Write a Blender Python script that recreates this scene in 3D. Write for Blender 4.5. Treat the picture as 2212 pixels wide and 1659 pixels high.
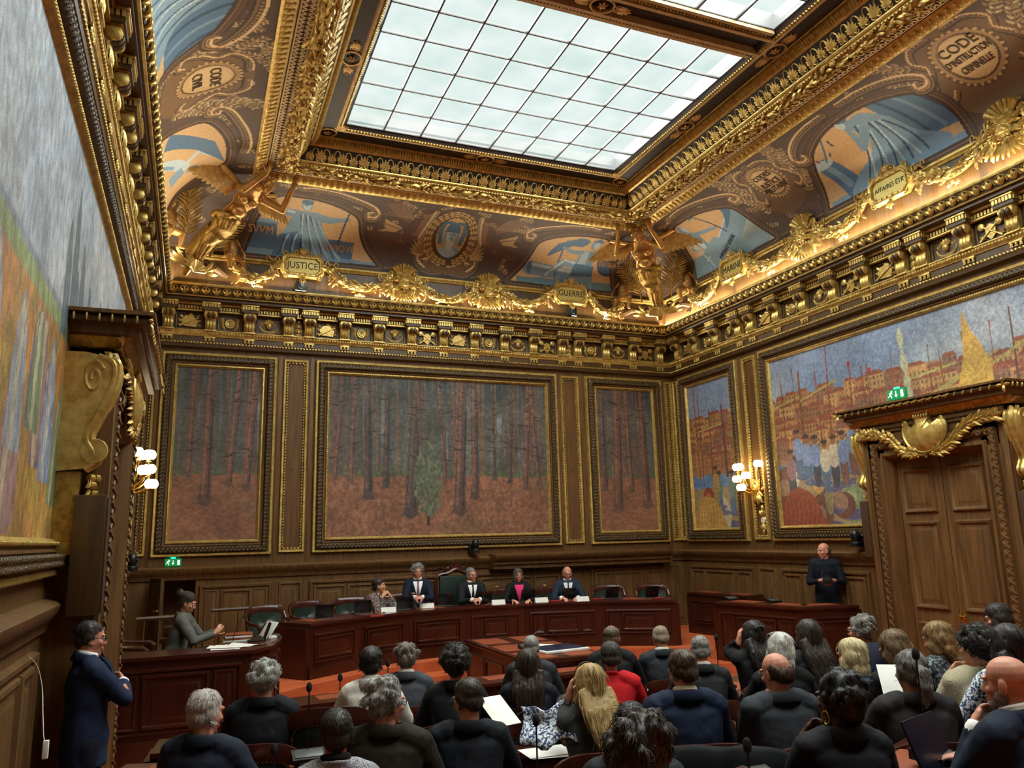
import bpy, bmesh, math, random
import numpy as np
from mathutils import Vector, Matrix, Euler

for o in list(bpy.data.objects):
    bpy.data.objects.remove(o)
S = bpy.context.scene
COL = S.collection
R = math.radians
rnd = random.Random(7)

# ------------------------------------------------------------------ camera
cam_d = bpy.data.cameras.new('camera')
cam = bpy.data.objects.new('camera', cam_d)
COL.objects.link(cam)
S.camera = cam
cam_d.sensor_fit = 'HORIZONTAL'
cam_d.sensor_width = 36.0
FPX, CX, CY = 1676.0, 1106.0, 829.5
cam_d.lens = 36.0 * FPX / 2212.0
cam_d.clip_start = 0.05
CAM = Vector((0, 0, 2.25))
YAW, PITCH, ROLL = R(22.34), R(11.11), R(1.44)
RC = Matrix.Rotation(-YAW, 3, 'Z') @ Matrix.Rotation(PITCH, 3, 'X') @ Matrix.Rotation(ROLL, 3, 'Y')
cam.matrix_world = Matrix.Translation(CAM) @ (RC @ Matrix.Rotation(R(90), 3, 'X')).to_4x4()

# ------------------------------------------------------------------ render look, sky, sun
S.view_settings.view_transform = 'Standard'
S.view_settings.look = 'None'
S.view_settings.exposure = 0.0
S.view_settings.gamma = 1.0
W = bpy.data.worlds.new('sky')
S.world = W
W.use_nodes = True
W.node_tree.nodes['Background'].inputs[0].default_value = (0.80, 0.92, 0.90, 1)
W.node_tree.nodes['Background'].inputs[1].default_value = 1.0
sun_d = bpy.data.lights.new('overcast_daylight', 'SUN')
sun_d.energy = 84.0
sun_d.angle = R(168)
sun_d.color = (0.99, 1.0, 0.96)
sun = bpy.data.objects.new('overcast_daylight', sun_d)
COL.objects.link(sun)
sun.location = (4, 6, 14)
sun.rotation_euler = (R(-8), R(4), 0)

def area(name, loc, rot, sx, sy, power, col):
    l = bpy.data.lights.new(name, 'AREA')
    l.shape = 'RECTANGLE'; l.size = sx; l.size_y = sy; l.energy = power; l.color = col
    o = bpy.data.objects.new(name, l)
    COL.objects.link(o)
    o.location = loc; o.rotation_euler = rot
    return o
# unseen warm strip lamps added behind the cornice lip to brighten the cove
WARM = (1.0, 0.86, 0.62)
UP = 40
for i in range(4):
    area('added_uplight', (0.5 + 2.45 * i, 13.5 - 0.36, 6.47), (R(180 + 34), 0, 0), 2.3, 0.06, UP, WARM)
for i in range(5):
    area('added_uplight', (9.17 - 0.36, 12.2 - 2.45 * i, 6.47), (0, R(180 + 34), 0), 0.06, 2.3, UP, WARM)
    area('added_uplight', (-0.89 + 0.36, 12.2 - 2.45 * i, 6.47), (0, R(180 - 34), 0), 0.06, 2.3, UP, WARM)

# room: x from XL to XR, back wall at y = D, floor z = 0
D, XL, XR, YB = 13.5, -0.89, 9.17, -2.9

# ------------------------------------------------------------------ helpers
def s2l(c):
    c = np.asarray(c, float)
    return np.where(c <= 0.04045, c / 12.92, ((c + 0.055) / 1.055) ** 2.4)
def rgb(h):
    h = h.lstrip('#')
    return tuple(s2l([int(h[i:i + 2], 16) / 255 for i in (0, 2, 4)]))

class MB:
    """collects vertices and faces of one mesh"""
    def __init__(s):
        s.v, s.f, s.n = [], [], 0
    def add(s, v, f):
        v = np.asarray(v, float).reshape(-1, 3)
        s.v.append(v)
        k = s.n
        s.f.extend([tuple(i + k for i in q) for q in f])
        s.n += len(v)
        return s
    def box(s, x0, x1, y0, y1, z0, z1):
        return s.add([(x0, y0, z0), (x1, y0, z0), (x1, y1, z0), (x0, y1, z0), (x0, y0, z1), (x1, y0, z1), (x1, y1, z1), (x0, y1, z1)],
                     [(3, 2, 1, 0), (4, 5, 6, 7), (0, 1, 5, 4), (1, 2, 6, 5), (2, 3, 7, 6), (3, 0, 4, 7)])
    def bbox(s, x0, x1, y0, y1, z0, z1, b=0.01):
        """box with chamfered edges"""
        b = min(b, (x1 - x0) / 2.01, (y1 - y0) / 2.01, (z1 - z0) / 2.01)
        bm = bmesh.new()
        bmesh.ops.create_cube(bm, size=1)
        for v in bm.verts:
            v.co = Vector(((x0 + x1) / 2 + v.co.x * (x1 - x0), (y0 + y1) / 2 + v.co.y * (y1 - y0), (z0 + z1) / 2 + v.co.z * (z1 - z0)))
        bmesh.ops.bevel(bm, geom=bm.edges[:], offset=b, segments=2, affect='EDGES', profile=0.6)
        return s.bm(bm)
    def bm(s, bm, m=None):
        bm.verts.index_update()
        v = [(m @ q.co if m else q.co)[:] for q in bm.verts]
        f = [[q.index for q in g.verts] for g in bm.faces]
        bm.free()
        return s.add(v, f)
    def sweep(s, path, prof, closed=False, caps=True, profclosed=True):
        """profile rings already given as list of rings"""
        n, m = len(path), len(path[0])
        v = [p for ring in path for p in ring]
        f = []
        for i in range(n if closed else n - 1):
            a, b = i * m, ((i + 1) % n) * m
            for j in range(m if profclosed else m - 1):
                k = (j + 1) % m
                f.append((a + j, a + k, b + k, b + j))
        if caps and not closed and profclosed:
            f.append(tuple(range(m - 1, -1, -1)))
            f.append(tuple((n - 1) * m + j for j in range(m)))
        return s.add(v, f)
    def tube(s, pts, r, n=8, closed=False, flat=1.0, up=None):
        pts = [Vector(p) for p in pts]
        if not hasattr(r, '__len__'):
            r = [r] * len(pts)
        rings = []
        t0 = None
        N = None
        for i, p in enumerate(pts):
            a = pts[i - 1] if (i > 0 or closed) else pts[i]
            b = pts[(i + 1) % len(pts)] if (i < len(pts) - 1 or closed) else pts[i]
            t = (b - a)
            t = t.normalized() if t.length > 1e-9 else Vector((0, 0, 1))
            if N is None:
                ref = Vector(up) if up else (Vector((0, 0, 1)) if abs(t.z) < 0.9 else Vector((0, 1, 0)))
                N = (ref - t * ref.dot(t)).normalized()
            else:
                N = N - t * N.dot(t)
                N = N.normalized() if N.length > 1e-6 else t.orthogonal().normalized()
            B = t.cross(N)
            rings.append([(p + N * (math.cos(q) * r[i] * flat) + B * (math.sin(q) * r[i]))[:] for q in [2 * math.pi * k / n for k in range(n)]])
        return s.sweep(rings, None, closed=closed)
    def lathe(s, prof, n=16, c=(0, 0, 0), axis='z'):
        rings = []
        for r, z in prof:
            ring = []
            for k in range(n):
                q = 2 * math.pi * k / n
                if axis == 'z':
                    ring.append((c[0] + r * math.cos(q), c[1] + r * math.sin(q), c[2] + z))
                elif axis == 'y':
                    ring.append((c[0] + r * math.cos(q), c[1] - z, c[2] + r * math.sin(q)))
                else:
                    ring.append((c[0] + z, c[1] + r * math.cos(q), c[2] + r * math.sin(q)))
            rings.append(ring)
        return s.sweep(rings, None)
    def ell(s, c, r, n=12, m=8, rot=None):
        v, f = usphere(n, m)
        v = v * np.array(r)
        if rot is not None:
            v = v @ np.array(rot).T
        return s.add(v + np.array(c), f)
    def prism(s, pts, y0, y1):
        """polygon in x,z extruded along y from y0 (far) to y1 (near, smaller y)"""
        n = len(pts)
        v = [(p[0], y0, p[1]) for p in pts] + [(p[0], y1, p[1]) for p in pts]
        f = [(i, (i + 1) % n, n + (i + 1) % n, n + i) for i in range(n)]
        return s.add(v, f + [tuple(range(n))[::-1], tuple(range(n, 2 * n))])
    def slab(s, pts, z0, z1):
        n = len(pts)
        v = [(p[0], p[1], z0) for p in pts] + [(p[0], p[1], z1) for p in pts]
        f = [(i, (i + 1) % n, n + (i + 1) % n, n + i) for i in range(n)]
        return s.add(v, f + [tuple(range(n))[::-1], tuple(range(n, 2 * n))])
    def inst(s, unit, mats):
        v, f = unit
        for m in mats:
            m = np.array(m)
            s.add(v @ m[:3, :3].T + m[:3, 3], f)
        return s
    def unit(s):
        return np.concatenate(s.v), s.f

_sph = {}
def usphere(n=12, m=8):
    if (n, m) not in _sph:
        v = [(0, 0, 1)]
        for i in range(1, m):
            a = math.pi * i / m
            for j in range(n):
                b = 2 * math.pi * j / n
                v.append((math.sin(a) * math.cos(b), math.sin(a) * math.sin(b), math.cos(a)))
        v.append((0, 0, -1))
        f = [(0, 1 + j, 1 + (j + 1) % n) for j in range(n)]
        for i in range(m - 2):
            a, b = 1 + i * n, 1 + (i + 1) * n
            f += [(a + j, b + j, b + (j + 1) % n, a + (j + 1) % n) for j in range(n)]
        a = 1 + (m - 2) * n
        f += [(len(v) - 1, a + (j + 1) % n, a + j) for j in range(n)]
        _sph[(n, m)] = (np.array(v), f)
    return _sph[(n, m)]

def mesh(name, v, f, smooth=40):
    me = bpy.data.meshes.new(name)
    v = np.asarray(v, np.float32)
    tot = np.fromiter((len(q) for q in f), np.int32, len(f))
    lv = np.fromiter((i for q in f for i in q), np.int32, int(tot.sum()))
    me.vertices.add(len(v))
    me.vertices.foreach_set('co', v.ravel())
    me.loops.add(len(lv))
    me.loops.foreach_set('vertex_index', lv)
    me.polygons.add(len(f))
    st = np.zeros(len(f), np.int32)
    st[1:] = np.cumsum(tot)[:-1]
    me.polygons.foreach_set('loop_start', st)
    me.polygons.foreach_set('loop_total', tot)
    me.update(calc_edges=True)
    me.validate()
    if smooth:
        me.polygons.foreach_set('use_smooth', np.ones(len(me.polygons), bool))
        if smooth < 180:
            me.set_sharp_from_angle(angle=R(smooth))
    return me

def obj(name, mb, m=None, parent=None, label=None, cat=None, group=None, kind=None, mw=None, smooth=40):
    if isinstance(mb, MB):
        me = mesh(name, np.concatenate(mb.v), mb.f, smooth)
    else:
        me = mb
    o = bpy.data.objects.new(name, me)
    COL.objects.link(o)
    if m is not None:
        me.materials.append(m)
    if parent is not None:
        o.parent = parent
    if mw is not None:
        o.matrix_world = mw
    tag(o, label, cat, group, kind)
    return o
def tag(o, label=None, cat=None, group=None, kind=None):
    if label: o['label'] = label
    if cat: o['category'] = cat
    if group: o['group'] = group
    if kind: o['kind'] = kind
    return o
def empty(name, label=None, cat=None, group=None, kind=None, mw=None):
    o = bpy.data.objects.new(name, None)
    COL.objects.link(o)
    o.empty_display_size = 0.1
    if mw is not None:
        o.matrix_world = mw
    return tag(o, label, cat, group, kind)
def copy_tree(o, parent=None):
    c = o.copy()
    COL.objects.link(c)
    if parent is not None:
        c.parent = parent
    for ch in list(o.children):
        copy_tree(ch, c)
    return c

# wall frames: local x runs right along the wall as seen from the room, -y comes into the room, z is up
WB = Matrix.Translation((0, D, 0))
WR = Matrix.Translation((XR, 0, 0)) @ Matrix.Rotation(R(-90), 4, 'Z')      # local x = -world y
WL = Matrix.Translation((XL, 0, 0)) @ Matrix.Rotation(R(90), 4, 'Z')       # local x = world y
def at_depth(px, py, dep):
    """point seen at a pixel, a given distance along the lens axis"""
    return CAM + RC @ Vector(((px - CX) / FPX, 1, -(py - CY) / FPX)) * dep
def at_plane(px, py, ax, val):
    v = RC @ Vector(((px - CX) / FPX, 1, -(py - CY) / FPX))
    return CAM + v * ((val - CAM[ax]) / v[ax])
def T(x=0, y=0, z=0, rx=0, ry=0, rz=0, s=1):
    if not hasattr(s, '__len__'):
        s = (s, s, s)
    return Matrix.Translation((x, y, z)) @ Euler((rx, ry, rz)).to_matrix().to_4x4() @ Matrix.Diagonal((*s, 1))

# ------------------------------------------------------------------ materials
def nodes(name):
    m = bpy.data.materials.new(name)
    m.use_nodes = True
    nt = m.node_tree
    return m, nt, nt.nodes['Principled BSDF'], nt.links
def mat(name, c, rough=0.5, metal=0.0, var=0.0, scale=(8, 8, 8), c2=None, bump=0.0, bscale=60, emit=None, estr=0, spec=None, coat=0, detail=4, coord='Object', lo=0.3, hi=0.7, attr=None):
    m, nt, b, L = nodes(name)
    col = rgb(c) if isinstance(c, str) else c
    b.inputs['Base Color'].default_value = (*col, 1)
    b.inputs['Roughness'].default_value = rough
    b.inputs['Metallic'].default_value = metal
    if spec is not None:
        b.inputs['Specular IOR Level'].default_value = spec
    if coat:
        b.inputs['Coat Weight'].default_value = coat
        b.inputs['Coat Roughness'].default_value = 0.15
    tc = nt.nodes.new('ShaderNodeTexCoord')
    if c2 or attr:
        mp = nt.nodes.new('ShaderNodeMapping')
        mp.inputs['Scale'].default_value = scale
        L.new(tc.outputs[coord], mp.inputs[0])
        nz = nt.nodes.new('ShaderNodeTexNoise')
        nz.inputs['Scale'].default_value = 1
        nz.inputs['Detail'].default_value = detail
        L.new(mp.outputs[0], nz.inputs['Vector'])
        rp = nt.nodes.new('ShaderNodeValToRGB')
        rp.color_ramp.elements[0].position = lo
        rp.color_ramp.elements[1].position = hi
        L.new(nz.outputs[0], rp.inputs[0])
        if attr:
            rp.color_ramp.elements[0].color = (1 - var, 1 - var, 1 - var, 1)
            rp.color_ramp.elements[1].color = (1 + var, 1 + var, 1 + var, 1)
            at = nt.nodes.new('ShaderNodeAttribute')
            at.attribute_name = attr
            mx = nt.nodes.new('ShaderNodeMix')
            mx.data_type = 'RGBA'
            mx.blend_type = 'MULTIPLY'
            mx.inputs[0].default_value = 1
            L.new(at.outputs['Color'], mx.inputs[6])
            L.new(rp.outputs[0], mx.inputs[7])
            L.new(mx.outputs[2], b.inputs['Base Color'])
        else:
            k2 = rgb(c2) if isinstance(c2, str) else c2
            rp.color_ramp.elements[0].color = (*col, 1)
            rp.color_ramp.elements[1].color = (*k2, 1)
            L.new(rp.outputs[0], b.inputs['Base Color'])
    if bump:
        mp = nt.nodes.new('ShaderNodeMapping')
        mp.inputs['Scale'].default_value = bscale if hasattr(bscale, '__len__') else (bscale,) * 3
        L.new(tc.outputs[coord], mp.inputs[0])
        nz = nt.nodes.new('ShaderNodeTexNoise')
        nz.inputs['Scale'].default_value = 1
        nz.inputs['Detail'].default_value = 3
        L.new(mp.outputs[0], nz.inputs['Vector'])
        bp = nt.nodes.new('ShaderNodeBump')
        bp.inputs['Strength'].default_value = bump
        bp.inputs['Distance'].default_value = 0.01
        L.new(nz.outputs[0], bp.inputs['Height'])
        L.new(bp.outputs[0], b.inputs['Normal'])
    if emit:
        b.inputs['Emission Color'].default_value = (*(rgb(emit) if isinstance(emit, str) else emit), 1)
        b.inputs['Emission Strength'].default_value = estr
    return m

OAK = mat('carved_oak', '#503820', 0.48, c2='#74522d', scale=(22, 22, 1.6), bump=0.15, bscale=(60, 60, 3), spec=0.3)
OAKD = mat('dark_oak', '#3a2812', 0.45, c2='#563c1a', scale=(22, 22, 1.6), bump=0.15, bscale=(60, 60, 3))
OAKL = mat('lit_oak', '#6f4722', 0.45, c2='#8a5c33', scale=(3, 3, 3))
CARVE = mat('patinated_wood_carving', '#3d2c17', 0.38, c2='#5a4424', scale=(30, 30, 30), bump=0.8, bscale=70)
MAHO = mat('mahogany', '#280f08', 0.3, c2='#4a1c0d', scale=(30, 30, 2.2), coat=0.25, lo=0.25, hi=0.8)
MAHOH = mat('mahogany_crosscut', '#2a0f08', 0.3, c2='#501f10', scale=(2.2, 18, 30), coat=0.25, lo=0.25, hi=0.8)
GOLD = mat('gilding', '#ac8a44', 0.36, 0.55, c2='#d8bd70', scale=(14, 14, 14), bump=0.25, bscale=50)
GOLDP = mat('pale_gilding', '#b98e4c', 0.42, 0.55, c2='#e0bd7a', scale=(14, 14, 14), bump=0.25, bscale=50)
GOLDD = mat('aged_gilding', '#7d6026', 0.4, 0.5, c2='#bb9648', scale=(20, 20, 20), bump=0.3, bscale=60)
BRONZE = mat('gilt_bronze_figure', '#a0763a', 0.33, 0.6, c2='#c89c5c', scale=(6, 6, 6), bump=0.1, bscale=30)
DARKB = mat('dark_brown_ground', '#3b2a17', 0.55)
UMBER = mat('black_brown_soffit', '#2c2320', 0.5)
LEATH = mat('orange_leather', '#7c381d', 0.5, c2='#8e4526', scale=(9, 9, 9), bump=0.15, bscale=250)
CARPET = mat('orange_carpet', '#ae5230', 0.95, c2='#c2653f', scale=(5, 5, 5), bump=0.5, bscale=320, spec=0.05)
GREENL = mat('green_leather', '#081c14', 0.45, c2='#0c261b', scale=(12, 12, 12), bump=0.1, bscale=200)
BLACKP = mat('black_plastic', '#121212', 0.4)
GREYP = mat('grey_metal', '#5a5c5e', 0.4, 0.5)
STEEL = mat('brushed_steel', '#9a9a98', 0.3, 0.9)
PAPER = mat('white_paper', '#e9e6df', 0.8, c2='#dedad2', scale=(10, 10, 10))
BRASS = mat('brass', '#c79a3e', 0.25, 0.95)
def glass(name, c, rough=0.02):
    m, nt, b, L = nodes(name)
    b.inputs['Base Color'].default_value = (*c, 1)
    b.inputs['Roughness'].default_value = rough
    b.inputs['Transmission Weight'].default_value = 1.0
    b.inputs['IOR'].default_value = 1.3
    return m
GLASS = glass('clear_glass', (0.95, 0.97, 0.96))

# ------------------------------------------------------------------ painted surfaces: a numpy raster carried as vertex colours
class Paint:
    """w x h metres at n cells per metre; x right, y up"""
    def __init__(s, w, h, n, base):
        s.w, s.h = w, h
        s.nx, s.ny = max(2, int(w * n)) + 1, max(2, int(h * n)) + 1
        X = np.linspace(0, w, s.nx)
        Y = np.linspace(0, h, s.ny)
        s.X, s.Y = np.meshgrid(X, Y)
        s.a = np.zeros((s.ny, s.nx, 3))
        s.a[:] = s.c(base)
    def c(s, h):
        if isinstance(h, str):
            h = h.lstrip('#')
            return np.array([int(h[i:i + 2], 16) / 255 for i in (0, 2, 4)])
        return np.array(h)
    def blend(s, m, c, a=1.0):
        m = (np.clip(m, 0, 1) * a)[..., None]
        s.a = s.a * (1 - m) + s.c(c) * m
    def _win(s, x0, x1, y0, y1):
        i0 = int(max(0, math.floor(x0 / s.w * (s.nx - 1)) - 1)); i1 = int(min(s.nx, math.ceil(x1 / s.w * (s.nx - 1)) + 2))
        j0 = int(max(0, math.floor(y0 / s.h * (s.ny - 1)) - 1)); j1 = int(min(s.ny, math.ceil(y1 / s.h * (s.ny - 1)) + 2))
        return slice(j0, max(j0, j1)), slice(i0, max(i0, i1))
    def poly(s, pts, c, a=1.0):
        P = np.array(pts, float)
        w = s._win(P[:, 0].min(), P[:, 0].max(), P[:, 1].min(), P[:, 1].max())
        X, Y = s.X[w], s.Y[w]
        ins = np.zeros(X.shape, bool)
        for (x0, y0), (x1, y1) in zip(P, np.roll(P, -1, 0)):
            if y0 != y1:
                ins ^= ((y0 > Y) != (y1 > Y)) & (X < (x1 - x0) * (Y - y0) / (y1 - y0) + x0)
        k = ins[..., None] * a
        s.a[w] = s.a[w] * (1 - k) + s.c(c) * k
        return w, ins
    def ell(s, x, y, rx, ry, c, a=1.0, soft=0.0, rot=0):
        r = max(rx, ry) * (1 + soft)
        w = s._win(x - r, x + r, y - r, y + r)
        dx, dy = s.X[w] - x, s.Y[w] - y
        if rot:
            dx, dy = dx * math.cos(rot) + dy * math.sin(rot), -dx * math.sin(rot) + dy * math.cos(rot)
        q = np.sqrt((dx / rx) ** 2 + (dy / ry) ** 2)
        k = (np.clip((1 + soft - q) / max(soft, 1e-6), 0, 1) if soft else (q < 1).astype(float))[..., None] * a
        s.a[w] = s.a[w] * (1 - k) + s.c(c) * k
    def line(s, pts, wd, c, a=1.0):
        if not hasattr(wd, '__len__'):
            wd = [wd] * len(pts)
        for (p, q, r0, r1) in zip(pts[:-1], pts[1:], wd[:-1], wd[1:]):
            r = max(r0, r1) / 2
            w = s._win(min(p[0], q[0]) - r, max(p[0], q[0]) + r, min(p[1], q[1]) - r, max(p[1], q[1]) + r)
            X, Y = s.X[w], s.Y[w]
            dx, dy = q[0] - p[0], q[1] - p[1]
            t = np.clip(((X - p[0]) * dx + (Y - p[1]) * dy) / max(dx * dx + dy * dy, 1e-12), 0, 1)
            d = np.hypot(X - p[0] - t * dx, Y - p[1] - t * dy)
            k = (d < (r0 + (r1 - r0) * t) / 2)[..., None] * a
            s.a[w] = s.a[w] * (1 - k) + s.c(c) * k
    def leaf(s, x, y, l, wd, ang, c, c2=None):
        ca, sa = math.cos(ang), math.sin(ang)
        sh = [(0, 0), (0.3, 0.5), (0.6, 0.42), (1, 0), (0.6, -0.42), (0.3, -0.5)]
        s.poly([(x + ca * l * u - sa * wd * v, y + sa * l * u + ca * wd * v) for u, v in sh], c)
        if c2 is not None:
            s.poly([(x + ca * l * u - sa * wd * v, y + sa * l * u + ca * wd * v) for u, v in [(0, 0), (0.3, 0.45), (0.6, 0.36), (1, 0)]], c2)
    def noise(s, amp, cell, seed=0, ax=1.0, ay=1.0):
        rs = np.random.RandomState(seed)
        gx, gy = max(2, int(s.w / (cell * ax))) + 2, max(2, int(s.h / (cell * ay))) + 2
        g = rs.rand(gy, gx) * 2 - 1
        u = s.X / s.w * (gx - 2); v = s.Y / s.h * (gy - 2)
        i = u.astype(int); j = v.astype(int); fu = u - i; fv = v - j
        n = (g[j, i] * (1 - fu) + g[j, i + 1] * fu) * (1 - fv) + (g[j + 1, i] * (1 - fu) + g[j + 1, i + 1] * fu) * fv
        return n * amp
    def grain(s, amp, cell, seed=0, **k):
        s.a = np.clip(s.a * (1 + s.noise(amp, cell, seed, **k))[..., None], 0, 1)
    def build(s, name, fn, m, parent=None, **kw):
        """fn maps raster x,y arrays to three coordinate arrays"""
        x, y, z = fn(s.X, s.Y)
        v = np.stack([x, y, z], -1).reshape(-1, 3)
        idx = np.arange(s.nx * s.ny).reshape(s.ny, s.nx)
        f = np.stack([idx[:-1, :-1], idx[:-1, 1:], idx[1:, 1:], idx[1:, :-1]], -1).reshape(-1, 4)
        me = bpy.data.meshes.new(name)
        me.vertices.add(len(v)); me.vertices.foreach_set('co', v.astype(np.float32).ravel())
        me.loops.add(f.size); me.loops.foreach_set('vertex_index', f.astype(np.int32).ravel())
        me.polygons.add(len(f)); me.polygons.foreach_set('loop_start', np.arange(0, f.size, 4, dtype=np.int32))
        me.polygons.foreach_set('loop_total', np.full(len(f), 4, np.int32))
        me.update(calc_edges=True)
        me.polygons.foreach_set('use_smooth', np.ones(len(f), bool))
        ca = me.color_attributes.new('Col', 'FLOAT_COLOR', 'POINT')
        col = np.ones((len(v), 4), np.float32)
        col[:, :3] = s2l(np.clip(s.a, 0, 1)).reshape(-1, 3)
        ca.data.foreach_set('color', col.ravel())
        return obj(name, me, m, parent, **kw)
CANVAS = mat('oil_paint', '#ffffff', 0.55, attr='Col', var=0.22, scale=(55, 55, 55), bump=0.5, bscale=160, detail=5)
FRESCO = mat('wall_painting', '#ffffff', 0.6, attr='Col', var=0.10, scale=(25, 25, 25), bump=0.1, bscale=90)
# ------------------------------------------------------------------ room shell
def rect_frame(mb, u0, u1, z0, z1, prof, fill=False):
    """mitred rectangular moulding; prof = [(inset, projection), ...]"""
    rings = []
    for i, d in prof:
        rings.append([(u0 + i, -d, z0 + i), (u1 - i, -d, z0 + i), (u1 - i, -d, z1 - i), (u0 + i, -d, z1 - i)])
    mb.sweep(rings, None, caps=False)
    if fill:
        r = rings[-1]
        mb.add(r, [(0, 1, 2, 3)])
def perim(u0, u1, z0, z1, ins, d, sp):
    out = []
    c = [(u0 + ins, z0 + ins), (u1 - ins, z0 + ins), (u1 - ins, z1 - ins), (u0 + ins, z1 - ins)]
    for k in range(4):
        a, b = c[k], c[(k + 1) % 4]
        l = math.hypot(b[0] - a[0], b[1] - a[1])
        n = max(1, int(l / sp))
        ang = math.atan2(b[1] - a[1], b[0] - a[0])
        for i in range(n):
            t = (i + 0.5) / n
            out.append((a[0] + (b[0] - a[0]) * t, -d, a[1] + (b[1] - a[1]) * t, ang))
    return out
def panel(mb, u0, u1, z0, z1, d=0.0):
    k = min(1.0, (u1 - u0) / 0.36, (z1 - z0) / 0.36)
    rect_frame(mb, u0, u1, z0, z1, [(0, d), (0.01 * k, d + 0.025 * k), (0.035 * k, d + 0.03 * k), (0.05 * k, d + 0.008), (0.085 * k, d + 0.006), (0.12 * k, d + 0.022 * k)], True)
def wallbox(mb, u0, u1, z0, z1, d0=0.0, t=0.2):
    mb.box(u0, u1, -d0, t, z0, z1)
def wainscot(mb, u0, u1, wide, z0=0.35, z1=1.62):
    """row of raised panels between u0 and u1"""
    u = u0
    i = 0
    while u < u1 - 0.2:
        w = min(wide[i % len(wide)], u1 - u)
        if w > 0.9:
            rect_frame(mb, u + 0.03, u + w - 0.03, z0, z1, [(0, 0), (0.015, 0.045), (0.045, 0.04), (0.06, 0.012)], True)
            a = w * 0.27
            panel(mb, u + 0.11, u + a, z0 + 0.08, z1 - 0.08, 0.012)
            panel(mb, u + a + 0.03, u + w - a - 0.03, z0 + 0.08, z1 - 0.08, 0.012)
            panel(mb, u + w - a, u + w - 0.11, z0 + 0.08, z1 - 0.08, 0.012)
        else:
            panel(mb, u + 0.05, u + w - 0.05, z0, z1)
        u += w
        i += 1
def extrude(mb, prof, u0, u1, m0=0, m1=0, step=None):
    """profile [(projection, z)] swept along u; m = 1 mitres that end into a corner"""
    n = 2
    rings = [[(u0 + d * m0, -d, z) for d, z in prof], [(u1 - d * m1, -d, z) for d, z in prof]]
    return mb.sweep(rings, None, caps=False, profclosed=False)
DADO = [(0, 1.70), (0.03, 1.71), (0.04, 1.76), (0.06, 1.78), (0.10, 1.83), (0.11, 1.88), (0.085, 1.90), (0.0, 1.92)]

# floor, rake of the seating, stage and its steps
fl = MB().box(XL - 0.3, XR + 0.3, YB, D + 0.3, -0.2, 0.0)
obj('floor', fl, CARPET, kind='structure')
ri = MB()
for y1, z in ((6.75, 0.08), (5.55, 0.17), (4.2, 0.27), (3.0, 0.38), (1.75, 0.48)):
    ri.box(XL + 0.0, XR, YB, y1 - 0.38, 0 if z < 0.1 else z - 0.12, z)
obj('floor_tiers', ri, CARPET, kind='structure')
DESK_FRONT = [(1.52, 11.08), (2.3, 11.62), (3.12, 12.0), (4.1, 12.16), (5.1, 12.14), (6.34, 11.83), (7.41, 11.2)]
def offset_line(pts, o):
    out = []
    for i, p in enumerate(pts):
        a = Vector(pts[max(0, i - 1)]); b = Vector(pts[min(len(pts) - 1, i + 1)])
        t = (b - a).normalized()
        out.append((p[0] + t.y * o, p[1] - t.x * o))
    return out
def stage(off, z):
    f = offset_line(DESK_FRONT, off)
    pts = [(XL, f[0][1] - 0.75)] + [(f[0][0] - 0.6, f[0][1] - 0.45)] + f + [(f[-1][0] + 0.45, f[-1][1] - 0.45), (XR, f[-1][1] - 0.9), (XR, D), (XL, D)]
    return pts
st = MB()
st.slab(stage(0.32, 0), 0.0, 0.45)
st.slab(stage(0.72, 0), 0.0, 0.30)
st.slab(stage(1.12, 0), 0.0, 0.15)
obj('stage_floor', st, CARPET, kind='structure')

# back wall, with the jib-door opening at the left
wb = MB()
wallbox(wb, XL - 0.2, XR + 0.2, 1.80, 9.2)
wallbox(wb, XL - 0.2, -0.52, 0, 1.80)
wallbox(wb, 0.10, XR + 0.2, 0, 1.80)
obj('wall_back', wb, OAK, kind='structure', mw=WB)
wb = MB()
wainscot(wb, 0.12, 1.28, [1.16], 0.6)
wainscot(wb, 1.3, 1.78, [0.48], 0.6)
wainscot(wb, 1.8, 6.5, [2.35], 0.6)
wainscot(wb, 6.52, 7.0, [0.48], 0.6)
wainscot(wb, 7.02, 8.75, [1.73], 0.6)
wainscot(wb, 8.78, 9.12, [0.34], 0.6)
for u in (-0.62, 1.27, 1.8, 6.5, 7.02, 8.91):
    wb.bbox(u - 0.035, u + 0.035, -0.012, 0.01, 1.92, 5.40, 0.005)
extrude(wb, DADO, XL, XR, 1, 1)
obj('baseboard_back', wb, OAK, kind='structure', mw=WB)
nic = MB()
nic.box(-0.52, 0.10, 0.7, 0.75, 0, 1.8).box(-0.57, -0.52, 0.2, 0.75, 0, 1.8).box(0.10, 0.15, 0.2, 0.75, 0, 1.8).box(-0.57, 0.15, 0.2, 0.75, 1.8, 1.85)
obj('wall_back.001', nic, OAKD, kind='structure', mw=WB)
jd = MB()
jd.box(0, 0.62, -0.025, 0.025, 0.46, 1.76)
rect_frame(jd, 0.06, 0.56, 0.6, 1.7, [(0, 0.025), (0.02, 0.045), (0.05, 0.03), (0.09, 0.042)], True)
jdo = obj('door_3', jd, OAKD, kind='structure', mw=WB @ T(-0.52, -0.03, 0, rz=R(-75)))
obj('door_handle', MB().lathe([(0, 0), (0.02, 0.0), (0.012, 0.03), (0.028, 0.05), (0.0, 0.07)], 10, (0.56, -0.025, 1.3), 'y'), BRASS, jdo)
hd = MB()
extrude(hd, [(0.0, 1.68), (0.20, 1.68), (0.20, 1.74), (0.24, 1.76), (0.24, 1.80), (0.30, 1.84), (0.34, 1.90), (0.34, 1.93), (0, 1.95)], 5.0, 8.72)
for u in (5.0, 8.72):
    hd.prism([(u, 1.68), (u + 0.001, 1.68), (u + 0.001, 1.94), (u, 1.94)], 0, -0.3)
obj('trim_1', hd, OAK, kind='structure', mw=WB)

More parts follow.
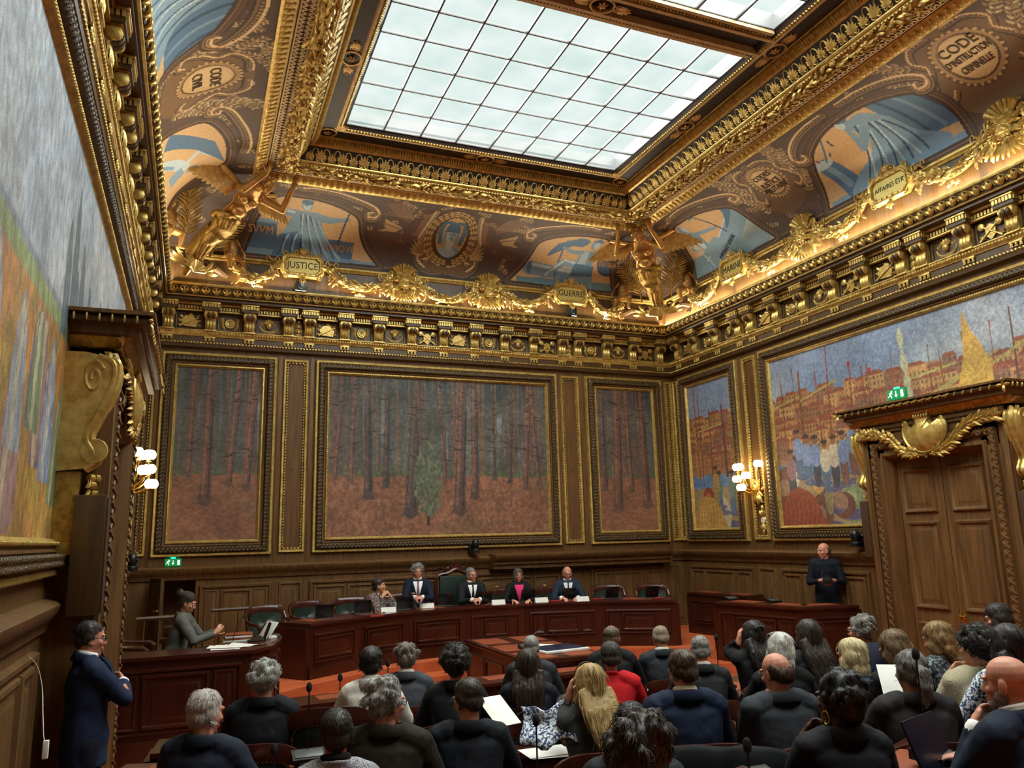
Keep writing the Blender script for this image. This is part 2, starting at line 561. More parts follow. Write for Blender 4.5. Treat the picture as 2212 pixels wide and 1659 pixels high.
def side_wall(name, mw, sgn):
    """right wall u = -y, left wall u = y"""
    U = lambda a, b: (-b, -a) if sgn < 0 else (a, b)
    w = MB()
    a, b = U(YB, D + 0.2)
    wallbox(w, a, b, 0, 9.2)
    obj(name, w, OAK, kind='structure', mw=mw)
    w = MB()
    for ya, yb, wd in ((11.3, 13.3, [2.0]), (10.75, 11.28, [0.53]), (8.75, 10.7, [1.95]), (4.0, 5.9, [1.9]), (2.2, 3.9, [1.7])):
        p, q = U(ya, yb)
        wainscot(w, p, q, wd, 0.3)
    for y in (13.28, 11.3, 10.79):
        p, q = U(y - 0.035, y + 0.035)
        w.bbox(p, q, -0.012, 0.01, 1.92, 5.40, 0.005)
    for ya, yb, m in ((8.45, D, 1), (YB, 6.15, 0)):
        p, q = U(ya, yb)
        extrude(w, DADO, p, q, m if sgn < 0 else 0, m if sgn > 0 else 0)
        extrude(w, [(0, 0.0), (0.05, 0.0), (0.05, 0.16), (0.03, 0.2), (0, 0.22)], p, q)
    return obj(name.replace('wall', 'baseboard'), w, OAK, kind='structure', mw=mw)
side_wall('wall_right', WR, -1)
side_wall('wall_left', WL, 1)
obj('wall_rear', MB().box(XL - 0.2, XR + 0.2, YB - 0.2, YB, 0, 9.2), OAK, kind='structure')

# ------------------------------------------------------------------ ornament units
def leaf_unit(l=1.0, w=0.45, arch=0.25, n=4):
    """pointed acanthus-like leaf along +x, arched toward -y, ribbed"""
    v, f = [], []
    for i in range(n + 1):
        t = i / n
        hw = w / 2 * math.sin(math.pi * min(1, t * 0.9 + 0.1)) ** 0.7 * (1 if t < 1 else 0)
        y = -arch * math.sin(math.pi * t * 0.85) - 0.05
        v += [(t * l, y + 0.07, -hw), (t * l, y - 0.05, 0), (t * l, y + 0.07, hw)]
    for i in range(n):
        a, b = i * 3, i * 3 + 3
        f += [(a, a + 1, b + 1, b), (a + 1, a + 2, b + 2, b + 1)]
    m = MB().add(v, f)
    m.add([(x, y + 0.10, z) for x, y, z in v], [q[::-1] for q in f])
    return m.unit()
LEAF = leaf_unit()
BEAD = usphere(6, 4)
EGG = (usphere(8, 5)[0] * np.array([0.5, 0.35, 0.62]), usphere(8, 5)[1])
def rosette_unit(n=6):
    m = MB()
    for k in range(n):
        a = 2 * math.pi * k / n
        m.inst(LEAF, [T(0, 0, 0, 0, -a, 0, 0.5)])
    m.add(usphere(8, 5)[0] * 0.16 + np.array([0, -0.14, 0]), usphere(8, 5)[1])
    return m.unit()
ROSE = rosette_unit()
def spiral(cx, cz, r0, r1, a0, turns, n=22):
    return [(cx + (r0 + (r1 - r0) * i / n) * math.cos(a0 + turns * 2 * math.pi * i / n), cz + (r0 + (r1 - r0) * i / n) * math.sin(a0 + turns * 2 * math.pi * i / n)) for i in range(n + 1)]
def scroll_unit():
    m = MB()
    p = [(x, 0, z) for x, z in spiral(0, 0, 0.5, 0.06, math.pi, 1.6)]
    m.tube(p, [0.11 - 0.06 * i / (len(p) - 1) for i in range(len(p))], 6)
    m.add(usphere(8, 5)[0] * 0.12 + np.array([0, -0.05, 0]), usphere(8, 5)[1])
    return m.unit()
SCROLL = scroll_unit()
def palmette_unit():
    """fan of seven lobes on a pair of volutes, unit height"""
    m = MB()
    for k in range(-3, 4):
        a = math.pi / 2 - k * 0.42
        m.inst(LEAF, [T(0, 0, 0.12, 0, -a, 0, (0.85 - abs(k) * 0.12, 0.35, 0.5))])
    for s in (-1, 1):
        m.tube([(s * x * 0.5 + s * 0.22, 0, z * 0.5 + 0.05) for x, z in spiral(0, 0, 0.4, 0.08, math.pi, 1.2, 10)], 0.045, 5)
    return m.unit()
PALM = palmette_unit()

# ------------------------------------------------------------------ cornice of each wall (a structure with its brackets and reliefs as parts)
def console_mesh(w=0.165):
    m = MB()
    body = [(0.0, 0.0), (0.055, 0.01), (0.05, 0.10), (0.075, 0.18), (0.13, 0.22), (0.17, 0.27), (0.16, 0.31), (0.0, 0.31)]
    n = len(body)
    v = [(-w / 2, -d, z) for d, z in body] + [(w / 2, -d, z) for d, z in body]
    m.add(v, [(i, (i + 1) % n, n + (i + 1) % n, n + i) for i in range(n)] + [tuple(range(n))[::-1], tuple(range(n, 2 * n))])
    for s in (-1, 1):
        m.lathe([(0.0, 0), (0.06, 0.0), (0.06, 0.012), (0.035, 0.02), (0.02, 0.03), (0, 0.03)], 14, (s * w / 2, -0.115, 0.255), 'x')
        m.lathe([(0.0, -0.03), (0.02, -0.03), (0.06, -0.012), (0.06, 0), (0, 0)], 14, (s * w / 2, -0.115, 0.255), 'x')
        m.tube([(s * w * 0.42, -0.06 - 0.02 * math.sin(t * 3), 0.02 + t * 0.19) for t in np.linspace(0, 1, 6)], 0.012, 5)
    m.inst(LEAF, [T(x, -0.06, 0.21, 0, R(90), a, (0.2, 0.16, 0.16)) for x, a in ((0, 0), (-0.045, 0), (0.045, 0))])
    m.inst(BEAD, [T(x, -0.06, 0.012, s=0.018) for x in (-0.07, -0.03, 0.03, 0.07)])
    return mesh('console_bracket', np.concatenate(m.v), m.f)
CONS = console_mesh(); CONS.materials.append(GOLD)
def relief_mesh(k):
    m = MB()
    if k == 0:      # target with sprays
        for r, d in ((0.085, 0.02), (0.055, 0.035), (0.022, 0.05)):
            m.lathe([(r, 0), (r, d), (r - 0.012, d + 0.01), (0.0, d)], 18, (0, 0, 0.15), 'y')
        for s in (-1, 1):
            m.inst(LEAF, [T(s * (0.08 + 0.025 * i), 0, 0.05 + 0.05 * i, 0, -math.pi / 2 + s * (0.6 - 0.5 * i), 0, 0.085) for i in range(4)])
            m.tube([(s * 0.13 * math.cos(a), 0, 0.15 + 0.13 * math.sin(a)) for a in np.linspace(-1.5, 0.2, 8)], 0.012, 5)
            m.inst(ROSE, [T(s * 0.13, 0, 0.23, s=0.05)])
    elif k == 1:    # lyre and baton
        m.prism([(x * 0.15, 0.05 + z * 0.15) for x, z in ((-0.6, 0.1), (0.7, 0.0), (0.85, 0.7), (0.3, 1.3), (-0.4, 1.25), (-0.85, 0.7))], 0, -0.03)
        m.tube([(-0.15, -0.035, 0.06), (0.14, -0.035, 0.21)], [0.02, 0.012], 6)
        m.inst(LEAF, [T(-0.03 + 0.05 * i, 0, 0.2, 0, -math.pi / 2 - 0.5 * i + 0.5, 0, 0.1) for i in range(3)])
        m.inst(LEAF, [T(s * 0.1, 0, 0.1 + 0.05 * i, 0, (0.3 - 0.6 * i) if s > 0 else math.pi - 0.3 + 0.6 * i, 0, 0.09) for i in range(3) for s in (-1, 1)])
    elif k == 2:    # crossed trophies on a shield
        m.prism([(-0.06, 0.09), (0.0, 0.03), (0.06, 0.09), (0.07, 0.2), (0, 0.24), (-0.07, 0.2)], 0, -0.03)
        for s in (-1, 1):
            m.tube([(-s * 0.15, -0.03, 0.04), (s * 0.12, -0.035, 0.24)], [0.016, 0.012], 6)
            m.lathe([(0.05, 0), (0.045, 0.02), (0.02, 0.03), (0, 0.03)], 12, (s * 0.12, -0.02, 0.23), 'y')
            m.inst(LEAF, [T(s * 0.1, 0, 0.1, 0, (0.5 if s > 0 else math.pi - 0.5), 0, 0.08), T(s * 0.08, 0, 0.07, 0, (-0.4 if s > 0 else math.pi + 0.4), 0, 0.1)])
    else:           # mask in a crescent
        m.ell((0, -0.02, 0.16), (0.045, 0.035, 0.06), 10, 8)
        m.ell((0, -0.055, 0.155), (0.01, 0.015, 0.02), 6, 4)
        m.tube([(0.15 * math.cos(a), 0, 0.17 + 0.13 * math.sin(a)) for a in np.linspace(math.pi + 0.1, 2 * math.pi - 0.1, 14)], [0.008 + 0.02 * math.sin(math.pi * i / 13) for i in range(14)], 6)
        m.inst(LEAF, [T(0, 0, 0.2, 0, -a, 0, 0.1) for a in (0.2, 0.7, 1.3, 1.85, 2.45, 2.95)])
        m.inst(SCROLL, [T(s * 0.11, 0, 0.2, s=(s * 0.06, 0.06, 0.06)) for s in (-1, 1)])
    return mesh('relief', np.concatenate(m.v), m.f)
RELIEF = [relief_mesh(k) for k in range(4)]
for r_ in RELIEF: r_.materials.append(GOLD)

def cornice(name, mw, u0, u1, m0, m1, cons, narrow):
    wood, gold = MB(), MB()
    ex = lambda mb, p: extrude(mb, p, u0, u1, m0, m1)
    ex(wood, [(0, 5.43), (0.085, 5.44), (0.095, 5.50)])
    ex(wood, [(0.10, 5.515), (0.10, 5.61)])
    ex(wood, [(0.12, 5.715), (0.05, 5.72), (0.05, 6.03), (0.13, 6.04)])
    ex(wood, [(0.15, 6.055), (0.115, 6.06), (0.115, 6.125), (0.16, 6.13)])
    ex(wood, [(0.17, 6.165), (0.27, 6.17), (0.29, 6.18), (0.29, 6.225), (0.325, 6.23)])
    ex(wood, [(0.33, 6.245), (0.335, 6.27), (0.345, 6.32), (0.365, 6.37), (0.375, 6.395)])
    ex(wood, [(0.39, 6.435), (0.26, 6.44), (0.255, 6.93)])
    rope = lambda d, z, r: [(d + r * math.sin(a), z - r * math.cos(a)) for a in np.linspace(0, math.pi, 5)]
    ex(gold, [(0.09, 5.612), (0.115, 5.615), (0.12, 5.63)])
    ex(gold, [(0.12, 5.63), (0.13, 5.64), (0.145, 5.70), (0.155, 5.702), (0.155, 5.715), (0.12, 5.716)])
    ex(gold, [(0.11, 6.03), (0.15, 6.035), (0.15, 6.055), (0.11, 6.056)])
    ex(gold, [(0.15, 6.13), (0.165, 6.135), (0.175, 6.165), (0.15, 6.166)])
    ex(gold, [(0.31, 6.228), (0.335, 6.23), (0.34, 6.245), (0.33, 6.25)])
    ex(gold, [(0.365, 6.39), (0.385, 6.395), (0.392, 6.415), (0.392, 6.436), (0.36, 6.438)])
    ex(gold, [(0.25, 6.90), (0.275, 6.905), (0.285, 6.93), (0.265, 6.94), (0.29, 6.955), (0.295, 6.985), (0.27, 7.0)])
    a, b = u0 + 0.1 * m0, u1 - 0.1 * m1
    n = int((b - a) / 0.05)
    gold.inst(BEAD, [T(a + (i + 0.5) * (b - a) / n, -0.10, 5.508, 0, 0.5, 0, (0.024, 0.017, 0.017)) for i in range(n)])
    n = int((b - a) / 0.045)
    gold.inst(BEAD, [T(a + (i + 0.5) * (b - a) / n, -0.14, 5.672, s=(0.018, 0.016, 0.028)) for i in range(n)])
    a, b = u0 + 0.34 * m0, u1 - 0.34 * m1
    n = int((b - a) / 0.16)
    for i in range(n):                          # palmettes of the crowning moulding
        x = a + (i + 0.5) * (b - a) / n
        gold.inst(LEAF, [T(x, -0.347, 6.265, R(16)) @ T(0, 0, 0, 0, -an, 0, (0.11, 0.12, 0.10)) for an in (math.pi / 2, math.pi / 2 - 0.7, math.pi / 2 + 0.7)])
        gold.tube([(x + 0.075 * math.cos(q), -0.350 - 0.022 * math.sin(q), 6.275 + 0.105 * math.sin(q)) for q in np.linspace(0.1, math.pi - 0.1, 8)], 0.008, 4)
    # dentils, set back between the brackets and forward over them
    a, b = u0 + 0.13 * m0, u1 - 0.13 * m1
    n = int((b - a) / 0.046)
    for i in range(n):
        x = a + (i + 0.5) * (b - a) / n
        gold.box(x - 0.014, x + 0.014, -0.145, -0.115, 6.068, 6.122)
    for c in cons:
        w = 0.13
        wood.box(c - w, c + w, -0.25, -0.1, 6.04, 6.17)
        for i in range(6):
            x = c - w + (i + 0.5) * 2 * w / 6
            gold.box(x - 0.015, x + 0.015, -0.268, -0.24, 6.085, 6.14)
        for i in range(3):
            for s in (-1, 1):
                gold.box(c + s * w - 0.012, c + s * w + 0.012, -0.235 + 0.04 * i - 0.012, -0.235 + 0.04 * i + 0.012, 6.085, 6.14)
        gold.bbox(c - w - 0.012, c + w + 0.012, -0.275, -0.1, 6.142, 6.168, 0.006)
        gold.bbox(c - w + 0.025, c + w - 0.025, -0.235, -0.1, 6.035, 6.062, 0.006)
        gold.bbox(c - 0.1, c + 0.1, -0.175, -0.1, 5.70, 5.722, 0.005)
        wood.lathe([(0.0635, -0.05), (0.0635, -0.012)], 14, (c, -0.178, 5.975), 'x')
        wood.lathe([(0.0635, 0.012), (0.0635, 0.05)], 14, (c, -0.178, 5.975), 'x')
        gold.bbox(c - 0.085, c + 0.085, -0.13, -0.1, 5.585, 5.612, 0.004)
        gold.inst(BEAD, [T(c + x, -0.118, 5.57, s=(0.02, 0.014, 0.022)) for x in (-0.06, 0, 0.06)])
        gold.inst(BEAD, [T(c + x, -0.118, 5.545, s=(0.012, 0.012, 0.012)) for x in (-0.07, -0.05, -0.01, 0.01, 0.05, 0.07)])
    o = obj(name, wood, OAKD, kind='structure', mw=mw)
    obj('gilded_moulding', gold, GOLD, o)
    for c in cons:
        k = obj('console_bracket', CONS, None, o)
        k.location = (c, -0.062, 5.72)
    cs = sorted(cons)
    for i, (p, q) in enumerate(zip(cs[:-1], cs[1:])):
        if q - p > 0.45:
            k = obj('trophy_relief', RELIEF[(i * 3 + 1) % 4], None, o)
            k.location = ((p + q) / 2, -0.05, 5.72)
        else:
            m = MB().inst(LEAF, [T((p + q) / 2, -0.05, 5.98 - 0.09 * j, 0, R(90) + e, 0, 0.12) for j in range(3) for e in (-0.5, 0.5)])
            m.inst(BEAD, [T((p + q) / 2, -0.07, 5.99 - 0.09 * j, s=0.025) for j in range(3)])
            obj('leaf_drop', m, GOLD, o)
    # framed field behind each relief
    f = MB()
    for p, q in zip(cs[:-1], cs[1:]):
        if q - p > 0.45:
            rect_frame(f, p + 0.11, q - 0.11, 5.735, 6.02, [(0, 0.05), (0.008, 0.075), (0.02, 0.07), (0.028, 0.052)])
    obj('frieze_panel_moulding', f, OAKD, o)
    return o
CB = [-0.53, 0.115, 0.73, 1.37, 1.72, 2.33, 2.935, 3.543, 4.15, 4.757, 5.365, 5.97, 6.58, 6.93, 7.57, 8.185, 8.83]
CONY = [13.05, 12.43, 11.76, 11.1, 10.75, 10.1, 9.46, 8.81, 8.17, 7.53, 7.19, 6.53, 5.9, 5.26, 4.62, 3.98, 3.6, 2.96]
cornice('trim_2', WB, XL, XR, 1, 1, CB, 0)
cornice('trim_3', WR, -D, -2.5, 1, 0, [-y for y in CONY], 0)
cornice('trim_4', WL, 2.5, D, 0, 1, CONY, 0)
# ------------------------------------------------------------------ painted cove
CA, CBZ, CD0, CZ0, CLEN = 1.25, 0.9, 0.28, 7.0, 1.70
def cove_dz(s):
    t = np.clip(s / CLEN, 0, 1) * math.pi / 2
    return CD0 + CA * (1 - np.cos(t)), CZ0 + CBZ * np.sin(t)
BL, BM, BD, BDD = '#aec3cd', '#7494ac', '#4a6c8c', '#2b4462'
LEAFS = [('#8c7350', '#b59b72'), ('#75603f', '#a08358'), ('#9a8563', '#cdb68c')]
def sprig(P, x, y, l, ang, n=7, size=0.09, rs=None):
    rs = rs or rnd
    for i in range(n):
        t = i / n
        px, py = x + math.cos(ang) * l * t, y + math.sin(ang) * l * t
        for s in (-1, 1):
            c, c2 = rs.choice(LEAFS)
            P.leaf(px, py, size * (1.1 - 0.4 * t), size * 0.42, ang + s * (0.7 + 0.3 * rs.random()), c, c2)
    P.line([(x, y), (x + math.cos(ang) * l, y + math.sin(ang) * l)], 0.012, '#7a6040')
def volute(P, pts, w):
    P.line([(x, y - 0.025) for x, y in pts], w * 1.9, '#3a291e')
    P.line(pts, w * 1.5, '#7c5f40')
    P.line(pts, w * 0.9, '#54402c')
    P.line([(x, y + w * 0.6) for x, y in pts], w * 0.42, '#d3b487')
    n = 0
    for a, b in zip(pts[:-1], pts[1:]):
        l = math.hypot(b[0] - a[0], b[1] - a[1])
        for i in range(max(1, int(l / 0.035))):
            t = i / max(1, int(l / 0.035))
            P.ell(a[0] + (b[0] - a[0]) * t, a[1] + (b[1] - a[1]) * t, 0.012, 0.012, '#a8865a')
def curve(pts, n=8):
    """Catmull-Rom through 2-D points"""
    out = []
    q = [pts[0]] + list(pts) + [pts[-1]]
    for i in range(1, len(q) - 2):
        for k in range(n):
            t = k / n
            out.append(tuple(0.5 * ((2 * q[i][j]) + (-q[i - 1][j] + q[i + 1][j]) * t + (2 * q[i - 1][j] - 5 * q[i][j] + 4 * q[i + 1][j] - q[i + 2][j]) * t * t + (-q[i - 1][j] + 3 * q[i][j] - 3 * q[i + 1][j] + q[i + 2][j]) * t ** 3) for j in (0, 1)))
    return out + [tuple(pts[-1])]
def mural_frame(P, sh, gold='#c09e70'):
    c = sh + [sh[0]]
    P.line(c, 0.30, '#3f2d22')
    P.line(c, 0.24, '#5b4332')
    P.line(c, 0.19, '#49352a')
    P.line(c, 0.13, '#8a6a48', 0.8)
    P.line(c, 0.10, '#3a281e')
    w, ins = P.poly(sh, gold)
    return w, ins
def keep(P, w, ins, fn):
    """paint with fn but only inside the mural's outline"""
    old = P.a.copy()
    fn()
    new = P.a[w].copy()
    P.a = old
    k = ins[..., None]
    P.a[w] = np.where(k, new, P.a[w])
def folds(P, pts0, pts1, n, c1, c2, w=0.025):
    for i in range(n):
        t = (i + 0.5) / n
        a = (pts0[0][0] + (pts0[1][0] - pts0[0][0]) * t, pts0[0][1] + (pts0[1][1] - pts0[0][1]) * t)
        b = (pts1[0][0] + (pts1[1][0] - pts1[0][0]) * t, pts1[0][1] + (pts1[1][1] - pts1[0][1]) * t)
        m = ((a[0] + b[0]) / 2 + 0.03 * (-1) ** i, (a[1] + b[1]) / 2)
        P.line(curve([a, m, b], 4), w, c1 if i % 2 else c2, 0.8)
def fig_enthroned(P, X, Y):
    P.poly([(X - 0.95, Y), (X - 0.95, Y + 0.6), (X - 0.45, Y + 0.62), (X - 0.4, Y)], BD)
    P.poly([(X - 0.99, Y + 0.58), (X - 0.99, Y + 0.66), (X - 0.42, Y + 0.68), (X - 0.42, Y + 0.6)], BM)
    P.poly([(X + 0.4, Y), (X + 0.42, Y + 0.42), (X + 0.88, Y + 0.4), (X + 0.86, Y - 0.05)], BD)
    P.poly([(X - 1.1, Y - 0.05), (X + 1.4, Y - 0.05), (X + 1.4, Y + 0.04), (X - 1.1, Y + 0.1)], BM)
    rb = [(X - 0.18, Y + 0.9), (X + 0.2, Y + 0.9), (X + 0.34, Y + 0.55), (X + 0.48, Y + 0.3), (X + 0.75, Y - 0.02), (X - 0.5, Y - 0.02), (X - 0.42, Y + 0.35), (X - 0.3, Y + 0.55)]
    P.poly(rb, BM)
    P.poly([(X - 0.4, Y + 0.4), (X - 0.1, Y + 0.5), (X + 0.02, Y + 0.2), (X - 0.05, Y - 0.02), (X - 0.5, Y - 0.02)], BD)
    folds(P, [(X - 0.1, Y + 0.85), (X + 0.2, Y + 0.8)], [(X - 0.1, Y + 0.1), (X + 0.7, Y + 0.02)], 8, BL, BDD)
    folds(P, [(X - 0.35, Y + 0.4), (X, Y + 0.45)], [(X - 0.45, Y), (X - 0.02, Y)], 5, BL, BDD)
    P.line([(X - 0.16, Y + 0.84), (X - 0.42, Y + 0.86), (X - 0.62, Y + 1.02)], [0.16, 0.11, 0.06], BM)
    P.line([(X - 0.2, Y + 0.86), (X - 0.42, Y + 0.90)], 0.05, BL)
    P.line([(X + 0.18, Y + 0.82), (X + 0.42, Y + 0.78), (X + 0.72, Y + 0.84)], [0.16, 0.13, 0.06], BM)
    P.line([(X + 0.72, Y + 0.98), (X + 0.6, Y + 0.32)], 0.03, BDD)
    for sx in (-0.78, -0.52):
        P.line([(X - 0.62, Y + 1.0), (X + sx, Y + 0.82)], 0.012, BD)
        P.ell(X + sx, Y + 0.79, 0.10, 0.035, BDD)
    P.ell(X + 0.0, Y + 1.03, 0.09, 0.115, BM); P.ell(X + 0.0, Y + 1.02, 0.065, 0.09, BL)
    P.ell(X, Y + 1.1, 0.1, 0.06, BD)
    for e in (-1, 1): P.ell(X + e * 0.026, Y + 1.03, 0.014, 0.009, BDD)
    P.line([(X, Y + 1.02), (X, Y + 0.99)], 0.012, BM); P.line([(X - 0.02, Y + 0.965), (X + 0.02, Y + 0.965)], 0.01, BD)
def fig_reclining(P, X, Y):
    P.poly([(X - 1.1, Y - 0.05), (X + 1.1, Y - 0.05), (X + 1.1, Y + 0.14), (X - 1.1, Y + 0.08)], '#5f8391')
    P.line([(X - 0.85, Y + 0.3), (X + 0.35, Y + 0.2)], [0.3, 0.24], BM); P.line([(X - 0.85, Y + 0.38), (X + 0.2, Y + 0.28)], 0.07, BL)
    P.ell(X - 0.86, Y + 0.3, 0.05, 0.15, BD)
    P.line([(X - 0.3, Y + 0.12), (X - 0.26, Y + 1.0)], 0.035, BD)
    P.poly(curve([(X - 0.25, Y + 0.98), (X + 0.0, Y + 1.1), (X + 0.2, Y + 1.05), (X + 0.12, Y + 0.9), (X - 0.1, Y + 0.88), (X - 0.3, Y + 0.75), (X - 0.55, Y + 0.6), (X - 0.42, Y + 0.9)]), BD)
    P.line([(X + 0.22, Y + 0.45), (X - 0.15, Y + 0.5), (X - 0.55, Y + 0.12)], [0.2, 0.16, 0.09], BM)
    P.line([(X + 0.18, Y + 0.49), (X - 0.15, Y + 0.55), (X - 0.5, Y + 0.18)], [0.06, 0.05, 0.04], BL)
    P.line([(X + 0.3, Y + 0.4), (X + 0.45, Y + 0.25), (X + 0.5, Y - 0.02)], [0.2, 0.15, 0.09], BM)
    P.poly([(X + 0.08, Y + 0.35), (X + 0.12, Y + 0.8), (X + 0.45, Y + 0.82), (X + 0.46, Y + 0.35)], BM)
    P.poly([(X + 0.14, Y + 0.5), (X + 0.16, Y + 0.78), (X + 0.3, Y + 0.8), (X + 0.3, Y + 0.5)], BL, 0.7)
    P.poly([(X + 0.02, Y + 0.2), (X + 0.08, Y + 0.5), (X + 0.5, Y + 0.48), (X + 0.5, Y + 0.25)], BD)
    P.line([(X + 0.15, Y + 0.76), (X - 0.05, Y + 0.75), (X - 0.26, Y + 0.82)], [0.1, 0.08, 0.06], BM)
    P.ell(X + 0.36, Y + 0.98, 0.1, 0.12, BM); P.ell(X + 0.39, Y + 0.96, 0.06, 0.085, BL); P.poly([(X + 0.22, Y + 1.05), (X + 0.4, Y + 1.14), (X + 0.5, Y + 1.04)], BD)
    P.ell(X + 0.82, Y + 0.62, 0.27, 0.33, BDD); P.ell(X + 0.79, Y + 0.63, 0.24, 0.30, '#3d6489')
def fig_boat(P, X, Y):
    P.ell(X - 0.4, Y + 0.1, 1.6, 0.28, '#6a8c9c'); P.ell(X + 0.9, Y + 0.45, 0.5, 0.4, '#8fabb8', 0.8, 0.4)
    P.poly(curve([(X - 0.95, Y + 0.05), (X - 0.6, Y + 0.18), (X + 0.2, Y + 0.62), (X + 0.9, Y + 1.0), (X + 0.85, Y + 0.6), (X + 0.1, Y + 0.12), (X - 0.5, Y - 0.08)]), BM)
    P.line([(X - 0.6, Y + 0.2), (X + 0.2, Y + 0.64), (X + 0.9, Y + 1.02)], 0.03, BL)
    P.poly(curve([(X + 0.0, Y + 1.3), (X + 0.5, Y + 1.25), (X + 0.75, Y + 0.95), (X + 0.5, Y + 0.7), (X + 0.3, Y + 0.6), (X + 0.55, Y + 0.95), (X + 0.3, Y + 1.15), (X - 0.15, Y + 1.1)]), BD)
    P.line([(X + 0.25, Y + 0.55), (X - 0.05, Y + 1.2)], 0.03, BDD)
    P.line([(X - 0.5, Y + 0.75), (X - 0.4, Y + 0.35)], [0.3, 0.2], BM); P.line([(X - 0.5, Y + 0.75), (X - 0.46, Y + 0.5)], [0.14, 0.1], BL)
    P.line([(X - 0.4, Y + 0.38), (X - 0.12, Y + 0.5), (X + 0.05, Y + 0.36)], [0.17, 0.15, 0.1], BM)
    P.line([(X - 0.38, Y + 0.8), (X - 0.15, Y + 0.76), (X + 0.12, Y + 0.72)], [0.1, 0.08, 0.06], BM)
    P.line([(X - 0.64, Y + 0.78), (X - 0.74, Y + 0.55), (X - 0.62, Y + 0.45)], [0.1, 0.08, 0.06], BM)
    P.line([(X - 0.72, Y + 0.62), (X - 0.45, Y + 0.02)], 0.025, BL)
    P.ell(X - 0.5, Y + 1.02, 0.085, 0.105, BM); P.ell(X - 0.46, Y + 1.0, 0.05, 0.075, BL)
def fig_pensive(P, X, Y):
    P.poly([(X + 0.35, Y + 0.3), (X + 0.2, Y + 1.25), (X + 0.75, Y + 1.25), (X + 1.2, Y + 0.7), (X + 1.5, Y + 0.2)], BD)
    for i in range(4): P.line([(X + 0.3 + 0.17 * i, Y + 1.25), (X + 0.5 + 0.2 * i, Y + 0.7), (X + 0.65 + 0.22 * i, Y + 0.3)], 0.05, BM if i % 2 else BDD, 0.8)
    P.poly([(X - 1.2, Y - 0.05), (X + 1.4, Y - 0.05), (X + 1.3, Y + 0.08), (X - 1.2, Y + 0.05)], BM)
    P.line([(X - 0.72, Y + 0.1), (X - 0.95, Y + 0.62)], [0.34, 0.3], BD); P.line([(X - 0.78, Y + 0.2), (X - 0.95, Y + 0.6)], [0.12, 0.1], BM)
    P.ell(X - 1.0, Y + 0.68, 0.2, 0.07, BL)
    for i in range(16):
        a = 0.6 + 2.2 * rnd.random(); P.leaf(X - 0.75 + rnd.uniform(-0.4, 0.35), Y + 0.85 + rnd.uniform(-0.12, 0.3), 0.09, 0.035, a, BDD)
    P.line([(X - 0.9, Y + 0.7), (X - 0.6, Y + 1.15)], 0.03, BD)
    P.poly(curve([(X - 0.25, Y + 1.0), (X + 0.05, Y + 1.1), (X + 0.3, Y + 0.85), (X + 0.5, Y + 0.45), (X + 0.9, Y + 0.1), (X + 0.3, Y + 0.0), (X - 0.75, Y - 0.02), (X - 0.6, Y + 0.25), (X - 0.25, Y + 0.45), (X - 0.1, Y + 0.7)]), BM)
    folds(P, [(X - 0.15, Y + 0.95), (X + 0.25, Y + 0.8)], [(X - 0.55, Y + 0.05), (X + 0.6, Y + 0.1)], 9, BL, BDD, 0.03)
    P.line([(X - 0.05, Y + 0.85), (X - 0.28, Y + 0.6), (X - 0.25, Y + 0.98)], [0.15, 0.12, 0.07], BM)
    P.ell(X - 0.22, Y + 1.1, 0.1, 0.12, BM); P.ell(X - 0.26, Y + 1.08, 0.06, 0.085, BL); P.ell(X - 0.18, Y + 1.16, 0.1, 0.07, BD)
def fig_fame(P, X, Y):
    P.line([(X - 0.6, Y), (X, Y + 0.45), (X + 0.25, Y + 0.6)], [0.12, 0.22, 0.2], BL); P.line([(X - 0.6, Y - 0.03), (X, Y + 0.38)], 0.06, BM)
    P.line([(X + 0.2, Y + 0.62), (X - 0.05, Y + 0.85), (X + 0.2, Y + 1.0)], [0.09, 0.07, 0.05], BL)
    P.poly([(X + 0.2, Y + 0.55), (X + 0.45, Y + 0.6), (X + 0.55, Y + 0.3), (X + 0.2, Y + 0.25)], BM)
    P.ell(X + 0.42, Y + 0.72, 0.09, 0.1, BM)
    P.poly([(X - 1.0, Y + 0.35), (X - 0.2, Y + 1.05), (X + 0.5, Y + 1.2), (X - 0.1, Y + 0.8), (X - 0.8, Y + 0.15)], BD)
CORNER_MURAL = [(1.5, 0.1), (1.60, 0.5), (1.70, 0.85), (1.93, 1.24), (2.2, 1.3), (2.6, 1.28), (2.95, 1.19), (3.22, 1.06), (3.31, 0.95), (3.35, 0.77), (3.42, 0.57), (3.53, 0.37), (3.73, 0.11)]
CORNER_SCROLL = [(2.3, 1.52), (2.55, 1.55), (2.9, 1.51), (3.2, 1.42), (3.5, 1.3), (3.63, 1.16), (3.58, 1.05), (3.47, 1.05), (3.45, 1.13), (3.52, 1.15)]
def cove_base(w):
    P = Paint(w, CLEN, 84, '#4f3c31')
    P.grain(0.10, 0.5, 3); P.grain(0.08, 0.05, 4)
    for _ in range(int(w * 9)):
        x, y = rnd.uniform(0.3, w - 0.3), rnd.uniform(0.2, 1.68)
        sprig(P, x, y, 0.28, rnd.uniform(0, 6.28), 5, 0.075)
    P.blend((P.Y < 0.07).astype(float), '#33251b'); P.blend((abs(P.Y - 0.085) < 0.012).astype(float), '#7d5f36')
    return P
def corner_mural(P, fx, fig, gold='#c3a174'):
    sh = [(fx(c), s) for c, s in curve(CORNER_MURAL, 4)]
    w, ins = mural_frame(P, sh, gold)
    keep(P, w, ins, fig)
    volute(P, [(fx(c), s) for c, s in curve(CORNER_SCROLL, 6)], 0.075)
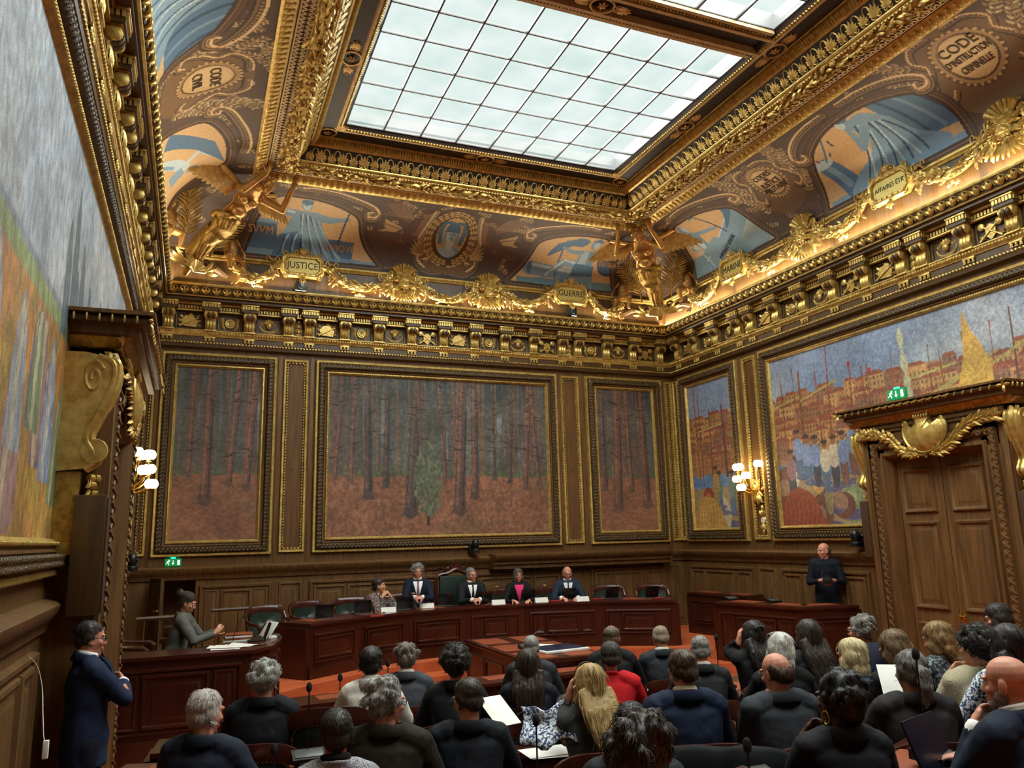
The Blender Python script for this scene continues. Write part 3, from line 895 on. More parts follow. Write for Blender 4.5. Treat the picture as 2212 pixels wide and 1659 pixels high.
def code_medallion(P, x, y, r=1.0):
    P.ell(x, y - 0.12, 0.62 * r, 0.72 * r, '#6d5236')
    for s in (-1, 1):
        volute(P, [(x + s * a * r, y + b * r) for a, b in curve([(0.12, 0.52), (0.36, 0.5), (0.5, 0.3), (0.44, 0.12), (0.54, -0.06), (0.62, -0.3), (0.5, -0.42), (0.42, -0.34)], 5)], 0.05)
        for i in range(9): sprig(P, x + s * (0.55 + 0.05 * (i % 3)) * r, y - 0.5 + 0.13 * i, 0.34, math.pi / 2 - s * (0.6 + 0.12 * (i % 4)), 5, 0.10)
    P.ell(x, y, 0.40 * r, 0.47 * r, '#5a4129'); P.ell(x, y, 0.35 * r, 0.42 * r, '#9a7a4e')
    for k in range(30):
        a = 2 * math.pi * k / 30
        P.ell(x + 0.365 * r * math.cos(a), y + 0.435 * r * math.sin(a), 0.02, 0.02, '#b8976a')
    P.ell(x, y, 0.31 * r, 0.37 * r, '#4a3422'); P.ell(x, y, 0.28 * r, 0.34 * r, '#b99a6c'); P.ell(x - 0.03, y + 0.05, 0.2 * r, 0.24 * r, '#cbb083', 0.8, 0.4)
def genius(P, X, Y, s):
    """brown winged youth painted beside the medallion"""
    B1, B2 = '#5d4030', '#7d5a42'
    P.poly(curve([(X - s * 0.15, Y + 0.35), (X - s * 0.35, Y + 0.62), (X - s * 0.7, Y + 0.6), (X - s * 0.5, Y + 0.4), (X - s * 0.2, Y + 0.2)]), '#6a4f3c')
    for i in range(6): P.line([(X - s * 0.15, Y + 0.32), (X - s * (0.35 + 0.07 * i), Y + 0.6 - 0.05 * i)], 0.025, '#8a6b50', 0.7)
    P.line([(X, Y + 0.3), (X - s * 0.06, Y), (X - s * 0.35, Y - 0.2), (X - s * 0.75, Y - 0.28)], [0.2, 0.19, 0.15, 0.07], B1)
    P.line([(X + s * 0.03, Y + 0.3), (X - s * 0.02, Y + 0.02), (X - s * 0.3, Y - 0.17)], [0.08, 0.08, 0.05], B2)
    P.line([(X - s * 0.1, Y - 0.1), (X - s * 0.5, Y - 0.05), (X - s * 0.8, Y - 0.12)], [0.15, 0.1, 0.06], B1)
    P.line([(X + s * 0.06, Y + 0.32), (X + s * 0.2, Y + 0.05), (X + s * 0.16, Y - 0.2)], [0.1, 0.08, 0.06], B2)
    P.ell(X + s * 0.06, Y + 0.48, 0.09, 0.11, B2); P.ell(X + s * 0.03, Y + 0.54, 0.11, 0.07, '#4b3324')
    P.poly([(X - s * 0.3, Y + 0.1), (X - s * 0.65, Y + 0.25), (X - s * 0.6, Y + 0.05), (X - s * 0.75, Y - 0.02), (X - s * 0.4, Y)], '#b59468'); P.line([(X - s * 0.3, Y + 0.06), (X - s * 0.65, Y + 0.15)], 0.03, '#80633f')
    P.line(curve([(X + s * 0.2, Y + 0.55), (X + s * 0.14, Y + 0.25), (X + s * 0.05, Y - 0.05), (X + s * 0.15, Y - 0.3)]), 0.1, '#8a7250'); P.line(curve([(X + s * 0.18, Y + 0.55), (X + s * 0.12, Y + 0.25), (X + s * 0.03, Y - 0.05)]), 0.03, '#c4ab80')

def cove_map(u0, s_l, s_r):
    """raster -> wall-local coordinates, clipped at the mitred corners"""
    def fn(X, Y):
        d, z = cove_dz(Y)
        u = X + u0
        if s_l is not None: u = np.maximum(u, s_l + d)
        if s_r is not None: u = np.minimum(u, s_r - d)
        return u, -d, z
    return fn
# back cove
u0 = XL
Pb = cove_base(XR - XL)
corner_mural(Pb, lambda c: c, lambda: fig_enthroned(Pb, 2.42, 0.13))
wB = XR - XL
corner_mural(Pb, lambda c: wB - c, lambda: fig_reclining(Pb, wB - 2.5, 0.15))
mx = wB / 2
for s in (-1, 1):
    genius(Pb, mx + s * 0.62, 0.85, -s)
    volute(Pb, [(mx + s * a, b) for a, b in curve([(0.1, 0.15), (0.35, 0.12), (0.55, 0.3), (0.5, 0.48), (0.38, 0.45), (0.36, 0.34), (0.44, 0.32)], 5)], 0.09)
    for i in range(5): Pb.leaf(mx + s * 0.45, 0.45, 0.4 - 0.03 * i, 0.09, math.pi / 2 - s * (0.4 + 0.25 * i), '#8a6f46', '#c0a26e')
Pb.poly([(mx - 0.45, 0.1), (mx + 0.45, 0.1), (mx + 0.3, 0.4), (mx - 0.3, 0.4)], '#6b5030')
Pb.ell(mx, 0.87, 0.47, 0.62, '#4a331f')
for k in range(84):
    a = 2 * math.pi * k / 28
    r_ = 0.37 + 0.045 * (k // 28)
    Pb.leaf(mx + r_ * math.cos(a), 0.87 + r_ * 1.32 * math.sin(a), 0.12, 0.06, a + math.pi / 2 * (1 if math.cos(a) > 0 else -1), '#8d6d3f', '#c5a468')
Pb.ell(mx, 0.89, 0.31, 0.47, '#4b3522'); Pb.ell(mx, 0.89, 0.28, 0.44, '#c29a5c')
wm, im = Pb._win(mx - 0.28, mx + 0.28, 0.45, 1.33), None
X_, Y_ = Pb.X[wm], Pb.Y[wm]
im = ((X_ - mx) / 0.28) ** 2 + ((Y_ - 0.89) / 0.44) ** 2 < 1
def bust():
    P = Pb; Y = 0.45
    P.ell(mx, Y + 0.05, 0.26, 0.2, BM); P.ell(mx - 0.05, Y + 0.12, 0.18, 0.1, BL, 0.7)
    P.line([(mx, Y + 0.2), (mx, Y + 0.4)], 0.12, BL)
    P.ell(mx, Y + 0.48, 0.11, 0.15, BL); P.ell(mx + 0.04, Y + 0.46, 0.07, 0.12, BM, 0.6)
    P.poly([(mx - 0.14, Y + 0.54), (mx + 0.14, Y + 0.54), (mx + 0.12, Y + 0.68), (mx, Y + 0.76), (mx - 0.12, Y + 0.68)], BD)
    for s in (-1, 1):
        P.line(curve([(mx + s * 0.03, Y + 0.74), (mx + s * 0.17, Y + 0.74), (mx + s * 0.22, Y + 0.55), (mx + s * 0.19, Y + 0.3)]), [0.04] + [0.08] * 30, BD)
        P.ell(mx + s * 0.045, Y + 0.5, 0.02, 0.012, BDD); P.line([(mx + s * 0.12, Y + 0.52), (mx + s * 0.12, Y + 0.28)], 0.045, BM)
    P.line([(mx, Y + 0.5), (mx + 0.01, Y + 0.45)], 0.015, BM); P.line([(mx - 0.03, Y + 0.4), (mx + 0.03, Y + 0.4)], 0.012, BDD)
keep(Pb, wm, im, bust)
Pb.build('ceiling', cove_map(XL, XL, XR), FRESCO, kind='structure', mw=WB)
# right and left coves, 10.9 m of each
LN = 10.9
Pr = cove_base(LN)
corner_mural(Pr, lambda c: c, lambda: fig_boat(Pr, 2.55, 0.15))
def big_mural(P, fx, fig):
    half = [(-1.17, 0.11), (-1.12, 0.45), (-1.05, 0.75), (-0.9, 1.0), (-0.72, 1.12), (-0.4, 1.24), (0, 1.28)]
    sh = half + [(-a, b) for a, b in half[-2::-1]]
    w, ins = mural_frame(P, [(fx(6.15 + a), b) for a, b in curve(sh, 4)])
    keep(P, w, ins, fig)
    for s in (-1, 1):
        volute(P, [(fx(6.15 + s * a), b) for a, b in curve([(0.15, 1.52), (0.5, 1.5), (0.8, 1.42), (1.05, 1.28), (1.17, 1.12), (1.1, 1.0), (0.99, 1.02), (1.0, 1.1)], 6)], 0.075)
code_medallion(Pr, 4.33, 1.08, 0.8)
code_medallion(Pr, 7.87, 1.08, 1.0)
big_mural(Pr, lambda c: c, lambda: fig_pensive(Pr, 6.25, 0.14))
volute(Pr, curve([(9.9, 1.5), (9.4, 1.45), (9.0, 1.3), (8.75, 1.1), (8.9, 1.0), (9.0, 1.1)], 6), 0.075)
Pr.build('ceiling', cove_map(-D, -D, None), FRESCO, kind='structure', mw=WR)
Pl = cove_base(LN)
fl_ = lambda c: LN - c
corner_mural(Pl, fl_, lambda: fig_fame(Pl, LN - 2.5, 0.1))
code_medallion(Pl, LN - 4.37, 1.0, 0.9)
big_mural(Pl, fl_, lambda: fig_pensive(Pl, LN - 6.1, 0.14))
code_medallion(Pl, LN - 7.9, 1.08, 0.9)
Pl.build('ceiling', cove_map(D - LN, None, D), FRESCO, kind='structure', mw=WL)

def text_mesh(body, size, fn, depth=0.004, spacing=1.0):
    """lettering laid on a surface: fn(x, y, lift) -> point"""
    cu = bpy.data.curves.new('lettering', 'FONT')
    cu.body = body; cu.size = size; cu.align_x = 'CENTER'; cu.align_y = 'CENTER'; cu.extrude = depth; cu.space_character = spacing
    cu.resolution_u = 3
    o = bpy.data.objects.new('lettering', cu)
    COL.objects.link(o)
    me = bpy.data.meshes.new_from_object(o.evaluated_get(bpy.context.evaluated_depsgraph_get()))
    bpy.data.objects.remove(o)
    for v in me.vertices:
        v.co = fn(v.co.x, v.co.y, v.co.z)
    return me
INK = mat('dark_lettering', '#3a2a18', 0.6)
GINK = mat('gold_lettering', '#c2894a', 0.5)
def cove_text(mw, body, u, s, size, m, rot=0.0, tall=1.3, sp=1.0):
    def fn(x, y, z):
        y *= tall
        a, b = x * math.cos(rot) - y * math.sin(rot), x * math.sin(rot) + y * math.cos(rot)
        t = (s + b) / CLEN * math.pi / 2
        d, zz = CD0 + CA * (1 - math.cos(t)), CZ0 + CBZ * math.sin(t)
        return (u + a, -d - (0.006 + z) * math.cos(t), zz - (0.006 + z) * math.sin(t))
    me = text_mesh(body, size, fn, spacing=sp)
    return obj('lettering', me, m, kind='structure', mw=mw)
cove_text(WB, 'SVVM', XL + 1.72, 0.58, 0.17, GINK)
cove_text(WB, 'CVIQVE', XL + 3.06, 0.38, 0.15, GINK)
cove_text(WB, 'PRO', XL + wB - 1.71, 0.86, 0.12, GINK)
cove_text(WB, 'PATRIA', XL + wB - 1.71, 0.7, 0.12, GINK)
for body, ds in (('CODES', 0.13), ('DE', 0.045), ('JUSTICE', -0.05), ('MILITAIRE', -0.17)):
    cove_text(WR, body, -D + 4.33, 1.08 + ds, 0.06 if body == 'DE' else 0.11, INK)
for body, ds, sz in (('CODE', 0.17, 0.17), ('D’INSTRUCTION', 0.0, 0.12), ('CRIMINELLE', -0.16, 0.12)):
    cove_text(WR, body, -D + 7.87, 1.08 + ds, sz * 0.62 if len(body) > 8 else sz, INK, tall=1.9 if len(body) > 8 else 1.2)
cove_text(WL, 'CODE', D - 4.37, 1.1, 0.14, INK)
cove_text(WL, 'CIVIL', D - 4.37, 0.88, 0.14, INK)
cove_text(WR, 'IMPERAT UNDIS', -D + 2.6, 0.42, 0.09, mat('boat_lettering', '#31475c', 0.6), rot=0.47)

# ------------------------------------------------------------------ gilded entablature round the laylight
UMB2 = mat('black_ground', '#191310', 0.6)
LATT = mat('cream_gilding', '#b39263', 0.5, 0.3, c2='#cdb389', scale=(12, 12, 12))
def inner_cornice(name, mw, u0, u1, m0, m1):
    wood, gold, pale, dark = MB(), MB(), MB(), MB()
    ex = lambda mb, p: extrude(mb, p, u0, u1, m0, m1)
    ex(gold, [(1.49, 7.885), (1.52, 7.868), (1.55, 7.875), (1.60, 7.892), (1.66, 7.935), (1.68, 7.95)])
    ex(wood, [(1.68, 7.95), (1.695, 7.965), (1.89, 7.965)])
    ex(gold, [(1.89, 7.965)] + [(1.975 - 0.085 * math.cos(a), 7.965 - 0.06 * math.sin(a)) for a in np.linspace(0.1, math.pi - 0.1, 7)] + [(2.06, 7.96)])
    ex(gold, [(2.06, 7.955), (2.075, 7.945), (2.10, 7.95), (2.105, 7.965), (2.125, 7.965), (2.14, 7.98), (2.14, 8.0), (2.12, 8.005)])
    ex(dark, [(2.12, 8.0), (2.15, 8.02), (2.27, 8.195)])
    ex(gold, [(2.27, 8.19), (2.29, 8.20), (2.31, 8.22), (2.32, 8.25), (2.34, 8.29), (2.375, 8.31), (2.38, 8.325)])
    ex(wood, [(2.38, 8.325), (2.59, 8.33)])
    ex(pale, [(2.585, 8.33), (2.60, 8.315), (2.635, 8.315), (2.64, 8.33)])
    ex(gold, [(2.64, 8.335), (2.685, 8.335)])
    ex(wood, [(2.685, 8.335), (2.69, 8.345), (2.73, 8.385), (2.73, 8.46)])
    def run(d, sp):
        a, b = u0 + d * m0, u1 - d * m1
        n = max(1, int(round((b - a) / sp)))
        return [a + (i + 0.5) * (b - a) / n for i in range(n)]
    gold.inst(EGG, [T(x, -1.595, 7.895, R(60), 0, 0, (0.075, 0.07, 0.11)) for x in run(1.6, 0.105)])
    gold.inst(LEAF, [T(x + 0.052, -1.535, 7.88, R(60), -math.pi / 2, 0, (0.11, 0.1, 0.05)) for x in run(1.6, 0.105)])
    gold.inst(BEAD, [T(x, -2.09, 7.943, s=(0.02, 0.016, 0.016)) for x in run(2.09, 0.05)])
    gold.inst(BEAD, [T(x, -2.663, 8.33, s=0.02) for x in run(2.66, 0.048)])
    for x in run(1.8, 0.075):                        # pierced lattice on the soffit
        for s in (-1, 1):
            m = T(x, -1.79, 7.958, 0, 0, s * 0.42, (0.011, 0.095, 0.006))
            v = np.array([(-1, -1, -1), (1, -1, -1), (1, 1, -1), (-1, 1, -1), (-1, -1, 1), (1, -1, 1), (1, 1, 1), (-1, 1, 1)], float)
            pale.inst((v, [(3, 2, 1, 0), (4, 5, 6, 7), (0, 1, 5, 4), (1, 2, 6, 5), (2, 3, 7, 6), (3, 0, 4, 7)]), [m])
    ex(pale, [(1.695, 7.962), (1.70, 7.95), (1.715, 7.95), (1.72, 7.962)])
    ex(pale, [(1.865, 7.962), (1.87, 7.95), (1.885, 7.95), (1.89, 7.962)])
    rs = random.Random(5)
    for i, x in enumerate(run(1.975, 0.05)):         # leaf garland
        for k in range(3):
            a = (k + rs.random()) / 3 * math.pi * 0.9 + 0.1
            d, z = 1.975 - 0.085 * math.cos(a), 7.965 - 0.065 * math.sin(a)
            gold.inst(LEAF, [T(x, -d, z, math.pi / 2 - (a - math.pi / 2), rs.uniform(-0.3, 0.3), rs.uniform(-0.7, 0.7), (0.13, 0.12, 0.10))])
        if i % 7 == 3:
            gold.inst(ROSE, [T(x, -1.975, 7.895, R(85), 0, 0, 0.11)])
            gold.inst(BEAD, [T(x + rs.uniform(-0.06, 0.06), -1.975 + rs.uniform(-0.05, 0.05), 7.89, s=0.025) for _ in range(6)])
    for i, x in enumerate(run(2.2, 0.165)):          # palmette frieze, leaning face
        k = 1.0 if i % 2 else 0.8
        gold.inst(PALM, [T(x, -2.155, 8.025, R(34), 0, 0, (0.19 * k, 0.1, 0.17 * k))])
        gold.tube([(x + 0.082 + 0.055 * math.cos(q), -2.19 - 0.06 * math.sin(q), 8.075 + 0.095 * math.sin(q)) for q in np.linspace(math.pi, 0, 7)], 0.01, 4)
    for x in run(2.33, 0.085):
        gold.inst(LEAF, [T(x + e, -2.305, 8.205, R(30)) @ T(0, 0, 0, 0, -math.pi / 2, 0, (0.12, 0.12, 0.06)) for e in (-0.02, 0.02)])
    o = obj(name, wood, UMBER, kind='structure', mw=mw)
    obj('dark_frieze', dark, UMB2, o)
    obj('gilded_moulding', gold, GOLD, o)
    obj('cream_lattice', pale, LATT, o)
    return o
inner_cornice('trim_5', WB, XL, XR, 1, 1)
inner_cornice('trim_6', WR, -D, -2.5, 1, 0)
inner_cornice('trim_7', WL, 2.5, D, 0, 1)

# ------------------------------------------------------------------ laylight
X0, X1 = XL + 2.73, XR - 2.73
BAYS = [(7.29, 10.77), (3.33, 6.75), (0.1, 2.79)]
sl = MB()
sl.box(XL - 0.2, X0, YB - 0.2, D + 0.2, 8.40, 8.62).box(X1, XR + 0.2, YB - 0.2, D + 0.2, 8.40, 8.62)
ys = [(10.77, D + 0.2), (6.75, 7.29), (2.79, 3.33), (YB - 0.2, 0.1)]
for a, b in ys:
    sl.box(X0, X1, a, b, 8.40, 8.62)
obj('ceiling', sl, UMBER, kind='structure')
sr = MB()
for x0_, x1_ in ((XL, X0), (X1, XR)): sr.box(x0_, x1_, YB, 2.5, 7.9, 8.0)
obj('ceiling', sr, UMBER, kind='structure')
m, nt, b, L = nodes('backlit_glass')
tr = nt.nodes.new('ShaderNodeBsdfTransparent'); tr.inputs[0].default_value = (0.97, 1, 0.99, 1)
em = nt.nodes.new('ShaderNodeEmission'); em.inputs[1].default_value = 0.98
mx_ = nt.nodes.new('ShaderNodeMixShader'); mx_.inputs[0].default_value = 0.4
tc = nt.nodes.new('ShaderNodeTexCoord'); nz = nt.nodes.new('ShaderNodeTexNoise'); nz.inputs['Scale'].default_value = 1.6
rp = nt.nodes.new('ShaderNodeValToRGB'); rp.color_ramp.elements[0].color = (0.66, 0.80, 0.75, 1); rp.color_ramp.elements[1].color = (0.98, 1, 1, 1)
rp.color_ramp.elements[0].position = 0.3; rp.color_ramp.elements[1].position = 0.65
L.new(tc.outputs['Object'], nz.inputs['Vector']); L.new(nz.outputs[0], rp.inputs[0]); L.new(rp.outputs[0], em.inputs[0])
L.new(tr.outputs[0], mx_.inputs[1]); L.new(em.outputs[0], mx_.inputs[2]); L.new(mx_.outputs[0], nt.nodes['Material Output'].inputs[0])
PANE = m
for i, (ya, yb) in enumerate(BAYS):
    fr = MB()
    for k in range(9):
        x = X0 + (X1 - X0) * k / 8
        fr.box(x - 0.011, x + 0.011, ya, yb, 8.38, 8.42)
    nr = 6 if i < 2 else 5
    for k in range(nr + 1):
        y = ya + (yb - ya) * k / nr
        fr.box(X0, X1, y - 0.009, y + 0.009, 8.378, 8.415)
    o = obj('window_%d' % (i + 1), fr, UMBER, kind='structure')
    pn = MB()
    for k in range(8):
        for j in range(nr):
            pn.box(X0 + (X1 - X0) * k / 8 + 0.016, X0 + (X1 - X0) * (k + 1) / 8 - 0.016, ya + (yb - ya) * j / nr + 0.013, ya + (yb - ya) * (j + 1) / nr - 0.013, 8.393, 8.397)
    obj('pane', pn, PANE, o)
# cross beams between the bays
for j, (a, b) in enumerate(((6.75, 7.29), (2.79, 3.33))):
    g, p = MB(), MB()
    for y, s in ((a, 1), (b, -1)):
        p.box(X0 - 0.1, X1 + 0.1, min(y + s * 0.1, y + s * 0.145), max(y + s * 0.1, y + s * 0.145), 8.31, 8.40)
        g.inst(BEAD, [T(X0 + 0.048 * i, y + s * 0.07, 8.34, s=0.02) for i in range(int((X1 - X0) / 0.048))])
        p.box(X0, X1, min(y, y + s * 0.05), max(y, y + s * 0.05), 8.33, 8.40)
    o = obj('trim_%d' % (8 + j), p, LATT, kind='structure')
    obj('gilded_beading', g, GOLD, o)
# gilt rosettes on the dark soffit
gr = MB()
for (x, y, rz) in [(X0 - 0.24, 10.77 + 0.24, 0.78), (X1 + 0.24, 10.77 + 0.24, -0.78), (X0 - 0.24, 9.03, 0), (X1 + 0.24, 9.03, 0), (X0 - 0.24, 7.02, 0), (X1 + 0.24, 7.02, 0), (4.15, 10.77 + 0.24, 1.57), (4.15, 7.02, 1.57), (X0 - 0.24, 5.04, 0), (X1 + 0.24, 5.04, 0)]:
    M_ = T(x, y, 8.325, 0, 0, rz) @ Matrix.Rotation(R(90), 4, 'X')
    gr.inst(ROSE, [M_ @ T(0, 0, 0, s=0.13)])
    ring = MB().tube([(0.12 * math.cos(a), 0, 0.15 * math.sin(a)) for a in np.linspace(0, 2 * math.pi, 18)[:-1]], 0.016, 5, closed=True).unit()
    gr.inst(ring, [M_])
    for s in (-1, 1):
        gr.inst(PALM, [M_ @ T(0, 0, s * 0.2, 0, 0 if s > 0 else math.pi, 0, (0.16, 0.08, 0.2))])
        gr.inst(ROSE, [M_ @ T(0, 0, s * 0.34, s=0.07)])
obj('trim_10', gr, GOLDP, kind='structure')
# ------------------------------------------------------------------ framed wall paintings (plain generic scenes of the same size and colours)
def p_forest(w, h, seed):
    P = Paint(w, h, 92, '#4e504b')
    r = random.Random(seed)
    hz = 0.37 * h
    P.blend(np.clip(P.noise(0.8, 0.35, seed, ax=0.4, ay=2.5) , 0, 1), '#6b7064', 0.8)
    P.blend(np.clip(P.noise(0.9, 0.22, seed + 1, ax=0.3, ay=3) - 0.25, 0, 1), '#93a2a6', 0.9)
    P.blend(np.clip((P.Y - 0.8 * h) / (0.2 * h), 0, 1) * (0.75 + P.noise(0.4, 0.15, seed + 9)), '#22302f', 0.85)
    for i in range(int(w * 22)):
        x, wd = r.uniform(0, w), r.uniform(0.015, 0.05)
        c = r.choice(['#714a3a', '#5f4c42', '#785540', '#56504a', '#684534', '#5c5148', '#4c544e'])
        P.line([(x, hz + r.uniform(-0.02, 0.08)), (x + r.uniform(-0.06, 0.06), h)], [wd, wd * 0.8], c, 0.8)
    P.blend(np.clip(1 - abs(P.Y - hz - 0.03) / 0.16, 0, 1) * (0.6 + P.noise(0.4, 0.1, seed + 2)), '#56603a', 0.8)
    P.blend((P.Y < hz + P.noise(0.04, 0.3, seed + 8)).astype(float), '#865a43')
    g = (P.Y < hz).astype(float)
    P.blend(g * np.clip(P.noise(0.9, 0.5, seed + 3, ax=2, ay=0.5), 0, 1), '#734c3a', 0.7)
    P.blend(g * np.clip(P.noise(0.9, 0.4, seed + 4, ax=2, ay=0.5) - 0.4, 0, 1), '#5c6240', 0.9)
    P.blend(g * np.clip(P.noise(0.9, 0.05, seed + 5, ax=2) - 0.2, 0, 1), '#9a6a50', 0.6)
    for i in range(int(w * 3.2)):
        x = (i + r.uniform(0.2, 0.8)) / (w * 3.2) * w
        yb = hz - r.uniform(0.02, 1) ** 1.6 * 0.26 * h
        wd = 0.06 + 0.22 * (hz - yb) / (0.3 * h)
        c1, c2 = r.choice([('#54403a', '#7a5748'), ('#5f463d', '#87594a'), ('#4a403c', '#655046'), ('#664a40', '#8a5a48')])
        ln = r.uniform(-0.12, 0.12)
        P.line([(x, yb), (x + 0.01, yb + 0.22), (x + ln, h)], [wd * 1.1, wd, wd * 0.72], c1)
        P.line([(x - wd * 0.2, yb + 0.1), (x + ln - wd * 0.15, h)], [wd * 0.3, wd * 0.25], c2, 0.8)
        P.line([(x + wd * 0.3, yb + 0.05), (x + ln + wd * 0.25, h * 0.8)], wd * 0.15, '#2c2825', 0.7)
        [P.line([(x + q * wd * 0.3, yb + 0.02), (x + q * wd * 0.75, yb - 0.05 - 0.02 * abs(q))], [wd * 0.35, 0.012], c1) for q in (-1, -0.4, 0.3, 1)]
        for k in range(6):
            y = r.uniform(hz + 0.3, h); s = r.choice((-1, 1))
            P.line([(x + ln * (y - yb) / h, y), (x + s * 0.16, y + r.uniform(-0.03, 0.09))], [0.025, 0.008], '#35291f')
    P.grain(0.16, 0.03, seed + 6, ax=1.4); P.grain(0.12, 0.3, seed + 7)
    return P
def p_forest_big(w, h, seed):
    P = p_forest(w, h, seed)
    x, y = 0.43 * w, 0.07 * h         # a young olive-green fir in the clearing
    r = random.Random(seed + 50)
    P.line([(x, y), (x, y + 0.4)], 0.05, '#3a2c24')
    for i in range(520):
        a, q = r.uniform(0, 6.28), math.sqrt(r.random())
        v = q * math.sin(a)
        P.leaf(x + 0.23 * q * math.cos(a) * (1 - 0.25 * v), y + 0.78 + 0.66 * v, 0.11, 0.045, r.uniform(0.6, 2.5), r.choice(['#585f47', '#656c53', '#4a513f', '#707659', '#525a4c']))
    P.grain(0.14, 0.03, 77, ay=2)
    return P
def houses(P, x0, x1, yb, ym, seed):
    r = random.Random(seed)
    for row in range(6):
        y = yb + (ym - yb) * (1 - row / 6) * 0.85
        x = x0
        while x < x1:
            w_, h_ = r.uniform(0.18, 0.42), r.uniform(0.22, 0.4)
            c = r.choice(['#a87b4c', '#b98d5a', '#9a6a48', '#8d6650', '#b58857', '#a4714d'])
            P.poly([(x, y), (x + w_, y), (x + w_, y + h_), (x, y + h_)], c)
            P.poly([(x, y + h_), (x + w_, y + h_), (x + w_ * 0.8, y + h_ + 0.06), (x + w_ * 0.2, y + h_ + 0.06)], '#8f5440')
            for a in np.arange(x + 0.04, x + w_ - 0.03, 0.07):
                for b in np.arange(y + 0.05, y + h_ - 0.04, 0.09):
                    P.poly([(a, b), (a + 0.025, b), (a + 0.025, b + 0.045), (a, b + 0.045)], '#5c4a48', 0.8)
            x += w_ * 0.95
def p_harbour(w, h, seed):
    P = Paint(w, h, 92, '#8390a6')
    r = random.Random(seed)
    P.blend(np.clip(P.noise(1.0, 0.5, seed, ax=2) , 0, 1), '#b4b3ad', 0.75)
    P.blend(np.clip(P.noise(1.0, 0.9, seed + 1, ax=2) , 0, 1), '#7083a2', 0.7)
    yq = 0.34 * h
    for i in range(int(w * 3)):
        x = r.uniform(0, w); P.ell(x, yq + 0.25, 0.6, r.uniform(0.5, 0.95), '#9a7152', 1, 0.05)
    houses(P, -0.2, w, yq, yq + 0.95, seed)
    P.blend(((P.Y < yq + 0.05) & (P.Y > yq - 0.25)).astype(float), '#5f7fa5'); P.blend(((P.Y < yq + 0.05) & (P.Y > yq - 0.25)) * np.clip(P.noise(1, 0.06, 5, ax=3), 0, 1), '#93a9ba', 0.7)
    P.blend((P.Y < yq - 0.2).astype(float), '#a38c66'); P.blend((P.Y < yq - 0.2) * np.clip(P.noise(1, 0.25, 6, ax=2), 0, 1), '#8b7560', 0.8)
    for i in range(int(w * 3.4)):
        x = (i + r.uniform(0.1, 0.9)) / (w * 3.4) * w
        wd = r.uniform(0.025, 0.075)
        top = h * r.uniform(0.78, 1.0)
        P.line([(x, yq), (x + r.uniform(-0.06, 0.06), top)], [wd, wd * 0.5], r.choice(['#8a4a2f', '#7a5236', '#64473c', '#96563a']))
        if r.random() < 0.25:
            P.line([(x - 0.4, top - 0.5 + r.uniform(-0.2, 0.1)), (x + 0.4, top - 0.33)], 0.035, '#a99a5c')
        if r.random() < 0.3: P.ell(x + 0.02, top - 0.1, 0.03, 0.05, '#a8382c')
    if w > 3:
        P.line(curve([(w * 0.44, yq + 1.75), (w * 0.445, yq + 1.1), (w * 0.45, yq + 0.7), (w * 0.455, yq)]), [0.03, 0.07, 0.12, 0.1] * 8, '#b7b394')
        for x, c in ((w * 0.60, '#c39a4c'),):
            P.poly([(x, yq + 1.75)] + [(x + 0.32 * math.sin(math.pi * t), yq + 1.6 - 1.55 * t) for t in np.linspace(0.1, 0.95, 9)] + [(x - 0.1, yq), (x - 0.6, yq + 0.05), (x - 0.38, yq + 0.35), (x - 0.2, yq + 0.7), (x - 0.06, yq + 1.1)], c)
    for i in range(int(w * 4.2)):           # bales, sacks and baskets on the quay
        x, y = r.uniform(0.1, w - 0.1), r.uniform(0.1, yq - 0.35)
        c = r.choice(['#9c4a34', '#c08f4b', '#6f4a3c', '#b9ad92', '#4b5a78', '#7d8a66', '#8d5f62', '#8a7e9a'])
        rr = r.uniform(0.10, 0.24)
        P.ell(x + rr * 0.7, y - rr * 0.6, rr * 1.3, rr * 0.35, '#5c5878'); P.ell(x, y, rr, rr * r.uniform(0.8, 1.7), c); P.ell(x - rr * 0.2, y + rr * 0.2, rr * 0.6, rr * 0.6, '#d0bb92', 0.35)
    for i in range(int(w * 2.6) + (9 if w > 3 else 0)):           # strollers on the quay, a few strokes each
        x, y = r.uniform(0.3, w - 0.1), r.uniform(0.45, yq - 0.15)
        if w > 3 and i > w * 2.6: x, y = 0.3 + 0.19 * (i - w * 2.6), r.uniform(0.75, yq + 0.15)
        c, c2 = r.choice(['#c9bda0', '#7f8fb0', '#8a6a6c', '#6d7f72', '#a8895a']), r.choice(['#5c6f86', '#8f8058', '#4c4a55', '#7d5a4c'])
        P.ell(x + 0.1, y - 0.32, 0.2, 0.05, '#5c5878', 0.8); P.ell(x, y - 0.13, 0.085, 0.24, c2); P.ell(x, y + 0.14, 0.11, 0.19, c); P.ell(x + 0.01, y + 0.38, 0.055, 0.07, '#8a6248'); P.ell(x, y + 0.43, 0.075, 0.035, '#4a3c36')
    P.poly(curve([(0.0, 0.0), (0.05, 0.35), (0.35, 0.6), (0.7, 0.5), (0.9, 0.2), (1.0, 0.0)]), '#8f4a34' if w > 3 else '#b58a4c'); [P.line(curve([(0.1 * q, 0.0), (0.1 * q + 0.06, 0.22), (0.1 * q + 0.02, 0.42)]), 0.02, '#6f3c2c' if w > 3 else '#c9a668', 0.7) for q in range(9)]
    P.grain(0.14, 0.025, seed + 6); P.grain(0.1, 0.25, seed + 7)
    return P
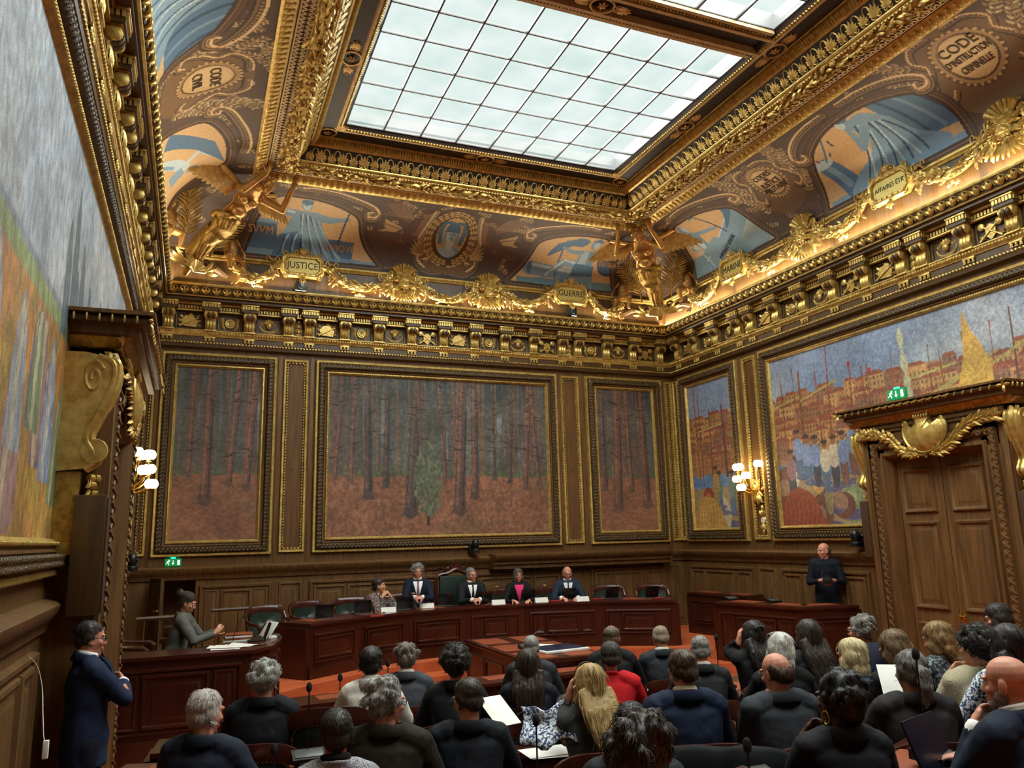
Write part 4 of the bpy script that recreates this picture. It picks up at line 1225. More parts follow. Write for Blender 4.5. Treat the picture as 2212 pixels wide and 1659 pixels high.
def p_field(w, h, seed):
    """x runs from the near end of the left wall towards the back"""
    P = Paint(w, h, 100, '#8e98a4')
    P.blend(np.clip(0.4 + P.noise(0.8, 0.5, seed, ay=3), 0, 1), '#a8a49b', 0.7); P.blend(np.clip(P.noise(1, 0.25, seed + 1, ay=3), 0, 1), '#8095ab', 0.6)
    yh = 0.52 * h
    sl = yh - P.X * 0.02
    P.blend(np.clip((sl + 0.16 - P.Y) / 0.03, 0, 1), '#6f7a84'); P.blend(np.clip((sl + 0.1 - P.Y) / 0.02, 0, 1), '#7d8a5c')
    P.blend(np.clip((sl - 0.02 - P.Y) / 0.03, 0, 1), '#a8753f'); P.blend((P.Y < sl - 0.5) * np.clip(0.5 + P.noise(1, 0.3, seed + 2), 0, 1), '#a88a3f', 0.8)
    P.blend((P.Y < sl) * np.clip(P.noise(1.2, 0.12, seed + 3, ay=2), 0, 1), '#7f7440', 0.7)
    r = random.Random(seed)
    for x, hh in ((3.62, 0.75), (3.9, 1.1), (4.05, 0.5), (4.3, 0.8), (4.75, 0.6), (5.5, 0.7), (6.2, 0.6), (7.0, 0.8)):
        P.poly(curve([(x - 0.1, yh - 0.1), (x - 0.12, yh + hh * 0.5), (x, yh + hh), (x + 0.12, yh + hh * 0.5), (x + 0.1, yh - 0.1)]), '#4c5c66')
    for i in range(15):                     # stooks with violet shadows
        x, y = r.uniform(1.6, 4.6), r.uniform(0.25, yh - 0.45)
        s = r.uniform(0.3, 0.6)
        c = r.choice(['#7b86a0', '#5c5a6c', '#8d9199', '#8f6f6a', '#6b7a5a'])
        P.poly(curve([(x - s * 0.35, y - s * 0.6), (x - s * 0.3, y + s * 0.3), (x, y + s), (x + s * 0.3, y + s * 0.3), (x + s * 0.35, y - s * 0.6)]), c); P.line([(x, y + s * 0.8), (x - s * 0.1, y - s * 0.5)], s * 0.2, '#b7a98c', 0.7)
    P.grain(0.2, 0.03, seed + 6, ay=2); P.grain(0.15, 0.3, seed + 7)
    return P

LEAFBAND = mesh('leafband', *leaf_unit(1, 0.6, 0.3, 3))
def painting(name, label, mw, u0, u1, z0, z1, P, group=None, bead=True):
    uc = (u0 + u1) / 2
    rt = empty(name, label, 'painting', group, mw=mw @ T(uc, 0, z0))
    a, b, h = u0 - uc, u1 - uc, z1 - z0
    g = MB(); rect_frame(g, a, b, 0, h, [(-0.012, 0), (-0.012, 0.05), (0.0, 0.065), (0.03, 0.06), (0.045, 0.04)])
    obj('outer_gilded_edge', g, GOLD, rt)
    g = MB(); rect_frame(g, a, b, 0, h, [(0.045, 0.04)] + [(0.0925 - 0.0475 * math.cos(q), 0.05 + 0.055 * math.sin(q)) for q in np.linspace(0, math.pi, 7)] + [(0.14, 0.045)])
    for i, (x, y, z, an) in enumerate(perim(a, b, 0, h, 0.0925, 0.095, 0.062)):
        g.inst(LEAF, [T(x, y, z, 0, -an + e, 0, (0.055, 0.07, 0.07)) for e in (0.9, -0.9)])
    obj('carved_band', g, CARVE, rt, smooth=60)
    g = MB(); rect_frame(g, a, b, 0, h, [(0.14, 0.045), (0.15, 0.06), (0.165, 0.055), (0.17, 0.04), (0.187, 0.036)])
    obj('oak_step', g, OAK, rt)
    g = MB(); rect_frame(g, a, b, 0, h, [(0.185, 0.036), (0.195, 0.06), (0.212, 0.062), (0.218, 0.045), (0.232, 0.035), (0.238, 0.012)])
    if bead:
        g.inst(BEAD, [T(x, y, z, s=0.013) for x, y, z, an in perim(a, b, 0, h, 0.203, 0.064, 0.036)])
    obj('gilded_sight_edge', g, GOLD, rt)
    P.build('canvas', lambda X, Y: (X + a + 0.232, np.full_like(X, -0.014), Y + 0.232), CANVAS, rt)
    return rt
FZ0, FZ1 = 2.075, 5.34
def cw(u0, u1): return u1 - u0 - 0.464, FZ1 - FZ0 - 0.464
painting('framed_painting', 'tall framed forest painting at the left end of the back wall', WB, -0.57, 1.203, FZ0, FZ1, p_forest(*cw(-0.57, 1.203), 11), bead=False)
painting('framed_painting', 'wide framed forest painting in the middle of the back wall', WB, 1.872, 6.457, FZ0, FZ1, p_forest_big(*cw(1.872, 6.457), 23))
painting('framed_painting', 'narrow framed forest painting at the right end of the back wall', WB, 7.111, 8.856, FZ0, FZ1, p_forest(*cw(7.111, 8.856), 37), bead=False)
painting('framed_painting', 'narrow framed harbour painting between the room corner and the right wall lamp', WR, -13.2, -11.39, FZ0, FZ1, p_harbour(*cw(-13.2, -11.39), 5), bead=False)
painting('framed_painting', 'very wide framed harbour painting above the big right-hand door', WR, -10.73, -4.13, FZ0, FZ1, p_harbour(*cw(-10.73, -4.13), 9))
painting('framed_painting', 'huge framed field painting on the near left wall', WL, 2.0, 10.73, FZ0, FZ1, p_field(*cw(2.0, 10.73), 3))
painting('framed_painting', 'narrow framed painting on the left wall beyond the lamp, seen edge-on', WL, 11.39, 13.2, FZ0, FZ1, p_harbour(*cw(11.39, 13.2), 15), bead=False)
nt_ = 11
def strip(mw, u0, u1):
    global nt_
    g = MB(); rect_frame(g, u0, u1, FZ0 + 0.01, FZ1 - 0.01, [(0, 0), (0, 0.03), (0.008, 0.045), (0.035, 0.04), (0.045, 0.02)])
    o = obj('trim_%d' % nt_, g, GOLD, kind='structure', mw=mw)
    b = MB().inst(BEAD, [T(x, y, z, 0, -an, 0, (0.022, 0.014, 0.014)) for x, y, z, an in perim(u0, u1, FZ0 + 0.01, FZ1 - 0.01, 0.063, 0.02, 0.05)])
    obj('gilded_beading', b, GOLD, o)
    nt_ += 1
for mw, a, b in ((WB, 1.326, 1.738), (WB, 6.558, 6.956), (WB, 8.955, 9.13), (WB, -0.86, -0.66), (WR, -11.225, -10.845), (WR, -13.46, -13.27), (WL, 10.845, 11.225), (WL, 13.27, 13.46), (WR, -4.0, -3.62)):
    strip(mw, a, b)
kh = MB()
for u in (1.53, 6.75): kh.lathe([(0.0, 0.012), (0.012, 0.012), (0.014, 0), (0, 0)], 10, (u, 0, 3.45), 'y')
obj('trim_%d' % nt_, kh, BLACKP, kind='structure', mw=WB)

# ------------------------------------------------------------------ great doors with carved surrounds
def braid(mb, pts, w, d):
    """band of crossed laths"""
    for (x0, z0), (x1, z1) in zip(pts[:-1], pts[1:]):
        l = math.hypot(x1 - x0, z1 - z0); n = int(l / 0.1)
        an = math.atan2(z1 - z0, x1 - x0)
        for i in range(n):
            t = (i + 0.5) / n
            for s in (-1, 1):
                mb.tube([(x0 + (x1 - x0) * t + (w * math.cos(an + s * 0.8)) * e * 0.5, -d - 0.012 * (s > 0) * (1 - abs(e)), z0 + (z1 - z0) * t + w * math.sin(an + s * 0.8) * e * 0.5) for e in (-1, 0, 1)], [0.008, 0.016, 0.008], 5)
def great_door(num, mw, uc, full=True):
    """uc = centre along the wall"""
    rt = empty('door_%d' % num, kind='structure', mw=mw @ T(uc, 0, 0))
    s = MB()
    for e in (-1, 1):
        a, b = sorted((e * 0.73, e * 1.10))
        s.box(a, b, -0.30, 0, 0, 3.66)
    s.box(-1.10, 1.10, -0.30, 0, 3.2, 3.66)
    # mouldings of the architrave
    pr = [(0.0, 0.30), (0.0, 0.325), (0.05, 0.33), (0.06, 0.31), (0.09, 0.31), (0.10, 0.325)]
    rect_frame(s, -1.08, 1.08, -0.5, 3.64, pr)
    pr = [(0.0, 0.30), (0.015, 0.33), (0.05, 0.33), (0.07, 0.30), (0.10, 0.22), (0.12, 0.16)]
    rect_frame(s, -0.80, 0.80, -0.5, 3.26, pr)
    obj('architrave', s, OAK, rt)
    s = MB()
    for pts in ([(-0.89, 0.1), (-0.89, 3.40)], [(0.89, 0.1), (0.89, 3.40)], [(-0.84, 3.36), (0.84, 3.36)]):
        (x0, z0), (x1, z1) = pts
        if x0 == x1: s.tube([(x0, -0.30, z0), (x1, -0.30, z1)], 0.055, 8)
        else: s.tube([(x0, -0.30, z0), (x1, -0.30, z1)], 0.055, 8)
        braid(s, pts, 0.115, 0.345)
    obj('braided_moulding', s, OAK, rt)
    e_ = MB()
    ex = lambda p, m=1: extrude(m, p, 0, 0)
    def crown(mb, prof, base=1.06):
        rings = []
        for d, z in prof:
            k = d - 0.30
            rings.append([(-base - k, 0, z), (-base - k, -d, z), (base + k, -d, z), (base + k, 0, z)])
        rings2 = [[r[j] for r in rings] for j in range(4)]
        mb.sweep(rings2, None, caps=False, profclosed=False)
    crown(e_, [(0.30, 3.64), (0.33, 3.65), (0.34, 3.67)])
    crown(e_, [(0.42, 3.74), (0.47, 3.75), (0.47, 3.80), (0.50, 3.81)])
    crown(e_, [(0.55, 3.875), (0.57, 3.88), (0.57, 3.905), (0.0, 3.93)])
    e_.box(-1.09, 1.09, -0.30, 0, 3.64, 3.9)
    obj('entablature', e_, OAK, rt)
    g = MB()
    crown(g, [(0.335, 3.665), (0.37, 3.67), (0.40, 3.72), (0.42, 3.745)])
    obj('leaf_moulding', g, GOLDD, rt)
    g, dk = MB(), MB()
    crown(dk, [(0.50, 3.81)] + [(0.50 + 0.045 * math.sin(q), 3.845 - 0.035 * math.cos(q)) for q in np.linspace(0.2, math.pi - 0.2, 5)] + [(0.52, 3.88)])
    n = 22
    for i in range(n):
        x = -1.28 + 2.56 * (i + 0.5) / n
        if abs(i - n / 2 + 0.5) < n / 2 - 1:
            g.inst(EGG, [T(x, -0.535, 3.845, 0, R(28), 0, (0.032, 0.05, 0.062))])
            if 5 < i < n - 6: g.tube([(x - 0.05, -0.55, 3.835), (x + 0.05, -0.55, 3.855)], 0.014, 5)
    for e in (-1, 1):
        g.inst(LEAF, [T(e * 1.27, -0.53, 3.84, 0, a, 0, 0.09) for a in (0, 1.5, 3.1, 4.6)])
        for i in range(6): g.inst(EGG, [T(e * 1.315, -0.45 + 0.08 * i, 3.845, 0, 0, 0, (0.05, 0.03, 0.05))])
    g.inst(BEAD, [T(-1.12 + 0.033 * i, -0.345, 3.662, s=0.012) for i in range(68)])
    obj('torus_moulding', dk, OAKD, rt)
    obj('gilded_torus_ornament', g, GOLD, rt)
    # gilt frieze band under the crown
    g = MB(); g.box(-1.06, 1.06, -0.315, -0.3, 3.605, 3.64)
    for e in (-1, 1): g.box(min(e * 1.02, e * 1.06), max(e * 1.02, e * 1.06), -0.315, -0.3, 3.2, 3.61)
    obj('gilded_fillet', g, GOLDD, rt)
    # scroll brackets at both sides, with fruit drops
    for e in (-1, 1):
        b = MB()
        x = e * 1.16
        body = [(0.30, 3.56), (0.34, 3.52), (0.33, 3.36), (0.25, 3.15), (0.20, 3.0), (0.26, 2.86), (0.18, 2.78)]
        for off in (-0.07, 0.0, 0.07):
            b.tube([(x + off, -d, z) for d, z in curve(body, 5)], 0.03, 6)
        pr_ = [(0.0, 3.60)] + curve([(0.15, 3.60), (0.33, 3.54), (0.34, 3.38), (0.26, 3.15), (0.20, 3.0), (0.25, 2.88), (0.18, 2.78)], 4) + [(0.0, 2.76)]
        b.sweep([[(x + q, -d, z) for d, z in pr_] for q in (-0.095, 0.095)], None)
        for q in (-0.097, 0.097):
            b.tube([(x + q, -0.20 - 0.5 * sx_, sz_ + 3.42) for sx_, sz_ in spiral(0, 0, 0.13, 0.03, 0.5, 1.5, 18)], 0.013, 5)
            b.tube([(x + q, -d + 0.02, z) for d, z in pr_[3:-3]], 0.016, 5)
        for w_ in (-0.1, 0.1):
            b.lathe([(0.0, 0), (0.085, 0), (0.09, 0.012), (0.05, 0.025), (0.03, 0.03), (0, 0.02)], 14, (x + w_, -0.235, 2.90), 'x')
        b.inst(LEAF, [T(x + 0.05 * k, -0.31 + 0.04 * abs(k), 3.62, R(-10), R(90) + 0.25 * k, 0, (0.3, 0.2, 0.2)) for k in (-1, 0, 1)])
        b.inst(LEAF, [T(x, -0.33, 3.66, 0, a, 0, (0.13, 0.12, 0.12)) for a in (-0.4, -1.2, -1.57, -1.95, -2.7)])
        obj('scroll_bracket', b, GOLD, rt)
        f = MB()
        for i in range(9):
            z = 2.72 - 0.055 * i
            r_ = 0.055 * (1 - i / 11)
            f.inst(BEAD, [T(x + rnd.uniform(-1, 1) * r_, -0.2 - rnd.uniform(0, 1) * r_, z, s=0.032) for _ in range(3)])
            f.inst(LEAF, [T(x, -0.2, z, 0, R(90) + q, 0, 0.1 * (1 - i / 14)) for q in (-0.8, 0.8)])
        f.box(x - 0.07, x + 0.07, -0.16, 0, 2.2, 2.76)
        obj('fruit_drop', f, GOLDD, rt)
    # gilded cartouche with oak and laurel branches over the opening
    g = MB()
    sh = curve([(-0.28, 3.62), (-0.33, 3.48), (-0.24, 3.28), (0, 3.18), (0.24, 3.28), (0.33, 3.48), (0.28, 3.62), (0.2, 3.52), (0.1, 3.60), (0.1, 3.66), (-0.1, 3.66), (-0.1, 3.60), (-0.2, 3.52)], 5)
    c = (0, 3.44)
    n = len(sh)
    g.sweep([[(c[0] + (p[0] - c[0]) * k, -d, c[1] + (p[1] - c[1]) * k) for p in sh] for k, d in ((1.0, 0.33), (1.03, 0.37), (0.96, 0.40), (0.9, 0.385), (0.86, 0.40), (0.4, 0.44), (0.05, 0.45))], None)
    g.inst(EGG, [T(-0.1 + 0.04 * i, -0.40, 3.67, s=(0.035, 0.06, 0.05)) for i in range(6)])
    g.bbox(-0.13, 0.13, -0.41, -0.33, 3.70, 3.73, 0.01)
    g.inst(SCROLL, [T(s * 0.27, -0.38, 3.60, s=(s * 0.10, 0.1, 0.1)) for s in (-1, 1)])
    g.inst(LEAF, [T(0, -0.37, 3.72, 0, -math.pi / 2 + q, 0, 0.09) for q in (-0.8, -0.4, 0, 0.4, 0.8)])
    obj('cartouche', g, GOLD, rt)
    for s in (-1, 1):
        b = MB()
        path = curve([(s * 0.05, 3.16), (s * 0.3, 3.22), (s * 0.5, 3.40), (s * 0.75, 3.50), (s * 1.0, 3.50)], 7)
        b.tube([(x, -0.37, z) for x, z in path], [0.02 - 0.013 * i / len(path) for i in range(len(path))], 6)
        for i, (x, z) in enumerate(path[2:]):
            for q in (0.8, -0.8, 0.1):
                an = (0.4 if s > 0 else math.pi - 0.4) + q * rnd.uniform(0.6, 1.2)
                b.inst(LEAF, [T(x, -0.37, z, rnd.uniform(-0.4, 0.4), -an, 0, (0.13, 0.12, 0.11))])
        b.inst(ROSE, [T(s * 0.12 * k, -0.39, 3.15 + 0.012 * k * k, s=0.08) for k in (0, 1, 2)])
        obj('laurel_branch', b, GOLDD, rt)
    for s in (-1, 1):                                     # the two leaves
        l = MB()
        a, b = sorted((s * 0.005, s * 0.72))
        l.box(a, b, -0.15, -0.02, 0.02, 3.22)
        for z0, z1 in ((2.42, 3.02), (1.18, 2.32), (0.15, 1.02)):
            rect_frame(l, a + 0.1, b - 0.1, z0, z1, [(0, 0.15), (0.02, 0.185), (0.045, 0.175), (0.06, 0.155), (0.09, 0.155), (0.11, 0.165), (0.13, 0.172)], True)
        lo = obj('door_leaf', l, OAK, rt)
        if s * (1 if mw is WR else -1) > 0:
            k = MB().lathe([(0, 0.0), (0.035, 0.0), (0.03, 0.015), (0.012, 0.02), (0.012, 0.05), (0.03, 0.06), (0.036, 0.08), (0.025, 0.1), (0, 0.105)], 14, (a + 0.06 if s > 0 else b - 0.06, -0.15, 1.12), 'y')
            k.bbox((a if s > 0 else b - 0.05) + 0.035, (a if s > 0 else b - 0.05) + 0.085, -0.158, -0.15, 1.0, 1.2, 0.004)
            obj('door_knob', k, BRASS, lo)
    return rt
great_door(1, WR, -7.3)
great_door(2, WL, 7.3, False)

# ------------------------------------------------------------------ small fittings on the walls
GREEN = mat('exit_green', '#0f7a45', 0.5, emit='#0a7a40', estr=0.7)
WHITE_E = mat('sign_white', '#e8fff0', 0.5, emit='#d8ffe8', estr=0.9)
LED = mat('green_lamp', '#20ff90', 0.4, emit='#18ff80', estr=7)
def exit_sign(label, mw):
    rt = empty('exit_sign', label, 'sign', 'green emergency exit signs', mw=mw)
    obj('housing', MB().bbox(-0.145, 0.145, -0.045, 0, 0, 0.145, 0.006), GREEN, rt)
    p = MB()
    d0, d1 = -0.045, -0.048
    p.prism([(-0.012, 0.045), (0.012, 0.045), (0.012, 0.075), (0.028, 0.075), (0, 0.045 - 0.01)], d0, d1) if False else None
    p.prism([(-0.006, 0.06), (0.006, 0.06), (0.006, 0.115), (-0.006, 0.115)], d0, d1)
    p.prism([(0, 0.03), (0.026, 0.064), (-0.026, 0.064)], d0, d1)
    p.prism([(0.075, 0.025), (0.118, 0.025), (0.118, 0.118), (0.075, 0.118)], d0, d1)
    st = lambda a, b, w: p.prism([(a[0] - w * (b[1] - a[1]), a[1] + w * (b[0] - a[0])), (a[0] + w * (b[1] - a[1]), a[1] - w * (b[0] - a[0])), (b[0] + w * (b[1] - a[1]), b[1] - w * (b[0] - a[0])), (b[0] - w * (b[1] - a[1]), b[1] + w * (b[0] - a[0]))], d0, d1)
    st((-0.095, 0.068), (-0.078, 0.1), 0.28); st((-0.095, 0.07), (-0.07, 0.045), 0.18); st((-0.07, 0.045), (-0.075, 0.025), 0.25)
    st((-0.095, 0.07), (-0.118, 0.05), 0.2); st((-0.118, 0.05), (-0.132, 0.045), 0.3); st((-0.08, 0.1), (-0.055, 0.085), 0.15); st((-0.082, 0.1), (-0.11, 0.095), 0.15)
    p.lathe([(0.013, 0), (0.013, 0.003), (0, 0.003)], 12, (-0.068, -0.045, 0.115), 'y')
    obj('pictogram', p, WHITE_E, rt)
    obj('status_lamp', MB().bbox(-0.04, 0.04, -0.03, -0.005, 0.145, 0.17, 0.006), LED, rt)
exit_sign('green exit sign under the tall forest painting at the left of the back wall', WB @ T(-0.245, -0.0, 1.922, s=0.82))
exit_sign('green exit sign standing on the cornice of the big right-hand door', WR @ T(-7.55, -0.45, 3.925))
exit_sign('green exit sign on the cornice of the left-hand door', WL @ T(8.25, -0.30, 3.925, 0, 0, 0))
exit_sign('green exit sign high on the left wall in the far corner', WL @ T(11.04, -0.05, 4.80))

def ptz(label, mw):
    rt = empty('dome_camera', label, 'camera', 'black swivel cameras on the wainscot ledge', mw=mw)
    b = MB().bbox(-0.10, 0.06, -0.10, 0.0, -0.02, 0.18, 0.01).bbox(-0.07, 0.07, -0.24, -0.05, -0.02, 0.0, 0.006)
    obj('bracket', b, BLACKP, rt)
    b = MB().lathe([(0, 0), (0.075, 0), (0.08, 0.02), (0.07, 0.05), (0.05, 0.055)], 18, (0, -0.16, 0)).lathe([(0.045, 0.05), (0.06, 0.08), (0.063, 0.15), (0.05, 0.20), (0.025, 0.22), (0, 0.225)], 18, (0, -0.16, 0))
    obj('head', b, BLACKP, rt)
    obj('lens', MB().lathe([(0, 0), (0.032, 0), (0.032, 0.02), (0.02, 0.025), (0, 0.02)], 14, (0, -0.215, 0.13), 'y'), mat('lens_glass', '#1a2028', 0.05, 0.3), rt)
ptz('black swivel camera under the wide forest painting', WB @ T(4.70, 0, 2.0))
ptz('black swivel camera on the right wall beside the big door', WR @ T(-8.85, 0, 2.0))
ptz('black swivel camera on the left wall ledge in the far corner', WL @ T(12.0, 0, 1.93))

OPAL = mat('opal_glass', '#fff4e0', 0.3, emit=(1.0, 0.80, 0.52), estr=16)
def sconce(label, mw):
    rt = empty('wall_lamp', label, 'wall lamp', 'gilt wall lamps with opal globes', mw=mw)
    p = MB()
    p.lathe([(0, 0.05), (0.06, 0.045), (0.09, 0.02), (0.10, 0.0), (0, 0)], 16, (0, 0, 0.0), 'y')
    p.inst(LEAF, [T(0, -0.03, 0, 0, 2 * math.pi * k / 8, 0, 0.15) for k in range(8)])
    p.tube([(0, -0.03, -0.1), (0, -0.06, -0.2), (0, -0.02, -0.27)], [0.03, 0.02, 0.008], 8)
    p.inst(LEAF, [T(0, -0.03, -0.05, 0, R(90) + q, 0, 0.2) for q in (-0.5, 0, 0.5)])
    p.inst(SCROLL, [T(s * 0.07, -0.05, 0.14, s=(s * 0.12, 0.12, 0.12)) for s in (-1, 1)])
    p.tube([(0, -0.03, 0), (0, -0.05, 0.3), (0, -0.03, 0.45)], [0.025, 0.02, 0.008], 8)
    obj('back_plate', p, GOLD, rt)
    for i, (x, d, z) in enumerate(((-0.27, 0.20, 0.42), (-0.14, 0.34, 0.40), (0.25, 0.20, 0.43), (-0.22, 0.30, 0.20), (0.08, 0.34, 0.24), (-0.02, 0.38, 0.04))):
        a = MB()
        a.tube([(px, -pd, pz) for (px, pz), (pd, _) in zip(curve([(0, 0.02), (x * 0.5, -0.08 + z * 0.2), (x * 1.05, z * 0.45 - 0.02), (x, z - 0.07)], 6), curve([(0.03, 0), (d * 0.5, 0), (d * 0.95, 0), (d, 0)], 6))], 0.011, 6)
        a.lathe([(0.0, -0.085), (0.03, -0.08), (0.045, -0.06), (0.05, -0.05), (0, -0.045)], 12, (x, -d, z))
        ao = obj('arm', a, BRASS, rt)
        obj('globe', MB().lathe([(0.0, -0.058), (0.045, -0.056), (0.07, -0.04), (0.083, -0.01), (0.083, 0.02), (0.068, 0.05), (0.05, 0.062), (0.045, 0.062)], 18, (x, -d, z)), OPAL, ao)
sconce('gilt wall lamp with glowing globes beside the narrow harbour painting on the right', WR @ T(-11.03, 0, 2.94))
sconce('gilt wall lamp with glowing globes in the far left corner', WL @ T(11.03, 0, 2.98))
sconce('added out-of-view gilt lamp at the near end of the right wall', WR @ T(-3.81, 0, 2.94))  # extra lamp added outside the view to brighten the room
ck = empty('gilt_wall_clock', 'small gilt clock with white dial on the strip below the right wall lamp', 'clock', mw=WR @ T(-10.98, 0, 2.42))
g = MB().lathe([(0, 0.03), (0.06, 0.03), (0.075, 0.015), (0.08, 0)], 18, (0, 0, 0), 'y')
g.inst(LEAF, [T(0, -0.02, z, 0, a, 0, 0.13) for z, s in ((0.05, -1), (-0.05, 1)) for a in (s * 1.57 - 0.5, s * 1.57, s * 1.57 + 0.5)])
g.inst(SCROLL, [T(s * 0.06, -0.02, z, s=(s * 0.08, 0.08, 0.08 if z > 0 else -0.08)) for s in (-1, 1) for z in (0.12, -0.12)])
g.inst(LEAF, [T(0, -0.01, -0.12, 0, R(90), 0, 0.14), T(0, -0.01, 0.12, 0, R(-90), 0, 0.14)])
obj('case', g, GOLD, ck)
obj('dial', MB().lathe([(0.0, 0.037), (0.048, 0.037), (0.05, 0.03), (0, 0.03)], 18, (0, 0, 0), 'y'), PAPER, ck)
h = MB(); h.box(-0.003, 0.003, -0.041, -0.037, 0, 0.035); h.box(0, 0.025, -0.041, -0.037, -0.003, 0.003)
obj('hands', h, BLACKP, ck)

SPK = mat('brown_speaker_cloth', '#3d2413', 0.65, c2='#452a17', scale=(200, 200, 3), bump=0.2, bscale=(300, 300, 4))
def column_speaker(label, mw, w, z0, z1, d=0.2):
    rt = empty('column_loudspeaker', label, 'loudspeaker', 'brown column loudspeakers beside the doors', mw=mw @ T(0, 0, z0))
    obj('cabinet', MB().bbox(-w / 2, w / 2, -d, 0, 0, z1 - z0, 0.008), OAKD, rt)
    obj('grille', MB().bbox(-w / 2 + 0.012, w / 2 - 0.012, -d - 0.012, -d, 0.02, z1 - z0 - 0.02, 0.006), SPK, rt)
column_speaker('brown column loudspeaker left of the big right-hand door', WR @ T(-8.47, -0.12, 0), 0.15, 1.82, 2.62)
column_speaker('brown column loudspeaker right of the big right-hand door', WR @ T(-6.12, -0.12, 0), 0.15, 1.78, 2.62)
column_speaker('wide brown column loudspeaker on the near side of the left door', WL @ T(6.115, -0.14, 0), 0.15, 1.80, 2.6, 0.20)
column_speaker('brown column loudspeaker on the far side of the left door', WL @ T(8.47, -0.10, 0), 0.15, 1.76, 2.66, 0.17)
SPOTW = mat('spot_lens', '#ffffff', 0.3, emit=(1, 0.95, 0.85), estr=60)
def uplight(label, mw):
    rt = empty('cornice_spotlight', label, 'spotlight', 'small spotlights on the cornice', mw=mw)
    obj('body', MB().tube([(0, 0, 0), (0, 0, 0.05)], 0.012, 8).lathe([(0.02, 0.04), (0.028, 0.06), (0.028, 0.10), (0.0, 0.10)], 12), STEEL, rt)
    obj('lens', MB().ell((0, -0.012, 0.09), (0.024, 0.022, 0.024)), SPOTW, rt)
uplight('small lit spotlight on the cornice left of the JUSTICE cartouche', WB @ T(0.75, -0.37, 6.435))
uplight('small lit spotlight on the cornice right of the GUERRE cartouche', WB @ T(7.45, -0.37, 6.435))
uplight('small lit spotlight on the cornice below the MARINE cartouche', WR @ T(-11.85, -0.37, 6.435))
def projector(label, mw):
    rt = empty('black_floodlight', label, 'floodlight', 'black floodlights on the cornice', mw=mw)
    obj('housing', MB().bbox(-0.085, 0.085, -0.05, 0.07, 0.03, 0.2, 0.012), BLACKP, rt)
    obj('stirrup', MB().tube([(-0.1, 0, 0.12), (-0.1, 0, 0.01), (0.1, 0, 0.01), (0.1, 0, 0.12)], 0.01, 6), BLACKP, rt)
    obj('lens', MB().lathe([(0, 0.0), (0.05, 0.0), (0.045, 0.012), (0, 0.015)], 16, (0, -0.05, 0.115), 'y'), mat('dull_lens', '#3a4248', 0.15), rt)
projector('black floodlight on the cornice below the JUSTICE cartouche', WB @ T(1.53, -0.33, 6.44))
projector('black floodlight on the cornice below the GUERRE cartouche', WB @ T(6.73, -0.33, 6.44))
cb = MB().tube([(x, -0.035 - 0.005 * i, z) for i, (x, z) in enumerate(curve([(5.55, 1.62), (5.66, 1.55), (5.70, 1.42), (5.60, 1.28), (5.52, 1.15)], 6))], 0.0028, 5)
cbo = obj('white_cable', cb, PAPER, label='thin white cable hanging on the left wall panelling by the door', cat='cable', mw=WL)
obj('plug', MB().bbox(5.505, 5.535, -0.18, -0.15, 1.05, 1.15, 0.005), PAPER, cbo)
# ------------------------------------------------------------------ people: one skinned surface per body, hair and clothes as children
def remesh(mb, voxel, smooth=3, fold=0.0, fscale=0.12, name='surface'):
    me = mesh('tmp', np.concatenate(mb.v), mb.f, 180)
    o = bpy.data.objects.new('tmp', me)
    COL.objects.link(o)
    m = o.modifiers.new('r', 'REMESH'); m.mode = 'VOXEL'; m.voxel_size = voxel; m.use_smooth_shade = True
    if smooth:
        s = o.modifiers.new('s', 'SMOOTH'); s.factor = 0.5; s.iterations = smooth
    if fold:
        t = bpy.data.textures.get('folds%.2f' % fscale) or bpy.data.textures.new('folds%.2f' % fscale, 'CLOUDS')
        t.noise_scale = fscale
        d = o.modifiers.new('d', 'DISPLACE'); d.texture = t; d.strength = fold; d.mid_level = 0.5; d.texture_coords = 'LOCAL'
    dg = bpy.context.evaluated_depsgraph_get()
    out = bpy.data.meshes.new_from_object(o.evaluated_get(dg))
    bpy.data.objects.remove(o)
    bpy.data.meshes.remove(me)
    out.name = name
    out.materials.clear()
    out.polygons.foreach_set('use_smooth', np.ones(len(out.polygons), bool))
    return out
def cap(mb, p0, p1, r0, r1, n=10, flat=1.0, up=None):
    p0, p1 = Vector(p0), Vector(p1)
    t = (p1 - p0)
    t = t.normalized() if t.length > 1e-6 else Vector((0, 0, 1))
    mb.tube([p0 - t * r0 * 0.95, p0 - t * r0 * 0.6, p0, p1, p1 + t * r1 * 0.6, p1 + t * r1 * 0.95], [r0 * 0.3, r0 * 0.8, r0, r1, r1 * 0.8, r1 * 0.3], n, flat=flat, up=up)
def loft(mb, secs, n=16):
    """secs = [(centre, half width x, half depth y, tilt about x)]; closed stack of ellipses (superellipse)"""
    rings = []
    for c, a, b, q in secs:
        ring = []
        for k in range(n):
            w = 2 * math.pi * k / n
            x = a * math.copysign(abs(math.cos(w)) ** 0.85, math.cos(w)); y = b * math.copysign(abs(math.sin(w)) ** 0.85, math.sin(w))
            ring.append((c[0] + x, c[1] + y * math.cos(q), c[2] + y * math.sin(q)))
        rings.append(ring)
    mb.sweep(rings, None)
def colours(me, cols):
    ca = me.color_attributes.new('Col', 'FLOAT_COLOR', 'POINT')
    a = np.ones((len(me.vertices), 4), np.float32)
    a[:, :3] = cols
    ca.data.foreach_set('color', a.ravel())
SKINM = mat('skin', '#ffffff', 0.5, attr='Col', var=0.06, scale=(60, 60, 60), bump=0.06, bscale=220)
HAIRM = mat('hair', '#ffffff', 0.55, attr='Col', var=0.38, scale=(280, 280, 16))
_fab = {}
